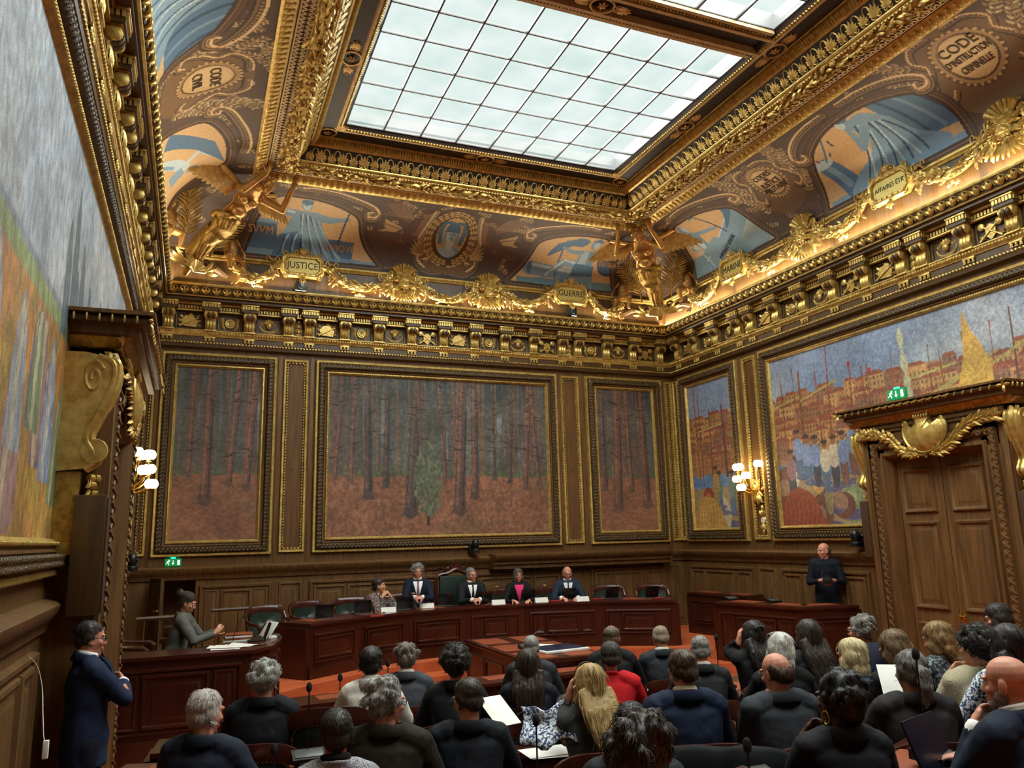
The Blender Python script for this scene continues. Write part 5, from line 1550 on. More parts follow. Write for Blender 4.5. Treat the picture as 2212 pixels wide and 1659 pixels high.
def fabric(c, rough=0.8):
    if c not in _fab:
        k = s2l(np.array([int(c[i:i + 2], 16) / 255 for i in (1, 3, 5)]))
        _fab[c] = mat('cloth', tuple(k), rough, c2=tuple(k * 1.35 + 0.002), scale=(300, 300, 300), bump=0.12, bscale=(420, 420, 420), spec=0.25)
    return _fab[c]

def ik(s, h, l1, l2, pole):
    s, h = Vector(s), Vector(h)
    d = h - s
    L_ = min(d.length, (l1 + l2) * 0.995)
    d = d.normalized()
    h = s + d * L_
    a = (l1 * l1 - l2 * l2 + L_ * L_) / (2 * L_)
    p = Vector(pole) - d * Vector(pole).dot(d)
    p = p.normalized() if p.length > 1e-6 else d.orthogonal().normalized()
    return s + d * a + p * math.sqrt(max(l1 * l1 - a * a, 0)), h
def hand(mb, w, d, nrm, side, curl=0.5, spread=0.12, s=1.0):
    """w wrist, d finger direction, nrm back-of-hand normal, side +1 right"""
    w, d, nrm = Vector(w), Vector(d).normalized(), Vector(nrm)
    nrm = (nrm - d * nrm.dot(d)).normalized()
    sd = d.cross(nrm) * side                     # towards the thumb for a right hand seen from the back
    rot = Matrix((sd, d, nrm)).transposed()
    mb.ell(w + d * 0.045 * s, (0.041 * s, 0.052 * s, 0.017 * s), 10, 8, rot)
    cap(mb, w - d * 0.02, w + d * 0.03 * s, 0.024 * s, 0.026 * s)
    for k, (off, l) in enumerate(((0.030, 0.072), (0.010, 0.080), (-0.011, 0.075), (-0.030, 0.058))):
        p = w + d * (0.084 - abs(k - 1.2) * 0.004) * s + sd * off * s
        q = 0.15 + curl * 0.7
        dd = (d + sd * (off * spread * 22)).normalized()
        for j, (f, r) in enumerate(((0.45, 0.0095), (0.30, 0.0088), (0.25, 0.0078))):
            v = (dd * math.cos(q) - nrm * math.sin(q)).normalized()
            e = p + v * l * f * s
            cap(mb, p, e, r * s, r * 0.94 * s, 7)
            p = e
            q += curl * 0.8
    p = w + d * 0.022 * s + sd * 0.032 * s - nrm * 0.006
    for j, (l, r) in enumerate(((0.038, 0.0125), (0.032, 0.0105), (0.026, 0.009))):
        v = (d * (0.55 + 0.25 * j) + sd * (0.75 - 0.3 * j * curl) - nrm * (0.3 + 0.4 * curl)).normalized()
        e = p + v * l * s
        cap(mb, p, e, r * s, r * 0.92 * s, 7)
        p = e
def head_parts(mb, H, fem=False, s=1.0, beard=False):
    Rm = H.to_3x3()
    def E(c, r):
        mb.ell(H @ Vector([q * s for q in c]), [q * s for q in r], 12, 9, Rm)
    E((0, -0.014, 0.036), (0.073, 0.090, 0.080))
    E((0, 0.020, -0.018), (0.060, 0.071, 0.084))
    E((0, 0.030, -0.070), (0.046 if not fem else 0.041, 0.046, 0.036))
    E((0, 0.066, -0.097), (0.021, 0.017, 0.016))
    for e in (-1, 1):
        E((e * 0.030, 0.075, 0.030), (0.025, 0.013, 0.009))
        E((e * 0.041, 0.060, -0.020), (0.019, 0.019, 0.019))
        E((e * 0.075, -0.006, -0.006), (0.008, 0.019, 0.031))
        E((e * 0.072, 0.004, -0.026), (0.009, 0.011, 0.012))
    P = lambda c: H @ Vector([q * s for q in c])
    cap(mb, P((0, 0.083, 0.016)), P((0, 0.099, -0.022)), 0.0075 * s, 0.0105 * s, 8)
    E((0, 0.092, -0.030), (0.0155, 0.010, 0.0075))
    E((0, 0.083, -0.0595), (0.023, 0.010, 0.0060))
    E((0, 0.082, -0.0705), (0.019, 0.010, 0.0068))
def hair_mesh(H, style, c1, c2, seed=0, n=1300, s=1.0, voxel=0.0075):
    """volume plus loose strands; returns mesh"""
    r = random.Random(seed)
    mb = MB()
    Rm = H.to_3x3()
    def E(c, q, k=(12, 9)):
        mb.ell(H @ Vector([a * s for a in c]), [a * s for a in q], k[0], k[1], Rm)
    lng, lift, wav = 0.042, 0.07, 0.25
    if style in ('short', 'neat', 'curly', 'wavy', 'pony', 'bun', 'crop', 'bob', 'long', 'updo', 'spot', 'quiff'):
        k = -0.006 if style == 'crop' else -0.004 if style == 'neat' else 0.0
        E((0, -0.024, 0.050), (0.082 + k, 0.098 + k, 0.082 + k))
        E((0, -0.058, -0.008), (0.068 + k, 0.050 + k, 0.056))
        for e in (-1, 1): E((e * 0.070, -0.020, 0.012), (0.013, 0.040, 0.046))
    if style == 'quiff':
        E((0, 0.035, 0.110), (0.055, 0.045, 0.028))
    if style == 'neat': lng = 0.024
    if style == 'crop':
        lng, lift, wav = 0.015, 0.25, 0.3
    if style == 'balding':
        E((0, -0.060, -0.010), (0.076, 0.050, 0.055))
        for e in (-1, 1): E((e * 0.065, -0.040, 0.010), (0.015, 0.046, 0.042))
        lng = 0.03
    if style == 'thin':
        E((0, -0.030, 0.040), (0.079, 0.092, 0.070)); E((0, -0.058, -0.010), (0.070, 0.050, 0.055)); lng = 0.03
    if style in ('curly', 'wavy'):
        m = 90 if style == 'curly' else 40
        for i in range(m):
            a, b = r.uniform(0, 6.28), r.uniform(-0.35, 1.0)
            c = math.sqrt(max(0, 1 - b * b))
            x, y, z = 0.088 * c * math.cos(a), -0.03 + 0.10 * c * math.sin(a), 0.045 + 0.09 * b
            if y > 0.045 and z < 0.07: continue
            q = r.uniform(0.016, 0.028)
            E((x, y, z), (q, q, q), (7, 5))
        wav, lift = (1.8, 0.35) if style == 'curly' else (0.9, 0.14)
    if style in ('bob', 'long'):
        E((0, -0.030, 0.0), (0.096, 0.090, 0.115))
        for e in (-1, 1): E((e * 0.066, 0.010, -0.05), (0.028, 0.045, 0.075))
        E((0, -0.060, -0.075), (0.085, 0.045, 0.07))
        lng, lift, wav = 0.075, 0.03, 0.1
    if style == 'long':
        for i in range(7):
            x = -0.085 + 0.0285 * i
            pts = [H @ Vector((x * s, (-0.050 - 0.008 * math.cos(i)) * s, -0.03)), H @ Vector((x * 1.05 * s, -0.105 * s, -0.15)) , H @ Vector((x * 0.95 * s, -0.135 * s, -0.27 - 0.02 * r.random()))]
            pts[2] = Vector((pts[2].x, pts[2].y, min(pts[2].z, pts[1].z - 0.09)))
            mb.tube(pts, [0.036, 0.034, 0.014], 8)
        lng = 0.12
    if style == 'pony':
        p = [H @ Vector(q) for q in ((0, -0.115, 0.03), (0, -0.155, 0.02), (0, -0.165, -0.06), (0, -0.15, -0.15))]
        mb.tube(p, [0.02, 0.035, 0.04, 0.012], 9)
    if style in ('bun', 'updo'):
        E((0, -0.115, 0.075 if style == 'bun' else 0.04), (0.05, 0.045, 0.045))
        if style == 'updo':
            for i in range(26):
                a, b = r.uniform(0, 6.28), r.uniform(-0.5, 1.0)
                c = math.sqrt(max(0, 1 - b * b))
                y = -0.035 + 0.10 * c * math.sin(a)
                if y > 0.02: continue
                E((0.083 * c * math.cos(a), y, 0.04 + 0.095 * b), (0.02, 0.02, 0.02), (7, 5))
            E((0, -0.07, -0.02), (0.075, 0.05, 0.07))
        for i in range(8):
            a = r.uniform(0, 6.28); E((0.04 * math.cos(a), -0.12, 0.075 + 0.04 * math.sin(a)), (0.016, 0.02, 0.016), (7, 5))
    if style == 'cap':
        E((0, -0.018, 0.045), (0.086, 0.104, 0.086)); n = 0
    if style == 'beard':
        E((0, 0.046, -0.082), (0.047, 0.046, 0.032)); E((0, 0.066, -0.102), (0.026, 0.022, 0.018)); E((0, 0.086, -0.048), (0.026, 0.012, 0.005))
        for e in (-1, 1): E((e * 0.053, 0.020, -0.055), (0.012, 0.030, 0.035))
        lng, n = 0.010, 500
    me0 = remesh(mb, voxel, 2, 0.010 if style not in ('crop', 'cap', 'beard', 'thin') else 0.004, 0.035)
    V = np.empty(len(me0.vertices) * 3, np.float32); me0.vertices.foreach_get('co', V); V = V.reshape(-1, 3)
    F = [tuple(p.vertices) for p in me0.polygons]
    NN = np.array([v.normal[:] for v in me0.vertices])
    bpy.data.meshes.remove(me0)
    C1, C2 = s2l([int(c1[i:i + 2], 16) / 255 for i in (1, 3, 5)]), s2l([int(c2[i:i + 2], 16) / 255 for i in (1, 3, 5)])
    rs = np.random.RandomState(seed)
    base = C1 + (C2 - C1) * np.clip(rs.normal(0.35, 0.05, len(V)), 0, 1)[:, None]
    out = MB().add(V, F)
    cols = [base]
    crown = np.array((H @ Vector((0.01, -0.045, 0.125)))[:])
    down = np.array((H.to_3x3() @ Vector((0, -0.25, -1)))[:])
    for i in range(n):
        j = r.randrange(len(V))
        p, nn = V[j].astype(float), NN[j]
        loc = H.inverted() @ Vector(p)
        if style != 'beard' and loc.y > 0.045 and loc.z < 0.085: continue
        fl = (p - crown) * (1.0 if lng < 0.08 else 0.4) + down * 0.10 * (1 if lng < 0.08 else 3)
        if loc.y > 0.0 and style not in ('bob', 'long', 'beard'): fl = fl - np.array((H.to_3x3() @ Vector((0, 0.12, 0.02)))[:])
        if style == 'long' and loc.z < 0.0: fl = down * 0.3
        fl = fl + rs.normal(0, 0.035 if lng < 0.08 else 0.02, 3)
        fl = fl - nn * fl.dot(nn)
        fl = fl / (np.linalg.norm(fl) + 1e-6)
        if style == 'long' and loc.z < -0.02 and nn[2] > 0.55: continue
        l = lng * r.uniform(0.6, 1.3) * s
        sdv = np.cross(fl, nn)
        w_ = r.uniform(-1, 1) * wav
        pts = []
        for k in range(5):
            t = k / 4
            pts.append(p + fl * l * t * (1 - 0.25 * abs(w_) * t) + nn * (l * lift * math.sin(t * 2.4) * 0.6 - 0.0012 - (l * t) ** 2 * (4.6 if not (style == 'long' and loc.z < -0.02) else 1.0)) + sdv * l * w_ * math.sin(t * 3.0) * 0.4)
        b0 = out.n
        out.tube(pts, [0.0013, 0.0016, 0.0014, 0.0011, 0.0005], 3)
        c = C1 + (C2 - C1) * r.random() ** 0.8
        cols.append(np.tile(c, (out.n - b0, 1)))
    me = mesh('hair', np.concatenate(out.v), out.f, 180)
    colours(me, np.concatenate(cols))
    return me

SKINS = {'fair': '#c58c6c', 'pink': '#c98a70', 'tan': '#a86f4c', 'dark': '#4a2c1e', 'olive': '#b07a56'}
def person(label, top, yaw=0.0, base=0.0, pose='sit', lean=0.12, head=(0, 0.1, 0), skin='fair', hair=('short', '#3a2a1e', '#6a4c34'), cloth='#1d1f24', legs='#17181c', collar=None, fem=False, beard=None,
           L='desk', Rr='desk', glasses=None, fine=False, shirt=None, tie=None, tall=1.0, girth=1.0, kind='jacket', seed=None, neck_open=False, sleeve=None, tgt=None, curlh=0.5, name='person', hs=1.0):
    """top = world position of the crown; local frame faces +y"""
    seed = seed if seed is not None else (hash(label) if False else sum(ord(c) * (i + 1) for i, c in enumerate(label)))
    r = random.Random(seed)
    top = Vector(top)
    t = Vector((0, math.sin(lean), math.cos(lean)))
    hq = Euler((-head[1], head[2], head[0])).to_matrix()          # yaw left +, nod down +
    if pose == 'sit':
        hz = top.z - base
        hip = hz - 0.80 * tall
        hip = max(0.42, min(0.85, hip))
        up = (hz - hip) / (0.80 * tall)
    else:
        hz = top.z - base
        hip = hz * 0.525
        up = hz / 1.76
    k = tall * (up if pose == 'sit' else hz / 1.76)
    pel = Vector((0, 0, hip))
    wd = (0.93 if fem else 1.0) * girth
    neck = pel + t * 0.535 * k
    hc = neck + (t * 0.5 + Vector((0, 0.12, 1)) * 0.55).normalized() * 0.100 * k
    H = Matrix.Translation(hc) @ (hq.to_4x4())
    crown = hc + hq @ Vector((0, -0.01, 0.118)) * hs
    # put the crown on target: shift everything in plan, stretch torso in height
    dz = hz - crown.z
    pel.z += dz; neck.z += dz; hc.z += dz
    H = Matrix.Translation(hc) @ hq.to_4x4()
    off = Matrix.Rotation(yaw, 3, 'Z') @ Vector((crown.x, crown.y, 0))
    root_loc = Vector((top.x - off.x, top.y - off.y, base))
    rt = empty(name, label, 'person')
    rt.location = root_loc
    rt.rotation_euler = (0, 0, yaw)
    Winv = (Matrix.Translation(root_loc) @ Matrix.Rotation(yaw, 4, 'Z')).inverted()
    # joints
    shz = 0.465 * k
    S_ = {e: pel + t * shz + Vector((e * 0.182 * wd, 0, 0)) for e in (-1, 1)}
    desk = (0.72 - 0.0) if pose == 'sit' else 0
    hands = {}
    for e, mode in ((-1, L), (1, Rr)):
        pole = (e * 0.6, -0.25, -0.8)
        dirv, nrm, cu = None, None, curlh
        if mode == 'desk':
            h = Vector((e * 0.13, max(S_[e].y + 0.33, 0.40), hip + 0.30)); dirv, nrm = (-e * 0.5, 0.85, -0.1), (0, 0.1, 1)
        elif mode == 'clasp':
            h = Vector((e * 0.05, S_[e].y + 0.34, hip + 0.31)); dirv, nrm, cu = (-e * 0.75, 0.6, 0.05), (e * 0.3, 0.2, 1), 0.8
        elif mode == 'face':
            fp = H @ Vector((e * 0.055, 0.085, -0.10)); dirv = (H @ Vector((e * 0.045, 0.06, 0.0))) - fp; h = fp - Vector(dirv).normalized() * 0.09; nrm, cu = (e * 0.8, 0.6, 0), 0.55; pole = (e * 0.25, 0.35, -1)
        elif mode == 'chin':
            fp = H @ Vector((e * 0.02, 0.115, -0.085)); dirv = Vector((-e * 0.6, 0.05, 0.6)); h = fp - dirv.normalized() * 0.10; nrm, cu = (e * 0.5, 0.8, 0.3), 0.9; pole = (e * 0.3, 0.3, -1)
        elif mode == 'hair':
            fp = H @ Vector((e * 0.095, 0.05, 0.03)); dirv = Vector((-e * 0.2, 0.15, 1)); h = fp - dirv.normalized() * 0.07; nrm, cu = (e, 0.1, 0), 0.6; pole = (e * 0.25, 0.5, -1.0)
        elif mode == 'lap':
            h = Vector((e * 0.12, 0.26, hip + 0.14)); dirv, nrm = (-e * 0.4, 0.9, 0), (0, 0, 1)
        elif mode == 'cross':
            h = pel + t * 0.30 * k + Vector((-e * 0.06, 0.20 + 0.03 * (e > 0), 0.02 * e)); dirv, nrm, cu = (-e * 1, 0.05, 0.25), (0, 1, 0.3), 0.55; pole = (e * 0.8, 0.15, -0.6)
        elif mode == 'side':
            h = pel + Vector((e * 0.27, 0.03, -0.08)); dirv, nrm = (0, 0.1, -1), (e, 0, 0)
        elif mode == 'hold':
            h = pel + t * 0.22 * k + Vector((e * 0.09, 0.27, 0)); dirv, nrm, cu = (-e * 0.8, 0.45, 0.1), (e * 0.3, 0.9, 0.1), 0.75; pole = (e * 0.45, -0.35, -0.9)
        elif mode == 'gesture':
            h = pel + t * 0.28 * k + Vector((e * 0.06, 0.40, 0)); dirv, nrm, cu = (-e * 0.3, 0.6, 0.7), (e * 0.9, 0.3, 0.1), 0.45
        elif mode == 'up':
            h = Vector((e * 0.16, S_[e].y + 0.12, S_[e].z + 0.46)); dirv, nrm, cu = (e * 0.1, -0.2, 1), (0, 1, 0.2), 0.35; pole = (e * 0.8, 0.6, 0.1)
        else:
            h = Winv @ Vector(mode); dirv, nrm, cu = (-e * 0.3, 0.9, 0.1), (0, 0.2, 1), 0.7
        el, h2 = ik(S_[e], h, 0.29 * k, 0.255 * k, pole)
        hands[e] = (el, h2, dirv, nrm, cu)
    # ---- body
    b = MB()
    secs = [(pel + t * -0.06 * k, 0.150 * wd, 0.095, lean), (pel + t * 0.05 * k, 0.158 * wd, 0.108, lean), (pel + t * 0.18 * k, 0.128 * wd, 0.092, lean), (pel + t * 0.33 * k, 0.140 * wd, 0.092, lean), (pel + t * 0.42 * k, 0.130 * wd, 0.075, lean), (pel + t * 0.48 * k, 0.075 * wd, 0.050, lean)]
    loft(b, secs)
    head_parts(b, H, fem, hs)
    cap(b, pel + t * 0.46 * k, hc + hq @ Vector((0, -0.02, -0.04)), 0.058 if not fem else 0.047, 0.05 if not fem else 0.042)
    for e in (-1, 1):
        el, h2, dirv, nrm, cu = hands[e]
        cap(b, S_[e] + Vector((-e * 0.02, 0, -0.02)), el, 0.040 * wd, 0.036)
        cap(b, el, h2, 0.037, 0.025)
        hand(b, h2, dirv, nrm, e, cu, s=0.93 if fem else 1.0)
    knees, ank = {}, {}
    for e in (-1, 1):
        hp = pel + Vector((e * 0.085, 0, -0.02))
        if pose == 'sit':
            kn = Vector((e * 0.12, hp.y + 0.40, min(hip + 0.02, 0.50 + (hip - 0.45)))); an = Vector((e * 0.12, kn.y - 0.02, 0.09))
        else:
            kn = Vector((e * 0.095, 0.02, hip * 0.52)); an = Vector((e * 0.10, -0.01, 0.08))
        knees[e], ank[e] = kn, an
        cap(b, hp, kn, 0.075, 0.052); cap(b, kn, an, 0.050, 0.034)
        cap(b, an + Vector((0, -0.02, -0.04)), an + Vector((0, 0.15, -0.045)), 0.035, 0.03)
    me = remesh(b, 0.0058 if fine else 0.0095, 2 if fine else 1, name='body')
    sc = s2l([int(SKINS[skin][i:i + 2], 16) / 255 for i in (1, 3, 5)])
    V = np.empty(len(me.vertices) * 3, np.float32); me.vertices.foreach_get('co', V); V = V.reshape(-1, 3)
    Hi = np.array(H.inverted())
    Lc = (V @ Hi[:3, :3].T + Hi[:3, 3]) / hs
    col = np.tile(sc, (len(V), 1))
    lip = np.exp(-((Lc[:, 0] / 0.02) ** 2 + ((Lc[:, 2] + 0.066) / 0.009) ** 2) ) * (Lc[:, 1] > 0.07)
    col = col * (1 - lip[:, None] * np.array([0.1, 0.45, 0.4]))
    ck = np.exp(-(((abs(Lc[:, 0]) - 0.042) / 0.02) ** 2 + ((Lc[:, 2] + 0.025) / 0.02) ** 2)) * (Lc[:, 1] > 0.04)
    col = col * (1 - ck[:, None] * np.array([0.0, 0.15, 0.12]))
    colours(me, col)
    obj('body', me, SKINM, rt)
    if fine:
        for e in (-1, 1):
            ey = MB().ell(H @ Vector((e * 0.030 * hs, 0.0735 * hs, 0.011 * hs)), (0.0135 * hs, 0.0125 * hs, 0.0085 * hs), 10, 8, hq)
            eo = obj('eye', ey, EYEW, rt)
            obj('iris', MB().ell(H @ Vector((e * 0.030 * hs, 0.0835 * hs, 0.011 * hs)), (0.0058, 0.0035, 0.0062), 8, 6, hq), EYED, eo)
        br = MB()
        for e in (-1, 1):
            br.tube([H @ Vector((e * x * hs, y * hs, z * hs)) for x, y, z in ((0.014, 0.089, 0.030), (0.032, 0.087, 0.036), (0.05, 0.073, 0.030))], [0.003, 0.004, 0.002], 5)
        obj('eyebrows', br, fabric(hair[1] if hair else '#4a3a2c'), rt)
    # ---- hair
    if hair:
        hm = hair_mesh(H, hair[0], hair[1], hair[2], seed, s=hs)
        obj('hair', hm, HAIRM, rt)
    if beard:
        obj('beard', hair_mesh(H, 'beard', beard[0], beard[1], seed + 3, s=hs), HAIRM, rt)
    # ---- clothes
    j = MB()
    g = 0.022 if kind == 'jacket' else 0.014
    hem = -0.10 if pose == 'sit' else -0.16
    secs = [(pel + t * hem * k, 0.165 * wd + g, 0.115 + g, lean), (pel + t * 0.05 * k, 0.160 * wd + g, 0.110 + g, lean), (pel + t * 0.18 * k, 0.140 * wd + g, 0.098 + g, lean), (pel + t * 0.33 * k, 0.165 * wd + g, 0.104 + g, lean), (pel + t * 0.435 * k, 0.180 * wd + g, 0.085 + g, lean), (pel + t * 0.475 * k, 0.135 * wd + g * 0.5, 0.072 + g * 0.4, lean), (pel + t * 0.512 * k, 0.078 * wd + 0.010, 0.068, lean)]
    loft(j, secs, 20)
    cq = pel + t * 0.505 * k
    loft(j, [(pel + t * 0.45 * k, 0.11, 0.085, lean), (cq, 0.080, 0.072, lean - 0.25), (cq + Vector((0, -0.012, 0.022)), 0.074, 0.066, lean - 0.3)], 18)
    for e in (-1, 1):
        el, h2, dirv, nrm, cu = hands[e]
        v = (h2 - el).normalized()
        sl = 0.93 if sleeve is None else sleeve
        cap(j, S_[e] + Vector((-e * 0.025, 0, -0.016)), el, 0.077 * (0.5 + wd / 2) + (0 if kind == 'jacket' else -0.008), 0.056, 12)
        cap(j, S_[e] + Vector((-e * 0.09, -0.005, 0.012)), S_[e] + Vector((-e * 0.02, 0, -0.02)), 0.07 * (0.5 + wd / 2), 0.074 * (0.5 + wd / 2), 12)
        cap(j, el, el + v * 0.25 * k * sl - v * 0.02, 0.053, 0.042 if kind == 'jacket' else 0.036, 12)
    cn = pel + t * 0.505 * k
    j.tube([(cn + Vector((0.070 * math.cos(q), 0.062 * math.sin(q) - 0.012, 0.012 - 0.020 * math.sin(q))))[:] for q in np.linspace(0, 2 * math.pi, 18)[:-1]], 0.015 if kind == 'jacket' else 0.012, 7, closed=True)
    jm = remesh(j, 0.0105, 3, 0.028 if kind == 'jacket' else 0.018, 0.14)
    obj({'jacket': 'jacket', 'sweater': 'sweater', 'dress': 'dress'}.get(kind, kind), jm, cloth if not isinstance(cloth, str) else fabric(cloth), rt)
    if kind == 'jacket' and not (hair and hair[0] == 'long'):
        c = MB()
        rg = []
        for ctr, a, b_, q in ((cn + Vector((0, -0.008, 0.024)), 0.079, 0.071, lean - 0.30), (cn + Vector((0, -0.010, 0.034)), 0.086, 0.079, lean - 0.30), (cn + Vector((0, -0.010, 0.022)), 0.093, 0.086, lean - 0.28), (pel + t * 0.491 * k + Vector((0, -0.012, 0)), 0.112 * wd, 0.100, lean - 0.2), (pel + t * 0.484 * k + Vector((0, -0.012, 0)), 0.106 * wd, 0.092, lean - 0.2)):
            rg.append([(ctr + Vector((a * math.cos(w), b_ * math.sin(w) * math.cos(q), b_ * math.sin(w) * math.sin(q))))[:] for w in np.linspace(math.pi * 0.86, math.pi * 2.14, 22)])
        c.sweep(rg, None, caps=False, profclosed=False)
        obj('jacket_collar', c, cloth if not isinstance(cloth, str) else fabric(cloth), rt, smooth=180)
    if collar:
        c = MB()
        c.tube([(cn + t * 0.022 + Vector((0.062 * math.cos(q), 0.056 * math.sin(q) - 0.010, 0.014 - 0.018 * math.sin(q))))[:] for q in np.linspace(0, 2 * math.pi, 20)[:-1]], 0.011, 6, closed=True, flat=1.5)
        obj('shirt_collar', c, fabric(collar, 0.7), rt)
        if fine:
            for e in (-1, 1):
                el, h2, *_ = hands[e]
                v = (h2 - el).normalized()
                cc = MB(); cap(cc, h2 - v * 0.05, h2 - v * 0.014, 0.038, 0.038, 12)
                obj('shirt_cuff', cc, fabric(collar, 0.7), rt)
    if shirt:
        sm = MB()
        rows = []
        for i in range(7):
            u = i / 6
            c = pel + t * (0.50 - 0.27 * u) * k
            w_ = 0.072 * (1 - u) + 0.008
            y = [0.092, 0.118, 0.134, 0.141, 0.144, 0.143, 0.139][i] + g * 0.6
            rows.append([(c + Vector((w_ * s2, y * math.cos(lean) - 0.012 * abs(s2), -y * math.sin(lean))))[:] for s2 in (-1, -0.5, 0, 0.5, 1)])
        sm.sweep(rows, None, caps=False, profclosed=False)
        obj('shirt_front', sm, fabric(shirt, 0.7), rt)
        for e in (-1, 1):
            lp = MB()
            rr2 = []
            for i in range(7):
                p = Vector(rows[i][0 if e < 0 else 4])
                rr2.append([(p + Vector((0, 0.004, 0)))[:], (p + Vector((e * (0.012 + 0.034 * math.sin(math.pi * min(1, i / 6 + 0.12))), -0.012, 0)))[:]])
            lp.sweep(rr2, None, caps=False, profclosed=False)
            obj('lapel', lp, cloth if not isinstance(cloth, str) else fabric(cloth), rt)
        if tie:
            tm = MB()
            rr3 = []
            for i in range(7):
                p = Vector(rows[i][2]) + Vector((0, 0.008, 0))
                w_ = [0.016, 0.012, 0.015, 0.019, 0.023, 0.026, 0.02][i]
                rr3.append([(p + Vector((w_ * q, -0.003 * abs(q), 0)))[:] for q in (-1, 0, 1)])
            tm.sweep(rr3, None, caps=False, profclosed=False)
            obj('tie', tm, fabric(tie, 0.6), rt)
    tr = MB()
    for e in (-1, 1):
        hp = pel + Vector((e * 0.085, 0, -0.02))
        cap(tr, hp, knees[e], 0.095, 0.068, 12); cap(tr, knees[e], ank[e] + Vector((0, 0, 0.0)), 0.066, 0.052, 12)
    loft(tr, [(pel + t * -0.10 * k, 0.168 * wd, 0.12, lean), (pel, 0.168 * wd, 0.122, lean), (pel + t * 0.1 * k, 0.150 * wd, 0.112, lean)])
    obj('trousers', remesh(tr, 0.014, 2, 0.012, 0.12), fabric(legs), rt)
    for e in (-1, 1):
        sh = MB(); cap(sh, ank[e] + Vector((0, -0.035, -0.035)), ank[e] + Vector((0, 0.15, -0.047)), 0.044, 0.034, 10)
        obj('shoe', sh, BLACKP, rt, smooth=180)
    if glasses:
        gm = MB()
        for e in (-1, 1):
            ring = [H @ Vector(((e * 0.031 + 0.021 * math.cos(q)) * hs, (0.096 - 0.006 * abs(math.cos(q))) * hs, (0.008 + 0.018 * math.sin(q)) * hs)) for q in np.linspace(0, 2 * math.pi, 13)[:-1]]
            gm.tube(ring, 0.0022, 5, closed=True)
            gm.tube([H @ Vector((e * x * hs, y * hs, z * hs)) for x, y, z in ((0.052, 0.094, 0.014), (0.074, 0.07, 0.014), (0.080, 0.0, 0.012), (0.078, -0.02, 0.0))], 0.002, 5)
        gm.tube([H @ Vector((x * hs, 0.098 * hs, 0.013 * hs)) for x in (-0.01, 0, 0.01)], 0.002, 5)
        obj('glasses', gm, fabric(glasses, 0.3), rt)
    rt['hands'] = [list(Matrix.Translation(root_loc) @ Matrix.Rotation(yaw, 4, 'Z') @ hands[e][1]) for e in (-1, 1)]
    PEOPLE.append((rt, H, root_loc, yaw, base, hip))
    return rt, H, hands
PEOPLE = []
EYEW = mat('eye_white', '#d8d2c8', 0.3)
EYED = mat('iris', '#2a1c12', 0.2)
# ------------------------------------------------------------------ gilded sculpture at the cove
def spread_wing(mb, root, tip, drop, n=9, out=(0, -0.2, 0)):
    """feathered wing from root to tip with feathers hanging along drop"""
    root, tip, drop = Vector(root), Vector(tip), Vector(drop)
    o = Vector(out)
    mb.tube([root, (root + tip) / 2 + o * 0.3 - drop * 0.12, tip], [0.05, 0.045, 0.015], 8)
    for row, (ln, wd) in enumerate(((1.0, 0.11), (0.66, 0.10), (0.36, 0.08))):
        for i in range(n):
            t = (i + 0.5) / n
            p = root.lerp(tip, t) + o * (0.06 + 0.05 * (2 - row)) * 0 + o.normalized() * (0.012 * row)
            d = (drop * (0.6 + 0.4 * math.sin(0.5 + t * 1.6)) + (tip - root) * (0.1 + 0.35 * t)) * ln
            q = p + d
            mb.tube([p, p.lerp(q, 0.35), p.lerp(q, 0.8) , q], [wd * 0.35, wd * 0.5, wd * 0.45, wd * 0.1], 6, flat=0.3, up=o)
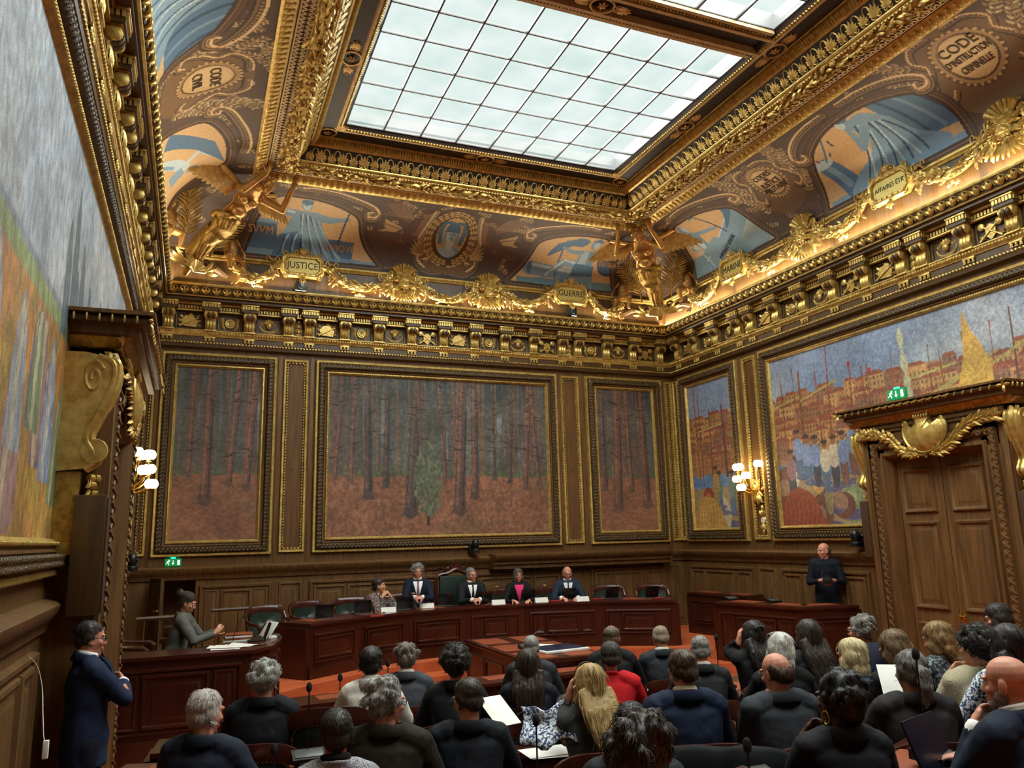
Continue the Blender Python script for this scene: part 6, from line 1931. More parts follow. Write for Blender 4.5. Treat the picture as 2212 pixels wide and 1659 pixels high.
def atlas(label, mw):
    """winged half figure holding up the ceiling in a corner; -y comes out of the corner"""
    rt = empty('winged_statue', label, 'statue', 'winged figures in the corners of the ceiling', mw=mw)
    # points given as (out of corner along the diagonal, height)
    P = lambda x, d, z: Vector((x, -d, z))
    b = MB()
    pel, che, nk = P(0, 1.74, 7.34), P(0, 2.04, 7.56), P(0, 2.27, 7.68)
    ax = (che - pel).normalized()
    def sec(c, a, d_): return (c, a, d_, -0.75)
    loft(b, [sec(pel - ax * 0.1, 0.20, 0.13), sec(pel, 0.215, 0.15), sec(pel.lerp(che, 0.45), 0.185, 0.145), sec(che, 0.245, 0.17), sec(che + ax * 0.12, 0.23, 0.12), sec(nk, 0.1, 0.08)], 18)
    for e in (-1, 1):
        b.ell(che + Vector((e * 0.10, -0.015, -0.07)), (0.082, 0.065, 0.062))
    b.ell(pel.lerp(che, 0.35) + Vector((0, -0.03, -0.045)), (0.15, 0.10, 0.10))
    H = Matrix.Translation(P(0, 2.03, 7.72)) @ Euler((math.pi - 0.25, 0, 0)).to_matrix().to_4x4() @ Matrix.Rotation(math.pi, 4, 'Y') @ Matrix.Rotation(0.75, 4, 'X')
    H = Matrix.Translation(P(0, 2.44, 7.70)) @ Matrix.Rotation(math.pi, 4, 'Z') @ Matrix.Rotation(-0.9, 4, 'X')
    head_parts(b, H, True, 1.25)
    cap(b, nk, P(0, 2.4, 7.70), 0.07, 0.065)
    for e in (-1, 1):
        s_, el, w_ = che + ax * 0.10 + Vector((e * 0.24, 0, 0)), P(e * 0.44, 2.36, 7.46), P(e * 0.30, 2.66, 7.72)
        b.ell(s_, (0.085, 0.08, 0.08))
        cap(b, s_, el, 0.075, 0.06, 12); cap(b, el, w_, 0.058, 0.04, 12)
        hand(b, w_, (-e * 0.1, -0.5, 0.9), (0, -0.8, -0.4), e, 0.25, s=1.3)
    obj('body', remesh(b, 0.011, 2), BRONZE, rt)
    h = MB()
    for i in range(34):
        a, q = rnd.uniform(0, 6.28), rnd.uniform(-0.3, 1)
        c = math.sqrt(1 - q * q)
        h.ell(H @ Vector((0.105 * c * math.cos(a), -0.03 + 0.11 * c * math.sin(a) * (1 if math.sin(a) < 0.3 else 0.4), 0.05 + 0.11 * q)), (0.035, 0.035, 0.035), 7, 5)
    obj('hair', remesh(h, 0.012, 1), BRONZE, rt)
    for e in (-1, 1):
        w_ = MB()
        spread_wing(w_, P(e * 0.20, 2.02, 7.72), P(e * 1.08, 1.98, 7.92), Vector((e * 0.10, 0.06, -0.36)), 14)
        obj('wing', w_, GOLDP, rt)
    d = MB()
    pel = pel - ax * 0.15
    for i in range(13):                                   # gathered cloth at the hips
        a = math.pi * (i / 12)
        d.tube([pel + Vector((0.20 * math.cos(a), -0.14 * math.sin(a) + 0.02, 0.03 * math.sin(i * 2.1))), pel + Vector((0.17 * math.cos(a), -0.12 * math.sin(a) + 0.10, -0.14)), P(0.12 * math.cos(a), 1.30 + 0.1 * math.sin(a), 7.02), P(0.07 * math.cos(a), 1.08 + 0.05 * math.sin(a), 6.80 - 0.05 * (i % 3))], [0.04, 0.042, 0.034, 0.015], 7)
    d.tube([pel + Vector((0.225 * math.cos(a), -0.17 * math.sin(a) + 0.02, 0.05 + 0.02 * math.sin(5 * a))) for a in np.linspace(-0.3, math.pi + 0.3, 14)], 0.05, 8)
    obj('drapery', remesh(d, 0.011, 1, 0.012, 0.06), GOLDD, rt)
    t = MB()
    t.tube([P(0, 1.45, 7.12), P(0, 1.2, 7.02), P(0, 0.98, 6.85), P(0, 0.86, 6.62), P(0, 0.80, 6.5)], [0.18, 0.16, 0.13, 0.09, 0.05], 10)
    for i in range(8):
        t.ell(P(0, 1.04 - 0.03 * i, 6.88 - 0.048 * i), (0.075 - 0.004 * i, 0.07, 0.03), 10, 6)
    obj('tapering_base', t, GOLDD, rt)
    # console scrolls and shell under the figure
    s_ = MB()
    for e in (-1, 1):
        s_.tube([(x * e, -0.92 - 0.12 * abs(x), z) for x, z in curve([(0.06, 6.62), (0.25, 6.66), (0.5, 6.72), (0.78, 6.60), (0.95, 6.52), (1.05, 6.58), (0.98, 6.64)], 5)], 0.06, 8)
        s_.inst(SCROLL, [T(e * 0.25, -1.0, 6.72, s=(e * 0.24, 0.3, 0.24)), T(e * 0.95, -1.05, 6.60, s=(-e * 0.18, 0.3, 0.18))])
    obj('scroll_plinth', s_, OAKD, rt)
    f = MB()
    for k in range(-4, 5):
        a = R(90) + k * 0.34
        f.tube([P(0, 1.0, 6.53), P(0.16 * math.cos(a), 1.06, 6.53 + 0.16 * math.sin(a)), P(0.25 * math.cos(a), 1.0, 6.53 + 0.25 * math.sin(a))], [0.02, 0.045, 0.03], 7)
    for e in (-1, 1):
        f.inst(LEAF, [T(e * 0.2, -1.0, 6.56, 0, (-a if e > 0 else math.pi + a), 0, (0.3, 0.2, 0.16)) for a in (0.1, 0.5, 0.9)])
    obj('shell', f, GOLD, rt)
    return rt
def cherub(label, mw, side):
    """winged child seated on a scroll, one arm up to a palm branch"""
    rt = empty('cherub_statue', label, 'statue', 'gilded cherubs below the corner figures', mw=mw)
    b = MB()
    V_ = lambda x, y, z: Vector((x * side, y, z))
    loft(b, [(V_(0, 0, 0.0), 0.10, 0.09, 0), (V_(0, -0.01, 0.1), 0.115, 0.105, 0), (V_(-0.01, -0.02, 0.24), 0.10, 0.085, 0), (V_(-0.02, -0.02, 0.30), 0.08, 0.06, 0), (V_(-0.02, -0.02, 0.34), 0.045, 0.04, 0)])
    H = Matrix.Translation(V_(-0.02, -0.04, 0.45)) @ Matrix.Rotation(math.pi + side * 0.5, 4, 'Z') @ Matrix.Rotation(0.1, 4, 'X')
    head_parts(b, H, True, 0.95)
    cap(b, V_(-0.02, -0.02, 0.32), V_(-0.02, -0.03, 0.40), 0.045, 0.045)
    cap(b, V_(-0.11, -0.02, 0.29), V_(-0.22, -0.08, 0.22), 0.042, 0.036); cap(b, V_(-0.22, -0.08, 0.22), V_(-0.30, -0.10, 0.34), 0.034, 0.026)
    hand(b, V_(-0.30, -0.10, 0.34), V_(-0.2, -0.1, 0.9), (0, -1, 0), -side, 0.8, s=0.75)
    cap(b, V_(0.08, -0.02, 0.29), V_(0.17, -0.02, 0.18), 0.042, 0.036); cap(b, V_(0.17, -0.02, 0.18), V_(0.22, -0.06, 0.06), 0.034, 0.026)
    hand(b, V_(0.22, -0.06, 0.06), V_(0.2, -0.1, -0.9), (0, -1, 0), side, 0.6, s=0.75)
    cap(b, V_(-0.05, -0.02, 0.0), V_(-0.12, -0.18, -0.06), 0.075, 0.055); cap(b, V_(-0.12, -0.18, -0.06), V_(-0.09, -0.16, -0.25), 0.055, 0.035); cap(b, V_(-0.09, -0.16, -0.27), V_(-0.10, -0.24, -0.30), 0.03, 0.024)
    cap(b, V_(0.05, -0.02, 0.0), V_(0.16, -0.13, -0.10), 0.075, 0.055); cap(b, V_(0.16, -0.13, -0.10), V_(0.22, -0.08, -0.28), 0.055, 0.035); cap(b, V_(0.22, -0.08, -0.29), V_(0.25, -0.15, -0.33), 0.03, 0.024)
    obj('body', remesh(b, 0.0085, 2), BRONZE, rt)
    h = MB()
    for i in range(30):
        a, q = rnd.uniform(0, 6.28), rnd.uniform(-0.2, 1)
        c = math.sqrt(1 - q * q)
        h.ell(H @ Vector((0.08 * c * math.cos(a), -0.03 + 0.085 * c * math.sin(a) * (1 if math.sin(a) < 0.3 else 0.4), 0.04 + 0.085 * q)), (0.024, 0.024, 0.024), 7, 5)
    obj('hair', remesh(h, 0.01, 1), BRONZE, rt)
    for e in (-1, 1):
        w_ = MB()
        spread_wing(w_, V_(0.03 * e, 0.06, 0.27), V_(0.03 + 0.20 * e if e * side > 0 else 0.2, 0.12, 0.36), V_(0.07 * e, 0.02, -0.2), 6)
        obj('wing', w_, GOLDP, rt)
    return rt
def palm_branch(label, mw, bend):
    m = MB()
    path = [Vector((bend * 0.45 * t * t + 0.05 * bend * t, -0.05 * math.sin(t * 3), 1.25 * t)) for t in np.linspace(0, 1, 12)]
    m.tube(path, [0.018 - 0.012 * i / 11 for i in range(12)], 6)
    for i in range(2, 12):
        d = (path[i] - path[i - 1]).normalized()
        for s in (-1, 1):
            for q in (0, 0.5):
                p = path[i].lerp(path[i - 1], q)
                v = (d * 0.9 + Vector((d.z, 0, -d.x)) * s * 0.9 + Vector((0, -0.25, 0))).normalized()
                l = 0.36 * (1 - 0.5 * abs(i / 11 - 0.5))
                m.tube([p, p + v * l * 0.5, p + v * l + Vector((0, 0.05, -0.05))], [0.012, 0.022, 0.004], 5, flat=0.4, up=(0, 1, 0))
    return obj('palm_branch', m, GOLDD, None, label, 'palm branch', 'gilded palm branches in the ceiling corners', mw=mw, smooth=60)
for nm, cx_, rz in (('right', XR, R(-45)), ('left', XL, R(45))):
    F = Matrix.Translation((cx_, D, 0)) @ Matrix.Rotation(rz, 4, 'Z')
    atlas('gilded winged figure holding up the ceiling in the far %s corner' % nm, F)
    for s, wl in ((-1, 'left'), (1, 'right')):
        cherub('gilded cherub on the %s of the winged figure in the far %s corner' % (wl, nm), F @ T(s * 0.66, -1.12, 6.98, rz=-s * 0.3), s)
        palm_branch('gilded palm branch on the %s of the winged figure in the far %s corner' % (wl, nm), F @ T(s * 0.30, -1.02, 6.85, R(22)), s)
F2 = None

# ---- cartouches, lion masks and garlands hung below the painted cove
TXT = mat('black_lettering', '#1c1a12', 0.6)
PLQ = mat('pale_gold_plaque', '#c9b35a', 0.45, 0.2, c2='#d8c878', scale=(20, 20, 20))
def cartouche(text, place, mw, w=0.34):
    rt = empty('cartouche', 'gilded cartouche lettered %s %s' % (text.replace('É', 'E'), place), 'plaque', 'lettered cartouches below the cove', mw=mw)
    h = 0.19
    oc = [(-w + 0.08, -h), (w - 0.08, -h), (w, -h + 0.08), (w, h - 0.08), (w - 0.08, h), (-w + 0.08, h), (-w, h - 0.08), (-w, -h + 0.08)]
    rings = [[(p[0] * k, -d, p[1] * kk) for p in oc] for k, kk, d in ((1.05, 1.1, 0.0), (1.08, 1.15, 0.06), (1.0, 1.03, 0.10), (0.9, 0.86, 0.085), (0.84, 0.74, 0.09), (0.80, 0.66, 0.06))]
    f = MB().sweep(rings, None)
    n_ = 40
    for i in range(n_):
        q = i / n_ * 8
        a, b = oc[int(q) % 8], oc[(int(q) + 1) % 8]
        t = q % 1
        f.inst(BEAD, [T((a[0] + (b[0] - a[0]) * t) * 0.87, -0.095, (a[1] + (b[1] - a[1]) * t) * 0.80, s=0.016)])
    f.inst(SCROLL, [T(s * w * 0.8, -0.08, z * h * 1.05, s=(s * 0.13, 0.13, 0.13 * z)) for s in (-1, 1) for z in (-1, 1)])
    f.inst(SCROLL, [T(s * 0.09, -0.09, h * 1.22, s=(s * 0.14, 0.14, 0.12)) for s in (-1, 1)])
    f.inst(LEAF, [T(s * 0.03, -0.08, -h * 1.15, 0, R(90) + s * q, 0, 0.13) for s in (-1, 1) for q in (0.2, 0.8)])
    f.inst(LEAF, [T(0, -0.09, h * 1.1, 0, -R(90) + q, 0, 0.12) for q in (-0.5, 0, 0.5)])
    obj('frame', f, GOLD, rt)
    p = MB().sweep([[(a * 0.80, -d, b * 0.66) for a, b in oc] for d in (0.05, 0.068)], None)
    obj('plaque', p, PLQ, rt)
    sz = 0.15 if len(text) < 9 else 0.082
    me = text_mesh(text, sz, lambda x, y, z: (x, -0.07 - z, y * 1.15), 0.003)
    obj('lettering', me, TXT, rt)
    if 'TR' in text and 'AFF' in text:
        obj('lettering', text_mesh('res', 0.035, lambda x, y, z: (x + 0.235, -0.07 - z, y + 0.035), 0.003), TXT, rt)
    return rt
def lion_mask(label, mw):
    rt = empty('lion_mask', label, 'mask', 'gilded lion masks between the garlands', mw=mw)
    b = MB()
    b.ell((0, -0.06, 0.0), (0.12, 0.10, 0.13)); b.ell((0, -0.15, -0.04), (0.065, 0.06, 0.055)); b.ell((0, -0.20, -0.02), (0.03, 0.02, 0.018))
    for e in (-1, 1):
        b.ell((e * 0.05, -0.14, 0.035), (0.035, 0.03, 0.018)); b.ell((e * 0.045, -0.15, -0.065), (0.04, 0.04, 0.03)); b.ell((e * 0.105, -0.08, 0.09), (0.035, 0.03, 0.035))
    b.ell((0, -0.12, -0.11), (0.04, 0.04, 0.025))
    obj('head', remesh(b, 0.009, 2), GOLD, rt)
    m = MB()
    for ring, (n_, r0, l) in enumerate(((16, 0.10, 0.17), (13, 0.085, 0.13), (10, 0.07, 0.09))):
        m.inst(LEAF, [T(r0 * math.cos(a), -0.05 - 0.03 * ring, r0 * math.sin(a), 0, -a + 0.3 * (-1) ** k, 0, (l, 0.16, 0.12)) for k, a in [(k, 2 * math.pi * (k + 0.5 * ring) / n_) for k in range(n_)]])
    obj('mane', m, GOLD, rt)
    sh_, lf = MB(), MB()
    for k in range(-3, 4):
        a = R(90) + k * 0.32
        sh_.tube([(0.10 * math.cos(a), -0.05, 0.10 + 0.08 * math.sin(a)), (0.24 * math.cos(a), -0.12, 0.14 + 0.19 * math.sin(a)), (0.27 * math.cos(a), -0.07, 0.14 + 0.22 * math.sin(a))], [0.02, 0.035, 0.02], 6)
        lf.inst(LEAF, [T(0.03 * k, -0.08, -0.20, 0, R(90) - 0.24 * k, 0, (0.19, 0.15, 0.09))])
    obj('shell_crest', sh_, GOLD, rt)
    for e in (-1, 1):
        s_ = MB().inst(SCROLL, [T(e * 0.20, -0.06, z, s=(e * 0.17, 0.2, 0.17 * (1 if z > 0 else -1))) for z in (0.16, -0.14)])
        s_.tube([(e * 0.2, -0.05, 0.2), (e * 0.23, -0.05, 0.02), (e * 0.2, -0.05, -0.18)], [0.025, 0.03, 0.025], 7)
        s_.inst(LEAF, [T(e * 0.2, -0.05, -0.1 - 0.03 * k, 0, (0.5 + 0.5 * k if e > 0 else math.pi - 0.5 - 0.5 * k), 0, (0.2, 0.16, 0.14)) for k in range(3)])
        obj('scrolled_surround', s_, GOLD, rt)
    obj('leaf_drop', lf, GOLD, rt)
    return rt
def garland(label, mw, u0, u1, z0, z1, dip=0.26, d=0.33):
    """leafy swag between two fixings"""
    rt = empty('garland', label, 'garland', 'gilded garlands below the cove', mw=mw @ T((u0 + u1) / 2, -d, (z0 + z1) / 2))
    a, b = u0 - (u0 + u1) / 2, u1 - (u0 + u1) / 2
    n_ = 22
    path = [Vector((a + (b - a) * t, 0, (z0 + (z1 - z0) * t) - (z0 + z1) / 2 - dip * 4 * t * (1 - t))) for t in np.linspace(0, 1, n_)]
    m = MB().tube(path, [0.025 + 0.045 * math.sin(math.pi * i / (n_ - 1)) for i in range(n_)], 8)
    for i in range(1, n_ - 1):
        t = (path[i + 1] - path[i - 1]).normalized()
        an = math.atan2(t.z, t.x) + (0 if i > n_ / 2 else math.pi)
        r_ = 0.025 + 0.045 * math.sin(math.pi * i / (n_ - 1))
        for k in range(7):
            q = rnd.uniform(-1.3, 1.3)
            p = path[i] + Vector((rnd.uniform(-0.02, 0.02), -r_ * math.cos(q), r_ * math.sin(q)))
            m.inst(LEAF, [T(p.x, p.y, p.z, q * 0.8, -an + rnd.uniform(-0.7, 0.7), 0, (0.10, 0.10, 0.08))])
    obj('leaves', m, GOLD, rt, smooth=60)
    e_ = MB()
    for s, i in ((-1, 2), (1, n_ - 3)):
        p = path[i]
        e_.tube([p, p + Vector((s * -0.06, -0.05, -0.12)), p + Vector((s * -0.02, -0.05, -0.2))], [0.012, 0.009, 0.006], 5)
        for k in range(5):
            e_.inst(LEAF, [T(p.x - s * 0.05 + rnd.uniform(-0.05, 0.05), -0.06, p.z - 0.06 - 0.03 * k, 0, R(90) + rnd.uniform(-1.2, 1.2), 0, (0.13, 0.12, 0.10))])
    obj('hanging_leaves', e_, GOLDP, rt, smooth=60)
    c = path[n_ // 2]
    k = MB().inst(ROSE, [T(c.x + s * 0.055, -0.02, c.z - 0.16, s=0.085) for s in (-1, 1)])
    k.inst(BEAD, [T(c.x, -0.03, c.z - 0.13, s=0.03)])
    obj('ribbon_knot', k, GOLDP, rt)
    r2 = MB()
    for s, i in ((-1, 0), (1, n_ - 1)):
        r2 = MB()
        p = path[i]
        for j in range(4):
            r2.tube([(p + Vector((s * -(0.06 + 0.05 * j), 0.0, 0.03 + 0.03 * math.sin(j * 2 + q)))) + Vector((0.03 * math.cos(q), -0.02, 0.03 * math.sin(q))) for q in np.linspace(0, 5.5, 8)], 0.012, 5)
        obj('ribbon', r2, GOLDD, rt)
def cove_ornament(mw, items, tag_):
    """items = [(u, z, kind, text-or-label, place)] left to right, joined by garlands"""
    for i, (u, z, kind, a, b) in enumerate(items):
        if kind == 'c': cartouche(a, b, mw @ T(u, -0.27, z))
        elif kind == 'm': lion_mask(a, mw @ T(u, -0.29, z))
        if i:
            pu, pz, pk = items[i - 1][:3]
            hw = {'c': 0.36, 'm': 0.22, 'e': 0.0}
            garland('gilded leaf garland %s' % GARL.pop(0), mw, pu + hw[pk], u - hw[kind], pz + (0.03 if pk != 'e' else 0), z + (0.03 if kind != 'e' else 0))
GARL = ['from the left corner cherub to the JUSTICE cartouche', 'between the JUSTICE cartouche and the lion mask to its right', 'between the two lion masks under the oval medallion', 'between a lion mask and the GUERRE cartouche', 'from the GUERRE cartouche to the right corner cherub',
        'from the right corner cherub to the MARINE cartouche', 'between the MARINE cartouche and the lion mask above it to the right', 'between a lion mask and the left side of the AFFAIRES ETR cartouche', 'from the AFFAIRES ETR cartouche to the rightmost lion mask', 'at the far right edge beyond the rightmost lion mask',
        'on the left cove at the near end', 'on the left cove towards the middle', 'on the left cove past the middle', 'on the left cove by the corner']
cove_ornament(WB, [(0.42, 6.80, 'e', '', ''), (1.55, 6.93, 'c', 'JUSTICE', 'at the left of the back cove'), (3.33, 6.80, 'm', 'gilded lion mask on the back cove left of the oval medallion', ''), (4.97, 6.80, 'm', 'gilded lion mask on the back cove right of the oval medallion', ''), (6.72, 6.93, 'c', 'GUERRE', 'at the right of the back cove'), (7.86, 6.80, 'e', '', '')], '')
cove_ornament(WR, [(-12.2, 6.80, 'e', '', ''), (-10.87, 6.93, 'c', 'MARINE', 'on the right cove near the corner'), (-9.05, 6.85, 'm', 'gilded lion mask on the right cove between MARINE and AFFAIRES ETR', ''), (-7.38, 6.95, 'c', 'AFFAIRES ÉTR', 'on the right cove'), (-5.65, 6.92, 'm', 'gilded lion mask at the right edge of the photo', ''), (-4.2, 6.9, 'e', '', '')], '')
# ------------------------------------------------------------------ desks
def seg_frame(p, q):
    return Matrix.Translation((p[0], p[1], 0)) @ Matrix.Rotation(math.atan2(q[1] - p[1], q[0] - p[0]), 4, 'Z')
def xform(mb, M_):
    a = np.array(M_)
    mb.v = [v @ a[:3, :3].T + a[:3, 3] for v in mb.v]
    return mb
def fill_poly(mb, front, back, z0, z1):
    n = len(front)
    for i in range(n - 1):
        mb.slab([front[i], front[i + 1], back[i + 1], back[i]], z0, z1)
def counter(name, label, cat, front, depth, z0, z1, group=None, pads=None, groups=None, plinth=0.10, end=True, panel_h=0.14, m=None):
    """panelled counter; its front follows a polyline whose right-hand side is the public side"""
    m = m or MAHO
    rt = empty(name, label, cat, group)
    rt.location = (front[0][0], front[0][1], z0)
    put = lambda n_, mb, mt, par=None: obj(n_, xform(mb, Matrix.Translation(-rt.location)), mt, par or rt)
    back = offset_line(front, -depth)
    top = MB()
    fill_poly(top, offset_line(front, 0.035), offset_line(front, -depth), z1 - 0.035, z1)
    top2 = MB(); fill_poly(top2, offset_line(front, 0.018), offset_line(front, -depth + 0.01), z1 - 0.06, z1 - 0.035)
    put('top', top, MAHOH); put('top_moulding', top2, m)
    body = MB()
    fill_poly(body, front, offset_line(front, -0.06), z0, z1 - 0.06)
    for a, b in ((front[0], back[0]), (back[-1], front[-1])):
        t_ = (Vector(b) - Vector(a)).normalized()
        n_ = Vector((t_.y, -t_.x)) * -0.05
        pts = [a, b, (b[0] + n_.x, b[1] + n_.y), (a[0] + n_.x, a[1] + n_.y)]
        body.slab(pts, z0, z1 - 0.06)
    put('carcass', body, m)
    pl = MB()
    fill_poly(pl, offset_line(front, 0.035), offset_line(front, -0.04), z0, z0 + plinth)
    fill_poly(pl, offset_line(front, 0.022), offset_line(front, -0.04), z0 + plinth, z0 + plinth + 0.025)
    put('plinth', pl, m)
    for p, q in zip(front[:-1], front[1:]):
        l = math.hypot(q[0] - p[0], q[1] - p[1])
        if l < 0.4: continue
        f = MB()
        a, b, c, d = 0.09, l - 0.09, z0 + plinth + 0.07, z1 - panel_h
        rect_frame(f, a, b, c, d, [(0, 0), (0.012, 0.028), (0.03, 0.022), (0.036, 0.004)])
        if l > 1.0:
            w = (b - a) * 0.22
            panel(f, a + 0.06, a + w, c + 0.05, d - 0.05, 0.002); panel(f, a + w + 0.03, b - w - 0.03, c + 0.05, d - 0.05, 0.002); panel(f, b - w, b - 0.06, c + 0.05, d - 0.05, 0.002)
        else:
            panel(f, a + 0.05, b - 0.05, c + 0.05, d - 0.05, 0.002)
        put('front_panel', xform(f, seg_frame(p, q)), m)
        if pads:
            k = max(1, int(l / pads))
            for i in range(k):
                pm = MB().bbox(l * (i + 0.5) / k - 0.24, l * (i + 0.5) / k + 0.24, depth * 0.30, depth * 0.86, z1, z1 + 0.004, 0.002)
                put('leather_inlay', xform(pm, seg_frame(p, q)), LEATH)
    return rt
ZD = 1.165
counter('curved_desk', 'long curved mahogany desk of the panel on the stage', 'desk', DESK_FRONT, 0.62, 0.45, ZD, pads=0.75, plinth=0.12)
counter('clerk_desk', 'tall panelled mahogany desk at the left with papers on top', 'desk', [(-0.80, 9.15), (0.66, 9.12), (0.86, 9.35), (0.98, 9.75), (1.05, 10.22)], 0.48, 0.0, 1.13, plinth=0.3, panel_h=0.12)
counter('corner_bench', 'L-shaped mahogany counter in front of the photographer', 'desk', [(7.66, 10.5), (8.0, 8.97), (8.85, 8.78)], 0.5, 0.05, 1.17, pads=0.7, plinth=0.25)
counter('side_desk', 'small mahogany desk against the right wall behind the corner counter', 'desk', [(8.55, 12.5), (8.72, 11.05)], 0.4, 0.45, 1.17, pads=0.65)
# central table
tb = empty('reporters_table', 'mahogany table with orange leather pads in the middle of the floor', 'table')
tb.location = (4.13, 9.7, 0.0)
t_ = MB().bbox(-0.52, 0.52, -1.13, 1.13, 0.80, 0.85, 0.012)
obj('top', t_, MAHOH, tb)
t_ = MB().box(-0.48, 0.48, -1.08, 1.08, 0.0, 0.80)
for a, b in ((-1.05, -0.36), (-0.34, 0.34), (0.36, 1.05)):
    for sx in (-1, 1):
        f = MB(); rect_frame(f, a, b, 0.12, 0.70, [(0, 0), (0.02, 0.02), (0.04, 0.015), (0.05, -0.005)], True)
        xform(f, T(sx * 0.48, 0, 0, rz=sx * R(90)) @ (Matrix.Identity(4)))
        t_.add(np.concatenate(f.v), f.f)
for a, b in ((-0.46, -0.01), (0.01, 0.46)):
    f = MB(); rect_frame(f, a, b, 0.12, 0.70, [(0, 0), (0.02, 0.02), (0.04, 0.015), (0.05, -0.005)], True)
    xform(f, T(0, -1.08, 0)); t_.add(np.concatenate(f.v), f.f)
t_.box(-0.5, 0.5, -1.1, 1.1, 0.0, 0.10)
obj('carcass', t_, MAHO, tb)
for sx in (-1, 1):
    for y in (-0.78, -0.05, 0.68):
        obj('leather_inlay', MB().bbox(sx * 0.27 - 0.19, sx * 0.27 + 0.19, y - 0.27, y + 0.27, 0.85, 0.854, 0.002), LEATH, tb)
# ------------------------------------------------------------------ chairs
MAHOC = mat('polished_mahogany', '#2e110a', 0.32, c2='#4e1e10', scale=(14, 14, 14), coat=0.15)
NAIL = mat('brass_nails', '#a8823e', 0.3, 0.9)
def make_chair(label, group):
    rt = empty('armchair', label, 'chair', group)
    s_ = MB().bbox(-0.26, 0.26, -0.22, 0.25, 0.40, 0.48, 0.03)
    obj('seat', s_, GREENL, rt)
    back = lambda x, z: -0.245 - 0.10 * (1 - (x / 0.3) ** 2) * 0.55 - (z - 0.48) * 0.14
    sh = [(-0.235, 0.50), (-0.245, 0.68), (-0.20, 0.785), (0.0, 0.80), (0.20, 0.785), (0.245, 0.68), (0.235, 0.50)]
    sh = curve(sh, 4)
    b = MB()
    rows = []
    for off in (0.0, -0.05):
        v = [(x * k, back(x * k, z0) + 0.03 + off, z0) for x, z in sh for k in (1,) for z0 in (z,)]
        rows.append(v)
    n_ = len(rows[0])
    b.sweep(rows, None, caps=False, profclosed=True)
    for off, rev in ((0.0, False), (-0.05, True)):
        g = []
        for k in (1.0, 0.8, 0.5, 0.2, 0.02):
            g.append([(x * k, back(x * k, z) + 0.03 + off + (0.015 if off == 0 else -0.012) * (1 - k), 0.65 + (z - 0.65) * k) for x, z in sh])
        b.sweep(g, None, caps=False)
    obj('backrest', b, GREENL, rt, smooth=60)
    nl = MB()
    for i, (x, z) in enumerate(sh):
        for q in (0, 0.5):
            x2, z2 = (x + (sh[min(i + 1, n_ - 1)][0] - x) * q, z + (sh[min(i + 1, n_ - 1)][1] - z) * q)
            nl.inst(BEAD, [T(x2, back(x2, z2) - 0.024, z2, s=0.0075)])
    obj('nail_trim', nl, NAIL, rt)
    tr = MB()
    rings = []
    for i, x in enumerate(np.linspace(-0.30, 0.30, 15)):
        e = abs(x) / 0.30
        h0, h1 = 0.80 - 0.05 * e ** 3, 0.905 - 0.07 * e ** 4
        y = back(x * 0.95, 0.85)
        rings.append([(x, y + 0.03, h0), (x, y + 0.035, (h0 + h1) / 2), (x, y + 0.02, h1), (x, y - 0.02, h1 + 0.004), (x, y - 0.03, (h0 + h1) / 2), (x, y - 0.02, h0)])
    tr.sweep(rings, None)
    obj('top_rail', tr, MAHOC, rt, smooth=70)
    for e in (-1, 1):
        a = MB().tube([(e * 0.29, back(0.28, 0.85), 0.82), (e * 0.30, -0.22, 0.70), (e * 0.305, -0.05, 0.67), (e * 0.30, 0.15, 0.66), (e * 0.295, 0.20, 0.62)], [0.02, 0.022, 0.024, 0.024, 0.028], 8)
        a.tube([(e * 0.29, 0.18, 0.64), (e * 0.28, 0.20, 0.5), (e * 0.27, 0.22, 0.42)], 0.018, 8)
        obj('armrest', a, MAHOC, rt)
        st_ = MB().tube([(e * 0.255, -0.22, 0.44), (e * 0.27, -0.27, 0.62), (e * 0.285, back(0.28, 0.8), 0.80)], 0.022, 8)
        obj('stile', st_, MAHOC, rt)
        for y, k in ((0.21, 0.0), (-0.21, -0.06)):
            obj('leg', MB().tube([(e * 0.24, y, 0.42), (e * 0.245, y + k * 0.4, 0.2), (e * 0.25, y + k, 0.0)], [0.026, 0.02, 0.014], 8), MAHOC, rt)
    return rt
CHAIR0 = make_chair('green leather mahogany armchair', 'green leather armchairs')
CHAIR_USED = [False]
def chair(x, y, yaw, z, label, group):
    if CHAIR_USED[0]: c = copy_tree(CHAIR0)
    else:
        c = CHAIR0; CHAIR_USED[0] = True
    c.location = (x, y, z); c.rotation_euler = (0, 0, yaw)
    c['label'] = label; c['group'] = group
    return c
G1 = 'green armchairs behind the curved desk'
for px, py, y, lb in ((592, 1306, 12.0, 'empty green armchair at the left end behind the curved desk'), (683, 1291, 12.5, 'second empty green armchair from the left behind the curved desk'), (765, 1283, 12.75, 'green armchair of the woman in a patterned blouse'),
                  (880, 1280, 13.0, 'green armchair of the man in a navy suit and burgundy tie'), (1098, 1272, 12.98, 'green armchair of the woman in a black jacket and pink top'), (1200, 1268, 12.8, 'green armchair of the bald man speaking into a microphone'), (1318, 1257, 12.55, 'empty green armchair right of the bald speaker'), (1415, 1266, 12.1, 'empty green armchair at the right end behind the curved desk')):
    p = at_plane(px, py, 1, y)
    chair(p.x, y - 0.02, math.pi + 0.0 + (0.35 if px < 700 else -0.3 if px > 1300 else 0), 0.45, lb, G1)
p = at_plane(288, 1375, 1, 10.4)
chair(p.x, 10.4, R(-95), 0.45, 'green armchair at the far left behind the tall clerk desk', 'side chairs')
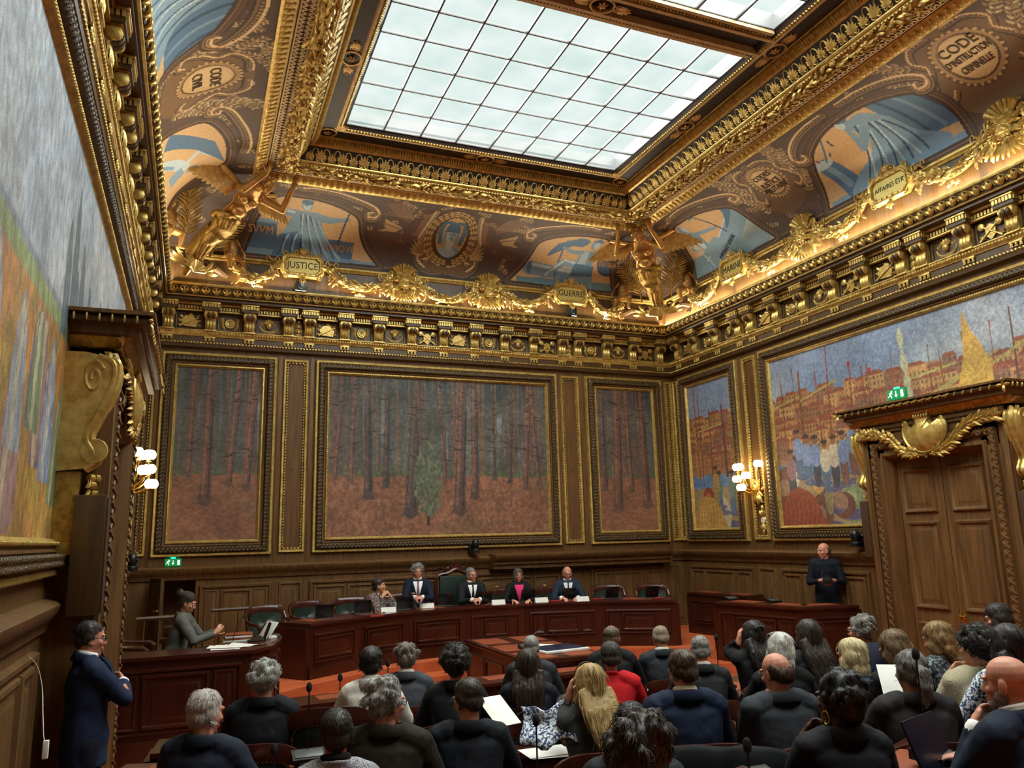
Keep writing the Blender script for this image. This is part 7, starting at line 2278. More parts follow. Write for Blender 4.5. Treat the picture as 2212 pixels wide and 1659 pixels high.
# president's chair with carved crest
pc = empty('presidents_chair', 'tall carved armchair with shell crest in the middle of the panel', 'chair')
pp = at_plane(985, 1250, 1, 13.05)
pc.location = (pp.x, 13.02, 0.45)
pc.rotation_euler = (0, 0, math.pi)
b = MB(); b.bbox(-0.30, 0.30, -0.07, 0.0, 0.5, 1.17, 0.03); obj('backrest', b, GREENL, pc)
b = MB().bbox(-0.3, 0.3, 0.0, 0.5, 0.4, 0.5, 0.03); obj('seat', b, GREENL, pc)
b = MB().tube([(x, -0.035, z) for x, z in curve([(-0.33, 0.1), (-0.34, 0.7), (-0.36, 1.05), (-0.30, 1.18), (-0.15, 1.21), (0, 1.27), (0.15, 1.21), (0.30, 1.18), (0.36, 1.05), (0.34, 0.7), (0.33, 0.1)], 5)], 0.034, 8)
obj('frame', b, MAHOC, pc)
b = MB()
for k in range(-3, 4):
    a = R(90) + k * 0.36
    b.tube([(0, -0.04, 1.22), (0.07 * math.cos(a), -0.06, 1.25 + 0.08 * math.sin(a)), (0.12 * math.cos(a), -0.04, 1.26 + 0.13 * math.sin(a))], [0.015, 0.028, 0.016], 7)
for s in (-1, 1):
    b.inst(SCROLL, [T(s * 0.12, -0.05, 1.27, s=(s * 0.12, 0.15, 0.12)), T(s * 0.23, -0.05, 1.21, s=(s * 0.10, 0.15, -0.10))])
    b.inst(LEAF, [T(s * 0.14, -0.05, 1.23, 0, (q if s > 0 else math.pi - q), 0, (0.2, 0.15, 0.14)) for q in (-0.3, 0.2, 0.6)])
obj('carved_crest', b, MAHOC, pc)
for e in (-1, 1):
    obj('armrest', MB().tube([(e * 0.33, -0.02, 0.78), (e * 0.34, 0.2, 0.72), (e * 0.33, 0.42, 0.70), (e * 0.32, 0.44, 0.42)], 0.026, 8), MAHOC, pc)
    for y in (0.0, 0.45): obj('leg', MB().tube([(e * 0.28, y, 0.42), (e * 0.29, y, 0.0)], [0.03, 0.018], 8), MAHOC, pc)

# ------------------------------------------------------------------ things on the panel desk
SCREEN = mat('black_screen', '#0e1010', 0.25)
def laptop(name, label, x, y, z, yaw, group, tilt=0.3, w=0.25, col=None, open_=0.19):
    rt = empty(name, label, 'screen' if name != 'laptop' else 'laptop', group)
    rt.location = (x, y, z); rt.rotation_euler = (0, 0, yaw)
    obj('base', MB().bbox(-w / 2, w / 2, -0.09, 0.11, 0, 0.016, 0.005), GREYP if col is None else col, rt)
    l = MB().bbox(-w / 2, w / 2, -0.006, 0.006, 0.0, open_, 0.004)
    xform(l, T(0, 0.10, 0.016, rx=-tilt))
    obj('screen', l, SCREEN if col is None else col, rt)
    return rt
G2_ = 'black flip-up screens on the curved desk'
def desk_pt(px, py, z=ZD): return at_plane(px, py, 2, z)
FACE = lambda p: math.atan2(-(4.3 - p.x), 7.0 - p.y) if False else 0.0
for px, py, lb in ((700, 1338, 'black screen at the far left of the curved desk'), (783, 1327, 'black screen in front of the woman in a patterned blouse'), (874, 1318, 'black screen left of the name card before the man in the navy suit'), (962, 1310, 'black screen between the navy-suit man and the president'), (1047, 1305, 'black screen in front of the grey-haired president'), (1140, 1300, 'black screen in front of the woman in pink'), (1228, 1297, 'black screen in front of the bald speaker'), (1322, 1294, 'black screen before the empty chair right of the speaker'), (1408, 1293, 'black screen at the right end of the curved desk')):
    p = desk_pt(px, py)
    laptop('flip_screen', lb, p.x, p.y + 0.10, ZD + 0.004, math.pi, G2_, 0.25)
for px, py, lb in ((840, 1323, 'white name card before the woman in a patterned blouse'), (923, 1314, 'white name card before the man in the navy suit'), (1078, 1306, 'white name card right of the president'), (1171, 1301, 'white name card before the woman in pink'), (1260, 1299, 'white name card before the bald speaker')):
    p = desk_pt(px, py)
    m_ = MB()
    a, h = 0.115, 0.075
    m_.add([(-a, -0.035, 0), (a, -0.035, 0), (a, 0, h), (-a, 0, h), (-a, 0.035, 0), (a, 0.035, 0)], [(0, 1, 2, 3), (3, 2, 5, 4), (0, 3, 4), (1, 5, 2)])
    obj('name_card', m_, PAPER, None, lb, 'name card', 'white name cards on the curved desk', mw=T(p.x, p.y + 0.03, ZD + 0.001), smooth=10)
def carafe(lb, px, py):
    p = desk_pt(px, py)
    rt = empty('water_carafe', lb, 'carafe', 'glass carafes on the curved desk', mw=T(p.x, p.y + 0.12, ZD + 0.005))
    obj('bottle', MB().lathe([(0.0, 0), (0.042, 0), (0.044, 0.02), (0.044, 0.13), (0.036, 0.165), (0.028, 0.19), (0.028, 0.23), (0.024, 0.23), (0.024, 0.19), (0.03, 0.16), (0.039, 0.13), (0.039, 0.01), (0, 0.01)], 16), GLASS, rt)
    obj('cork', MB().lathe([(0, 0.222), (0.023, 0.222), (0.032, 0.232), (0.032, 0.25), (0, 0.25)], 14), mat('cork', '#a88356', 0.8), rt)
for px, py, lb in ((897, 1318, 'glass carafe with cork before the man in the navy suit'), (1079, 1300, 'glass carafe with cork right of the president'), (1184, 1297, 'glass carafe with cork between the woman in pink and the speaker')): carafe(lb, px, py)
gu = MB().lathe([(0, 0), (0.030, 0), (0.032, 0.01), (0.034, 0.095), (0.031, 0.095), (0.029, 0.012), (0, 0.012)], 14)
gme = mesh('tumbler', np.concatenate(gu.v), gu.f); gme.materials.append(GLASS)
for px, py, lb in ((812, 1328, 'water glass in front of the woman in a patterned blouse'), (914, 1316, 'water glass right of the leftmost carafe'), (985, 1310, 'water glass left of the president'), (1064, 1303, 'water glass right of the president'), (1093, 1301, 'water glass before the woman in pink, right of a carafe'), (1171, 1296, 'water glass left of the rightmost carafe'), (1197, 1298, 'water glass right of the rightmost carafe'), (1263, 1293, 'water glass right of the bald speaker, nearer him'), (1276, 1292, 'water glass right of the bald speaker, farther from him')):
    p = desk_pt(px, py)
    o = bpy.data.objects.new('tumbler', gme); COL.objects.link(o); o.location = (p.x, p.y + 0.14, ZD + 0.005)
    tag(o, lb, 'glass', 'water glasses on the curved desk')
RED = mat('red_paper', '#8c1f18', 0.7)
for px, py, lb in ((815, 1333, 'red coaster before the woman in a patterned blouse'), (1203, 1300, 'red folder left of the bald speaker'), (1294, 1296, 'red-brown folder right of the speaker'), (1428, 1294, 'red-brown box at the right end of the curved desk')):
    p = desk_pt(px, py)
    obj('red_folder', MB().bbox(-0.10, 0.10, -0.05, 0.05, 0, 0.018, 0.004), RED, None, lb, 'folder', 'red folders on the curved desk', mw=T(p.x, p.y + 0.06, ZD + 0.004))

# ------------------------------------------------------------------ microphones
FOAM = mat('black_foam', '#0c0c0c', 0.9, bump=0.5, bscale=400)
def mic(label, x, y, z, h, lean=(0, 0), base='unit', foam=0.018, group='gooseneck microphones'):
    rt = empty('gooseneck_microphone', label, 'microphone', group)
    rt.location = (x, y, z)
    if base == 'unit':
        b = MB()
        v = [(-0.10, -0.06, 0), (0.10, -0.06, 0), (0.10, 0.07, 0), (-0.10, 0.07, 0), (-0.10, -0.06, 0.018), (0.10, -0.06, 0.018), (0.10, 0.07, 0.05), (-0.10, 0.07, 0.05)]
        b.add(v, [(3, 2, 1, 0), (4, 5, 6, 7), (0, 1, 5, 4), (1, 2, 6, 5), (2, 3, 7, 6), (3, 0, 4, 7)])
        obj('base', b, BLACKP, rt)
        obj('control_panel', xform(MB().bbox(-0.085, 0.085, -0.045, 0.045, 0, 0.004, 0.002), T(0, 0.005, 0.034, rx=0.24)), GREYP, rt)
    else:
        obj('base', MB().lathe([(0, 0), (0.025, 0), (0.022, 0.012), (0.0, 0.015)], 12), BLACKP, rt)
    path = [Vector((lean[0] * h * t * t, 0.05 + lean[1] * h * t * t, 0.03 + h * t)) for t in np.linspace(0, 1, 8)]
    obj('gooseneck', MB().tube(path, 0.0045, 6), BLACKP, rt)
    d = (path[-1] - path[-2]).normalized()
    hd = MB().tube([path[-1] - d * 0.005, path[-1] + d * 0.005, path[-1] + d * 0.025, path[-1] + d * 0.045, path[-1] + d * 0.055], [0.006, foam * 0.85, foam, foam * 0.8, foam * 0.2], 10)
    obj('windscreen', hd, FOAM, rt)
    return rt
for px, py, lb in ((833, 1325, 'microphone bent towards the woman in a patterned blouse'), (1210, 1297, 'microphone in front of the bald speaker')):
    p = desk_pt(px, py)
    mic(lb, p.x, p.y + 0.12, ZD, 0.30, (-0.5 if px < 900 else 0.45, 0.15), 'disc', 0.012, 'microphones on the curved desk')
for px, py, lb in ((1580, 1297, 'microphone on the corner counter, left one'), (1672, 1302, 'microphone on the corner counter, right one')):
    p = at_plane(px, py, 2, 1.17)
    mic(lb, p.x + 0.05, p.y + 0.05, 1.174, 0.36, (0.75, 0.1), 'unit', 0.012, 'microphones on the corner counter')

# ------------------------------------------------------------------ clerk's corner
CZ = 1.13
def sheets(label, x, y, z, yaw, n=3, w=0.21, h=0.297, rise=0.0, cat='papers', name='paper_sheets'):
    rt = empty(name, label, cat)
    rt.location = (x, y, z); rt.rotation_euler = (0, 0, yaw)
    for i in range(n):
        g = []
        for a in np.linspace(-0.5, 0.5, 7):
            g.append([(a * w, b * h, 0.002 + 0.004 * i + rise * (math.sin(a * 5 + i) ** 2) * (0.5 + b)) for b in np.linspace(-0.5, 0.5, 6)])
        m_ = MB().sweep(g, None, caps=False, profclosed=False)
        o = obj('sheet', m_, PAPER, rt, smooth=180)
        o.location = (rnd.uniform(-0.05, 0.05) * (n > 1), rnd.uniform(-0.04, 0.04) * (n > 1), 0); o.rotation_euler = (0, 0, rnd.uniform(-0.4, 0.4) * (n > 1))
    return rt
sheets('loose white papers on the front edge of the tall clerk desk', 0.40, 9.40, CZ, 1.2, 4, rise=0.012)
sheets('white papers beside the dark phone on the clerk desk', 0.62, 9.55, CZ, 0.8, 2, rise=0.02)
bk = empty('document_stack', 'thick stack of bound documents on the clerk desk', 'documents', mw=T(0.55, 10.02, CZ))
for i in range(4): obj('document', MB().bbox(-0.15 + 0.01 * i, 0.15 + 0.008 * i, -0.105, 0.105, 0.022 * i, 0.022 * i + 0.02, 0.003), PAPER if i % 2 == 0 else LEATH, bk)
laptop('laptop', 'dark open tablet on the clerk desk turned to the woman', 0.75, 9.92, CZ, R(-90), None, 0.35, 0.24, BLACKP)
ob = empty('open_binder', 'white open binder leaning on a stand at the end of the clerk desk', 'binder', mw=T(0.86, 10.05, CZ, rz=R(-70)))
obj('pages', xform(MB().bbox(-0.13, 0.13, -0.008, 0.008, 0, 0.2, 0.004), T(0, 0, 0.02, rx=-0.6)), PAPER, ob)
obj('stand', MB().bbox(-0.1, 0.1, -0.02, 0.12, 0, 0.03, 0.008), PAPER, ob)
mic('slim black microphone on the clerk desk', 0.50, 9.72, CZ, 0.24, (0.4, 0.3), 'disc', 0.010, 'microphone on the clerk desk')
cm = mat('grey_device', '#3b3e40', 0.4)
obj('flat_case', MB().bbox(-0.12, 0.12, -0.09, 0.09, 0, 0.03, 0.006), cm, None, 'flat grey case at the end of the clerk desk beside the curved desk', 'case', mw=T(0.93, 10.16, CZ))
def rail(label, p, q, z, n):
    rt = empty('brass_railing', label, 'railing', 'low brass railings behind the clerk desk')
    rt.location = (p[0], p[1], z)
    d = Vector((q[0] - p[0], q[1] - p[1], 0))
    obj('handrail', MB().tube([(0, 0, 0.86), d + Vector((0, 0, 0.86))], 0.028, 8), OAKD, rt)
    for i in range(n):
        c = d * ((i + 0.5) / n)
        obj('baluster', MB().lathe([(0.02, 0), (0.02, 0.02), (0.009, 0.03), (0.009, 0.4), (0.015, 0.42), (0.009, 0.44), (0.009, 0.84)], 8, c), BRASS, rt)
rail('low brass railing with wooden handrail right of the seated clerk', (0.32, 12.4), (1.30, 12.5), 0.45, 4)
rail('low brass railing with wooden handrail at the far left', (-0.62, 11.6), (0.0, 11.7), 0.45, 3)
obj('reading_stand', MB().bbox(-0.16, 0.16, -0.14, 0.14, 0.0, 0.62, 0.01).bbox(-0.2, 0.2, -0.18, 0.18, 0.62, 0.68, 0.01).bbox(-0.16, 0.16, -0.02, 0.16, 0.68, 0.80, 0.01), MAHO, None, 'small red-brown reading stand behind the seated clerk', 'stand', mw=T(-0.10, 10.95, 0.45))

# ------------------------------------------------------------------ control console and papers on the central table
dk = empty('control_console', 'flat dark blue control console with pale frame on the central table', 'console', mw=T(4.28, 9.15, 0.855, rz=R(8)))
obj('housing', MB().bbox(-0.32, 0.32, -0.24, 0.24, 0, 0.03, 0.008), PAPER, dk)
obj('panel_face', MB().bbox(-0.29, 0.29, -0.21, 0.21, 0.03, 0.036, 0.003), mat('blue_panel', '#141a30', 0.25, c2='#1f2a4a', scale=(60, 60, 60)), dk)
mic('black gooseneck microphone lying low over the central table, left', 4.0, 9.45, 0.86, 0.16, (1.4, 0.3), 'unit', 0.012, 'microphones on the central table')
mic('black gooseneck microphone over the console on the central table, right', 4.45, 9.3, 0.86, 0.15, (-1.0, -0.4), 'disc', 0.012, 'microphones on the central table')
sheets('white papers behind the console on the central table', 4.25, 9.62, 0.856, 0.5, 2)
# ------------------------------------------------------------------ the people
def tier(y):
    for y1, z in ((1.37, 0.48), (2.62, 0.38), (3.82, 0.27), (5.17, 0.17), (6.37, 0.08)):
        if y < y1: return z
    return 0.0
def seat_top(px, py, dep, want=1.30, tol=0.07):
    """crown of a seated head seen at a pixel; the depth is nudged until the sitting height is human"""
    for _ in range(40):
        p = at_depth(px, py, dep)
        e = p.z - tier(p.y) - want
        if abs(e) < tol: break
        dep *= 1.01 if e > 0 else 0.99
    return p
SPECK = mat('speckled_cloth', '#b9b9bd', 0.8, c2='#4a4a55', scale=(260, 260, 260), lo=0.45, hi=0.55)
FLOR = mat('floral_cloth', '#dfe4ea', 0.8, c2='#2c3f63', scale=(70, 70, 70), lo=0.46, hi=0.54)
PATT = mat('patterned_cloth', '#2e1c22', 0.8, c2='#b8a39c', scale=(85, 85, 85), lo=0.52, hi=0.58)
KNITG = mat('dark_patterned_knit', '#23282c', 0.8, c2='#7d8a8c', scale=(55, 55, 55), lo=0.5, hi=0.6)
def rib(c, sc):
    m_, nt, b_, L_ = nodes('ribbed_knit')
    b_.inputs['Base Color'].default_value = (*rgb(c), 1); b_.inputs['Roughness'].default_value = 0.9
    wv = nt.nodes.new('ShaderNodeTexWave'); wv.inputs['Scale'].default_value = sc; wv.bands_direction = 'DIAGONAL'
    tc = nt.nodes.new('ShaderNodeTexCoord'); bp = nt.nodes.new('ShaderNodeBump'); bp.inputs['Strength'].default_value = 0.9; bp.inputs['Distance'].default_value = 0.006
    L_.new(tc.outputs['Object'], wv.inputs[0]); L_.new(wv.outputs[0], bp.inputs['Height']); L_.new(bp.outputs[0], b_.inputs['Normal'])
    return m_
GREYH = ('#55524e', '#b9b4aa')
AUD = [
 # label, px, py, depth, body yaw, head (yaw, nod, roll), opts
 ('white-haired man in navy suit at the front left, seen from behind', 450, 1493, 4.3, -26, (-0.45, 0.12, 0), dict(hair=('short', '#8d857a', '#d8d0c4'), cloth='#1b2230', skin='pink')),
 ('silver curly-haired man in dark suit beside the tall clerk desk', 574, 1432, 5.3, -16, (-0.1, 0.12, 0), dict(hair=('wavy', '#777570', '#c4c1ba'), cloth='#101219', skin='pink', girth=1.05)),
 ('short-cropped dark-haired man in speckled shirt at the bottom edge', 727, 1531, 3.7, -9, (0, 0.05, 0), dict(hair=('crop', '#17130f', '#3a322b'), cloth=SPECK, kind='shirt', skin='tan', collar='#16130f', girth=0.92)),
 ('grey wavy-haired man with glasses in brown suit turning right', 836, 1472, 4.25, -24, (-0.75, 0.05, 0), dict(hair=('wavy', '#4d4b47', '#aeaaa2'), cloth='#241f18', skin='pink', glasses='#151515', fine=True, girth=1.08)),
 ('dark-haired person in white jacket with back to the camera', 802, 1398, 5.6, -14, (-0.05, 0.05, 0), dict(hair=('short', '#17120f', '#3c332b'), cloth='#cfc9bf', kind='jacket', collar='#d8d2c8', fem=True)),
 ('grey-brown haired man in mid-grey suit in the front row', 878, 1395, 6.8, -16, (0, 0.2, 0), dict(hair=('wavy', '#4a4037', '#9a9084'), cloth='#3a3d43', collar='#e3e0da', skin='pink')),
 ('person with dark curly hair and charcoal top', 984, 1400, 5.3, -18, (0, 0.1, 0), dict(hair=('curly', '#14100d', '#40352b'), cloth='#15171b', fem=True)),
 ('brown-haired man with glasses in dark suit reading a white sheet', 1005, 1467, 4.5, -16, (0.6, 0.25, 0), dict(hair=('neat', '#1d1610', '#4a3a2b'), cloth='#0f141c', skin='fair', glasses='#222222', fine=True, girth=1.05, Rr=None)),
 ('grey short-haired person in charcoal jacket at the central table', 1147, 1374, 7.4, -24, (0, 0.15, 0), dict(hair=('crop', '#5e5b56', '#b4b0a8'), cloth='#2a2d31', hs=0.95)),
 ('woman with long straight dark hair in navy jacket', 1140, 1403, 5.9, -24, (0, 0.05, 0), dict(hair=('long', '#17110d', '#4a3628'), cloth='#0e131d', fem=True)),
 ('blonde woman in grey ribbed sweater resting her head on her hand', 1268, 1437, 4.8, -14, (0.25, 0.25, 0), dict(hair=('long', '#7a5d33', '#d8b878'), cloth='GREYRIB', kind='sweater', fem=True, L='hair', fine=True, sleeve=0.45)),
 ('short dark-haired person in bright red sweater', 1318, 1388, 6.4, -28, (0.05, 0.2, 0), dict(hair=('short', '#1c1815', '#5a5048'), cloth='#b3141c', kind='sweater', fem=True, girth=1.1)),
 ('man with bald crown in black suit in the front row', 1320, 1351, 7.4, -30, (0, 0.2, 0), dict(hair=('thin', '#3a2a1e', '#7d654c'), cloth='#101114', skin='pink')),
 ('tall man with cropped fair hair in dark grey suit', 1422, 1355, 7.8, -18, (0.15, 0.45, 0), dict(hair=('crop', '#6d5c46', '#a8977e'), cloth='#22252b', collar='#e3e0da', skin='pink')),
 ('brown-haired man in navy blue suit with cream collar', 1467, 1407, 4.7, -18, (0.25, 0.3, 0), dict(hair=('short', '#2a1f16', '#6a5038'), cloth='#121c33', collar='#cfc5ad', skin='pink', glasses='#6a4a2a', fine=True, girth=1.1)),
 ('grey-haired man in charcoal suit with white collar near the steps', 1510, 1376, 6.5, -24, (-0.05, 0.3, 0), dict(hair=('neat', '#4a4742', '#a8a49c'), cloth='#1d1f22', collar='#e3e0da', skin='pink')),
 ('woman with long wavy black hair and a hair clip touching her ear', 1622, 1342, 6.5, -12, (0.15, 0.15, 0), dict(hair=('long', '#0e0b0a', '#2f2621'), cloth='#0c0c0e', fem=True, L='hair', fine=True)),
 ('white-haired woman in black top', 1684, 1369, 5.5, -25, (0, 0.2, 0.1), dict(hair=('bob', '#9b988f', '#e6e3da'), cloth='#0b0b0d', kind='sweater', fem=True)),
 ('balding man in grey suit with his hand on his cheek', 1667, 1410, 4.7, -10, (0.3, 0.25, 0), dict(hair=('balding', '#2a1d15', '#6a4a36'), cloth='#2c2f34', skin='pink', L='face', fine=True, glasses='#7a5a34', girth=1.1)),
 ('woman with straight dark brown hair in black suit', 1740, 1340, 6.2, -10, (0.1, 0.1, 0), dict(hair=('long', '#1c1512', '#4a3b33'), cloth='#0c0c0e', fem=True)),
 ('person with close black hair at the bottom centre, behind the nearest head', 1362, 1517, 3.6, -28, (0, 0.2, 0), dict(hair=('crop', '#0c0a09', '#1c1815'), cloth='#24262a', skin='dark')),
 ('person with messy dark brown hair nearest the camera', 1378, 1549, 2.35, -28, (0, 0.1, 0), dict(hair=('wavy', '#120d0a', '#4a382c'), cloth='#3f444d', kind='shirt')),
 ('woman with braided dark updo and gold earring, chin on her hand', 1805, 1455, 3.5, -20, (0.35, 0.05, 0), dict(hair=('updo', '#0c0a0a', '#221c1a'), cloth='#15161a', fem=True, skin='dark', L='chin', fine=True)),
 ('grey-haired man with glasses in profile by the dark counter', 1855, 1334, 6.8, 10, (0.3, 0.05, 0), dict(hair=('wavy', '#4a4845', '#97938c'), cloth='#0e0f14', glasses='#1c1c1c', skin='pink', fine=True)),
 ('woman with short blonde hair and white top with black shoulder band', 1833, 1381, 5.5, -15, (0.45, 0.15, 0), dict(hair=('bob', '#a08a5c', '#e8d9ae'), cloth='#cfcabd', kind='sweater', fem=True, skin='pink')),
 ('woman with highlighted brown hair bending over her laptop', 1915, 1366, 5.4, -10, (0.4, 0.45, 0), dict(hair=('bob', '#3a2a1c', '#96774e'), cloth='#121214', fem=True, lean=0.25)),
 ('woman with grey hair gathered at the back in brown-grey jacket', 1965, 1407, 4.45, -28, (0.1, 0.1, 0.1), dict(hair=('pony', '#34312f', '#8f8b86'), cloth='#252122', fem=True, girth=1.1)),
 ('woman with light brown bob in dark patterned knit', 2012, 1346, 5.7, 0, (0.35, 0.3, 0), dict(hair=('bob', '#5a4326', '#b08d58'), cloth=KNITG, kind='sweater', fem=True)),
 ('man with dark curly hair and glasses in cream ribbed sweater', 2100, 1357, 4.8, -22, (0.45, 0.1, 0), dict(hair=('curly', '#120f0d', '#3a312a'), cloth='CREAMRIB', kind='sweater', L='chin', glasses='#3a2a20', fine=True)),
 ('dark-haired woman with glasses in profile, highest in the back row by the door', 2145, 1306, 6.0, 10, (0.35, 0.25, 0), dict(hair=('bob', '#16110f', '#3f332c'), cloth='#141416', fem=True, glasses='#202020', fine=True)),
 ('person with long dark hair behind the bald bearded man', 2168, 1350, 4.3, -20, (0.1, 0.1, 0), dict(hair=('long', '#0f0c0c', '#332a28'), cloth=FLOR, fem=True)),
 ('bald bearded man in dark blue suit with his hand at his mouth', 2165, 1416, 3.4, 8, (0.2, 0.1, 0), dict(hair=None, beard=('#5a4e46', '#a89c92'), cloth='#121a2b', collar='#e3e0da', skin='pink', L='chin', fine=True, girth=1.1)),
]
RIBS = {'GREYRIB': rib('#4a4b4e', 90), 'CREAMRIB': rib('#cbbf9f', 60)}
chair_label = lambda lb: 'green leather armchair of the ' + lb.split(' in ')[0].split(' with back')[0].split(' at the')[0].split(',')[0]
SEATED = {}
for lb, px, py, dep, yaw, hd, op in AUD:
    op = dict(op)
    if isinstance(op.get('cloth'), str) and op['cloth'] in RIBS: op['cloth'] = RIBS[op['cloth']]
    if op.get('Rr', 1) is None: op['Rr'] = 'desk'
    want = 1.30
    p = seat_top(px, py, dep, want, 0.10)
    rt, H, hands = person(lb, p, R(yaw), tier(p.y), head=hd, lean=op.pop('lean', 0.14), **op)
    SEATED[lb] = (rt, R(yaw), p)
# chairs under the audience
for i, (lb, (rt, yaw, p)) in enumerate(SEATED.items()):
    d = Matrix.Rotation(yaw, 3, 'Z') @ Vector((0, 1, 0))
    hipz = [q for q in PEOPLE if q[0] is rt][0][5]
    short = lb.split(',')[0]
    chair(rt.location.x + d.x * 0.04, rt.location.y + d.y * 0.04, yaw, rt.location.z + min(0.06, max(-0.02, hipz - 0.53)), 'armchair under the ' + ' '.join(short.split()[:11]), 'green armchairs of the audience')
# ---- panel and standing people
def ptop(px, py, y): return at_plane(px, py, 1, y)
person('woman in patterned blouse with both hands clasped at her chin, left of the panel', ptop(818, 1249, 12.45), R(-155), 0.45, head=(0.75, 0.0, 0), hair=('short', '#1d130e', '#4a3326'), cloth=PATT, kind='blouse', fem=True, skin='fair', L='chin', Rr='chin', fine=True)
person('grey-haired man in navy suit with burgundy tie on the panel', ptop(902, 1220, 12.65), R(168), 0.45, head=(0.1, 0.0, 0), lean=0.05, hair=('wavy', '#4d4a46', '#a39e95'), cloth='#0f1626', collar='#e8e5df', shirt='#dfe3ea', tie='#6e4a50', skin='pink', L='clasp', Rr='clasp', glasses='#4a3020', beard=None, fine=True)
person('grey-haired man in dark suit and black tie in the carved chair', ptop(1017, 1227, 12.62), R(175), 0.45, head=(0.45, 0.1, 0.1), lean=0.18, hair=('neat', '#4a4a48', '#97958f'), cloth='#15161a', collar='#e8e5df', shirt='#e3e3e3', tie='#101014', skin='pink', L='clasp', Rr='clasp', glasses='#7d7468', fine=True)
person('woman in black jacket and pink top with pearl necklace on the panel', ptop(1119, 1229, 12.6), R(165), 0.45, head=(0.1, 0.0, 0), hair=('bob', '#2c2520', '#6e655c'), cloth='#0c0c0e', shirt='#d2306c', fem=True, skin='pink', glasses='#2a2220', fine=True, hs=0.93)
person('bald man in blue-grey suit speaking at a microphone on the panel', ptop(1225, 1224, 12.45), R(160), 0.45, head=(0.05, 0.2, 0), hair=('balding', '#4a3a2c', '#8a7256'), cloth='#1d2735', collar='#e3e3e3', shirt='#c9d2dd', tie='#4a1414', skin='pink', glasses='#5a4a3c', L='desk', Rr='desk', fine=True)
person('woman with dark bun in grey blazer at the tall clerk desk', ptop(412, 1281, 10.1), R(-100), 0.45, head=(-0.1, 0.35, 0), lean=0.22, hair=('bun', '#1d1511', '#4f3c30'), cloth='#55544f', fem=True, skin='fair', L='gesture', Rr='gesture', fine=True)
pm_ = at_depth(200, 1343, 5.12)
person('man in blue suit and glasses standing with folded arms by the left wall', pm_, R(-72), tier(pm_.y), pose='stand', lean=-0.02, head=(-0.15, 0.1, 0), hs=0.93, hair=('neat', '#140f0c', '#2f251e'), cloth='#16213a', legs='#10141f', collar='#e3e3e3', shirt='#dfe3ea', tie='#141a2c', skin='pink', girth=0.88, glasses='#141414', L='cross', Rr='cross', fine=True)
pf = ptop(1776, 1173, 9.35)
phr, phH, phh = person('balding photographer in dark hoodie holding a camera by the right wall', pf, R(140), 0.25, pose='stand', head=(-0.9, 0.15, 0), hair=('balding', '#3a332c', '#6e665c'), cloth='#0d111c', kind='hoodie', legs='#23291f', skin='pink', L='hold', Rr='hold', fine=True, neck_open=True)
obj('floor', MB().box(8.1, XR, 8.9, 10.9, 0.0, 0.25), CARPET, kind='structure')
# camera and straps held by the photographer
hL, hR = [Vector(h) for h in phr['hands']]
mid = (hL + hR) / 2 + Vector((-0.05, -0.06, 0.0))
ca = empty('stills_camera', 'black stills camera held by the photographer', 'camera', mw=Matrix.Translation(mid) @ Matrix.Rotation(R(140), 4, 'Z'))
obj('body', MB().bbox(-0.07, 0.07, -0.035, 0.035, -0.045, 0.045, 0.012).bbox(-0.03, 0.03, -0.03, 0.03, 0.045, 0.07, 0.01), BLACKP, ca)
obj('lens', MB().tube([(0, 0.03, 0), (0, 0.09, -0.02)], [0.035, 0.04], 14), BLACKP, ca)
bpy.context.view_layer.update()
phH = phr.matrix_world @ phH
sp = MB().tube([phH @ Vector((0.04, 0.02, -0.18)), (phH @ Vector((0.06, 0.16, -0.30)) + mid) / 2, mid + Vector((0.04, 0.03, 0.05))], 0.008, 6, flat=0.4)
obj('strap', xform(sp, ca.matrix_world.inverted()), BLACKP, ca)
for o in list(bpy.data.objects):
    if 'hands' in o.keys(): del o['hands']

# ---- details worn by single people, as their parts
def part(owner, name, mb, m_, **k):
    o = obj(name, mb, m_, owner, **k)
    return o
def who(s): return [q for q in PEOPLE if q[0]['label'].startswith(s)][0]
w = who('woman in black jacket'); n_ = w[1]
part(w[0], 'pearl_necklace', MB().inst(BEAD, [T(*(n_ @ Vector((0.075 * math.cos(a), 0.01 - 0.075 * math.sin(a) * -1, -0.175 - 0.05 * max(0, math.sin(a))))), s=0.009) for a in np.linspace(0, 2 * math.pi, 30)]), PAPER)
w = who('woman with braided'); part(w[0], 'earring', MB().tube([w[1] @ Vector((-0.083, -0.005 + 0.02 * math.cos(a), -0.06 + 0.028 * math.sin(a))) for a in np.linspace(0, 6.28, 14)[:-1]], 0.004, 6, closed=True), BRASS)
w = who('woman with long wavy'); part(w[0], 'hair_clip', MB().inst(BEAD, [T(*(w[1] @ Vector((0.04 * k, -0.125, 0.07 - 0.01 * k * k))), s=0.012) for k in (-1, -0.5, 0, 0.5, 1)]), STEEL)
w = who('blonde woman'); part(w[0], 'sunglasses', MB().tube([w[1] @ Vector((0.09 * math.sin(a), 0.02 - 0.02 * math.cos(a), 0.045 + 0.095 * math.cos(a))) for a in np.linspace(-1.5, 1.5, 12)], 0.004, 6), fabric('#4a3524', 0.3))
w = who('woman with short blonde')
rt = w[0]
mm = MB().tube([w[1] @ Vector(q) for q in ((-0.13, -0.16, -0.46), (-0.13, -0.13, -0.32), (-0.115, -0.06, -0.225), (-0.11, 0.03, -0.24), (-0.12, 0.08, -0.36))], 0.045, 8, flat=0.45)
part(rt, 'shoulder_band', mm, fabric('#0b0b0d'))
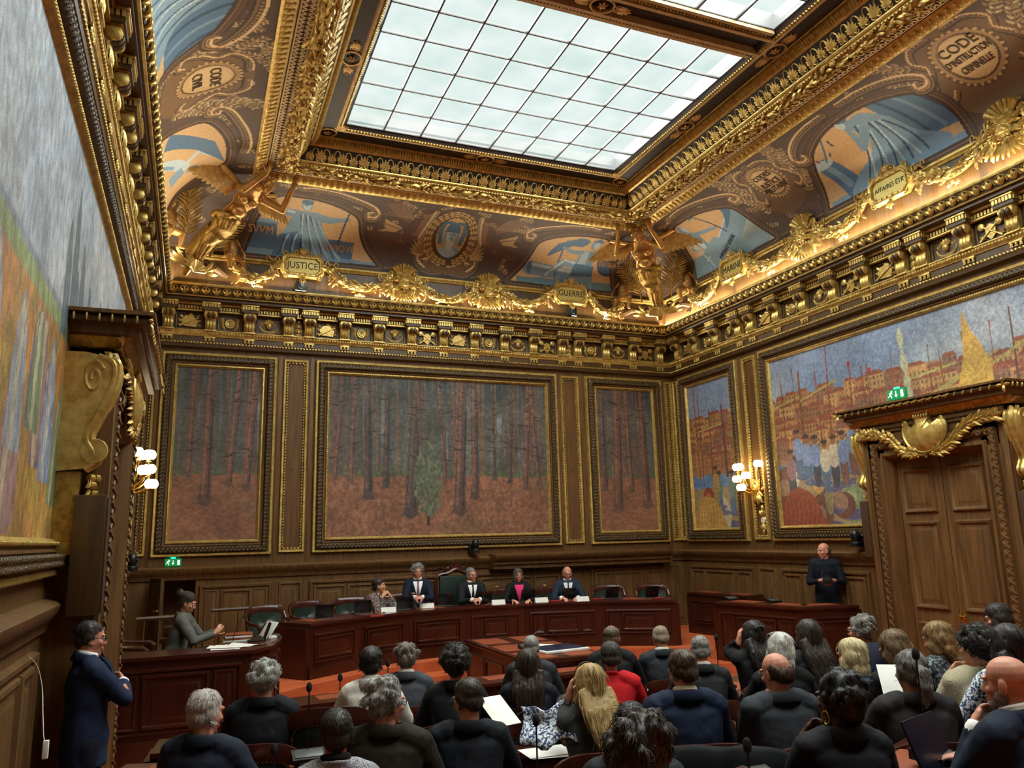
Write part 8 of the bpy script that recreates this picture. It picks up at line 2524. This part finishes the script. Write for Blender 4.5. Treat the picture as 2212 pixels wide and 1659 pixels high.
# ---- audience desks: one counter in front of each row
def row_desk(label, pts, z, ahead=0.0):
    return counter('audience_desk', label, 'desk', pts, 0.42, z, z + 0.74, 'desks of the audience', pads=0.7, plinth=0.08)
row_desk('front audience desk facing the central table', [(1.0, 7.95), (2.9, 8.1), (5.2, 8.25)][::-1][::-1], 0.0)
row_desk('second audience desk from the front, left and middle', [(-0.2, 6.75), (1.3, 6.6), (2.6, 6.75), (4.6, 7.05)], 0.0)
row_desk('third audience desk from the front, left and middle', [(-0.45, 5.75), (1.2, 5.25), (2.6, 5.2), (3.3, 5.0)], 0.08)
row_desk('diagonal audience desk on the right behind the corner counter', [(3.95, 5.55), (5.2, 6.35), (6.2, 7.0)], 0.08)
row_desk('second diagonal audience desk on the right', [(3.7, 4.62), (4.6, 5.15), (5.6, 5.5)], 0.17)
row_desk('third diagonal audience desk on the right', [(2.75, 3.62), (3.7, 4.05), (4.9, 4.45)], 0.17)
row_desk('nearest audience desk at the bottom right before the bald bearded man', [(3.0, 2.66), (3.85, 3.02)], 0.38)
MP = at_depth(1614, 1612, 3.2)
counter('audience_desk', 'short piece of audience desk at the bottom centre behind the draped coat', 'desk', [(MP.x - 0.22, MP.y - 0.16), (MP.x + 0.2, MP.y + 0.0)], 0.22, 0.38, MP.z - 0.137, 'desks of the audience', plinth=0.08)
row_desk('rear audience desk at the bottom of the photo', [(-0.3, 4.15), (0.9, 3.95), (2.2, 3.85)], 0.17)
# ---- microphones, papers and computers among the audience
def dmic(lb, px, py, dep, ztop, h, **k):
    p = at_depth(px, py, dep)
    return mic(lb, p.x, p.y - 0.05, p.z - h - 0.05, h, (0.0, 0.0), 'unit', 0.019, 'microphones on the audience desks')
dmic('tall thin microphone right of the silver curly-haired man', 668, 1486, 4.9, 0, 0.36)
dmic('tall thin microphone left of the person in the white jacket', 735, 1465, 5.9, 0, 0.36)
dmic('microphone between the white jacket and the mid-grey suit', 838, 1434, 6.5, 0, 0.36)
dmic('microphone slanting beside the grey-haired man near the steps', 1547, 1378, 6.9, 0, 0.36)
dmic('microphone in front of the blonde woman in grey', 1158, 1558, 3.9, 0, 0.40)
dmic('microphone low at the bottom left by the navy suit', 592, 1622, 3.8, 0, 0.15)
dmic('tall microphone in front of the grey ponytail woman', 1978, 1415, 3.84, 0, 0.42)
dmic('short microphone behind the draped dark coat', 1614, 1612, 3.2, 0, 0.085)
def flat(px, py, z): return at_plane(px, py, 2, z)
p = flat(1190, 1622, 0.93); sheets('white sheets lying on the desk before the blonde woman', p.x, p.y, 0.925, -0.2, 2, 0.3, 0.22, name='paper_sheets')
p = at_depth(1078, 1535, 4.9)
obj('reading_sheet', xform(MB().bbox(-0.105, 0.105, -0.15, 0.15, -0.001, 0.001, 0.0005), T(p.x, p.y, p.z, rx=0.55, rz=R(15), s=0.86)), PAPER, None, 'white sheet held up by the man with glasses in a dark suit', 'paper')
p = flat(1655, 1500, 0.83); sheets('papers lying on the desk left of the balding man', p.x, p.y, 0.83, 0.4, 3)
p = at_depth(1940, 1480, 4.9); obj('reading_sheet', xform(MB().bbox(-0.1, 0.1, -0.14, 0.14, -0.001, 0.001, 0.0005), T(p.x, p.y, p.z, rx=0.9, rz=R(-35))), PAPER, None, 'white sheet before the grey ponytail woman', 'paper')
BLUEL = mat('dark_blue_lid', '#0e1426', 0.35)
p = at_depth(2076, 1650, 3.55); laptop('laptop', 'dark blue laptop at the bottom right before the bald bearded man', p.x, p.y, 1.125, R(18), 'audience laptops', 0.35, 0.33, BLUEL, 0.23)
p = at_depth(1895, 1470, 5.3); laptop('laptop', 'grey-blue laptop between the short-haired blonde and the woman bending over', p.x, p.y, p.z, R(-30), 'audience laptops', 0.3, 0.33, mat('grey_lid', '#2f3648', 0.35), 0.22)
# ---- coat and scarf over chair backs
co = MB()
p = at_depth(1558, 1585, 3.6)
g = []
for i in range(11):
    a = -0.5 + i / 10
    g.append([(a * 0.62 + 0.02 * math.sin(k * 2 + i), -0.05 * (1 - (2 * a) ** 2) + (0.07 if k < 2 else -0.07 if k > 2 else 0) + 0.03 * math.sin(i * 1.9 + k), 0.0 - 0.22 * abs(k - 2) * (1 if k > 2 else 0.7) - 0.05 * (2 * a) ** 6) for k in range(6)])
co.sweep(g, None, caps=False, profclosed=False)
o = obj('draped_coat', co, fabric('#0c0d11'), None, 'dark coat draped over an empty chair at the bottom centre', 'coat', mw=T(p.x, p.y, p.z + 0.02, rz=R(-28)), smooth=180)
o.modifiers.new('s', 'SOLIDIFY').thickness = 0.02
o.modifiers.new('b', 'SUBSURF').levels = 2
chair(p.x + 0.10, p.y + 0.20, R(-28), tier(p.y) + 0.0, 'empty armchair under the draped dark coat', 'green armchairs of the audience')
sc_ = MB()
p = at_depth(1190, 1535, 4.75)
g = [[(0.36 * (i / 9 - 0.5) + 0.02 * math.sin(k), 0.03 * math.sin(i * 1.3) - 0.03 * k * (k > 2), -0.036 * k + 0.03 * math.cos(i * 0.9) - 0.03 * (i < 2)) for k in range(6)] for i in range(10)]
sc_.sweep(g, None, caps=False, profclosed=False)
o = obj('floral_scarf', sc_, FLOR, None, 'blue and white floral scarf over a chair beside the blonde woman', 'scarf', mw=T(p.x, p.y, p.z + 0.03, rz=R(-20)), smooth=180)
o.modifiers.new('s', 'SOLIDIFY').thickness = 0.012
for px, py, dep, yaw, lb in ((735, 1520, 5.3, -14, 'empty armchair between the silver-haired man and the white jacket'), (1108, 1497, 5.9, -22, 'empty armchair left of the long-haired woman in navy'), (1530, 1505, 5.2, -24, 'empty armchair right of the navy blue suit')):
    p = at_depth(px, py, dep)
    chair(p.x, p.y + 0.25, R(yaw), p.z - 0.905, lb, 'green armchairs of the audience')
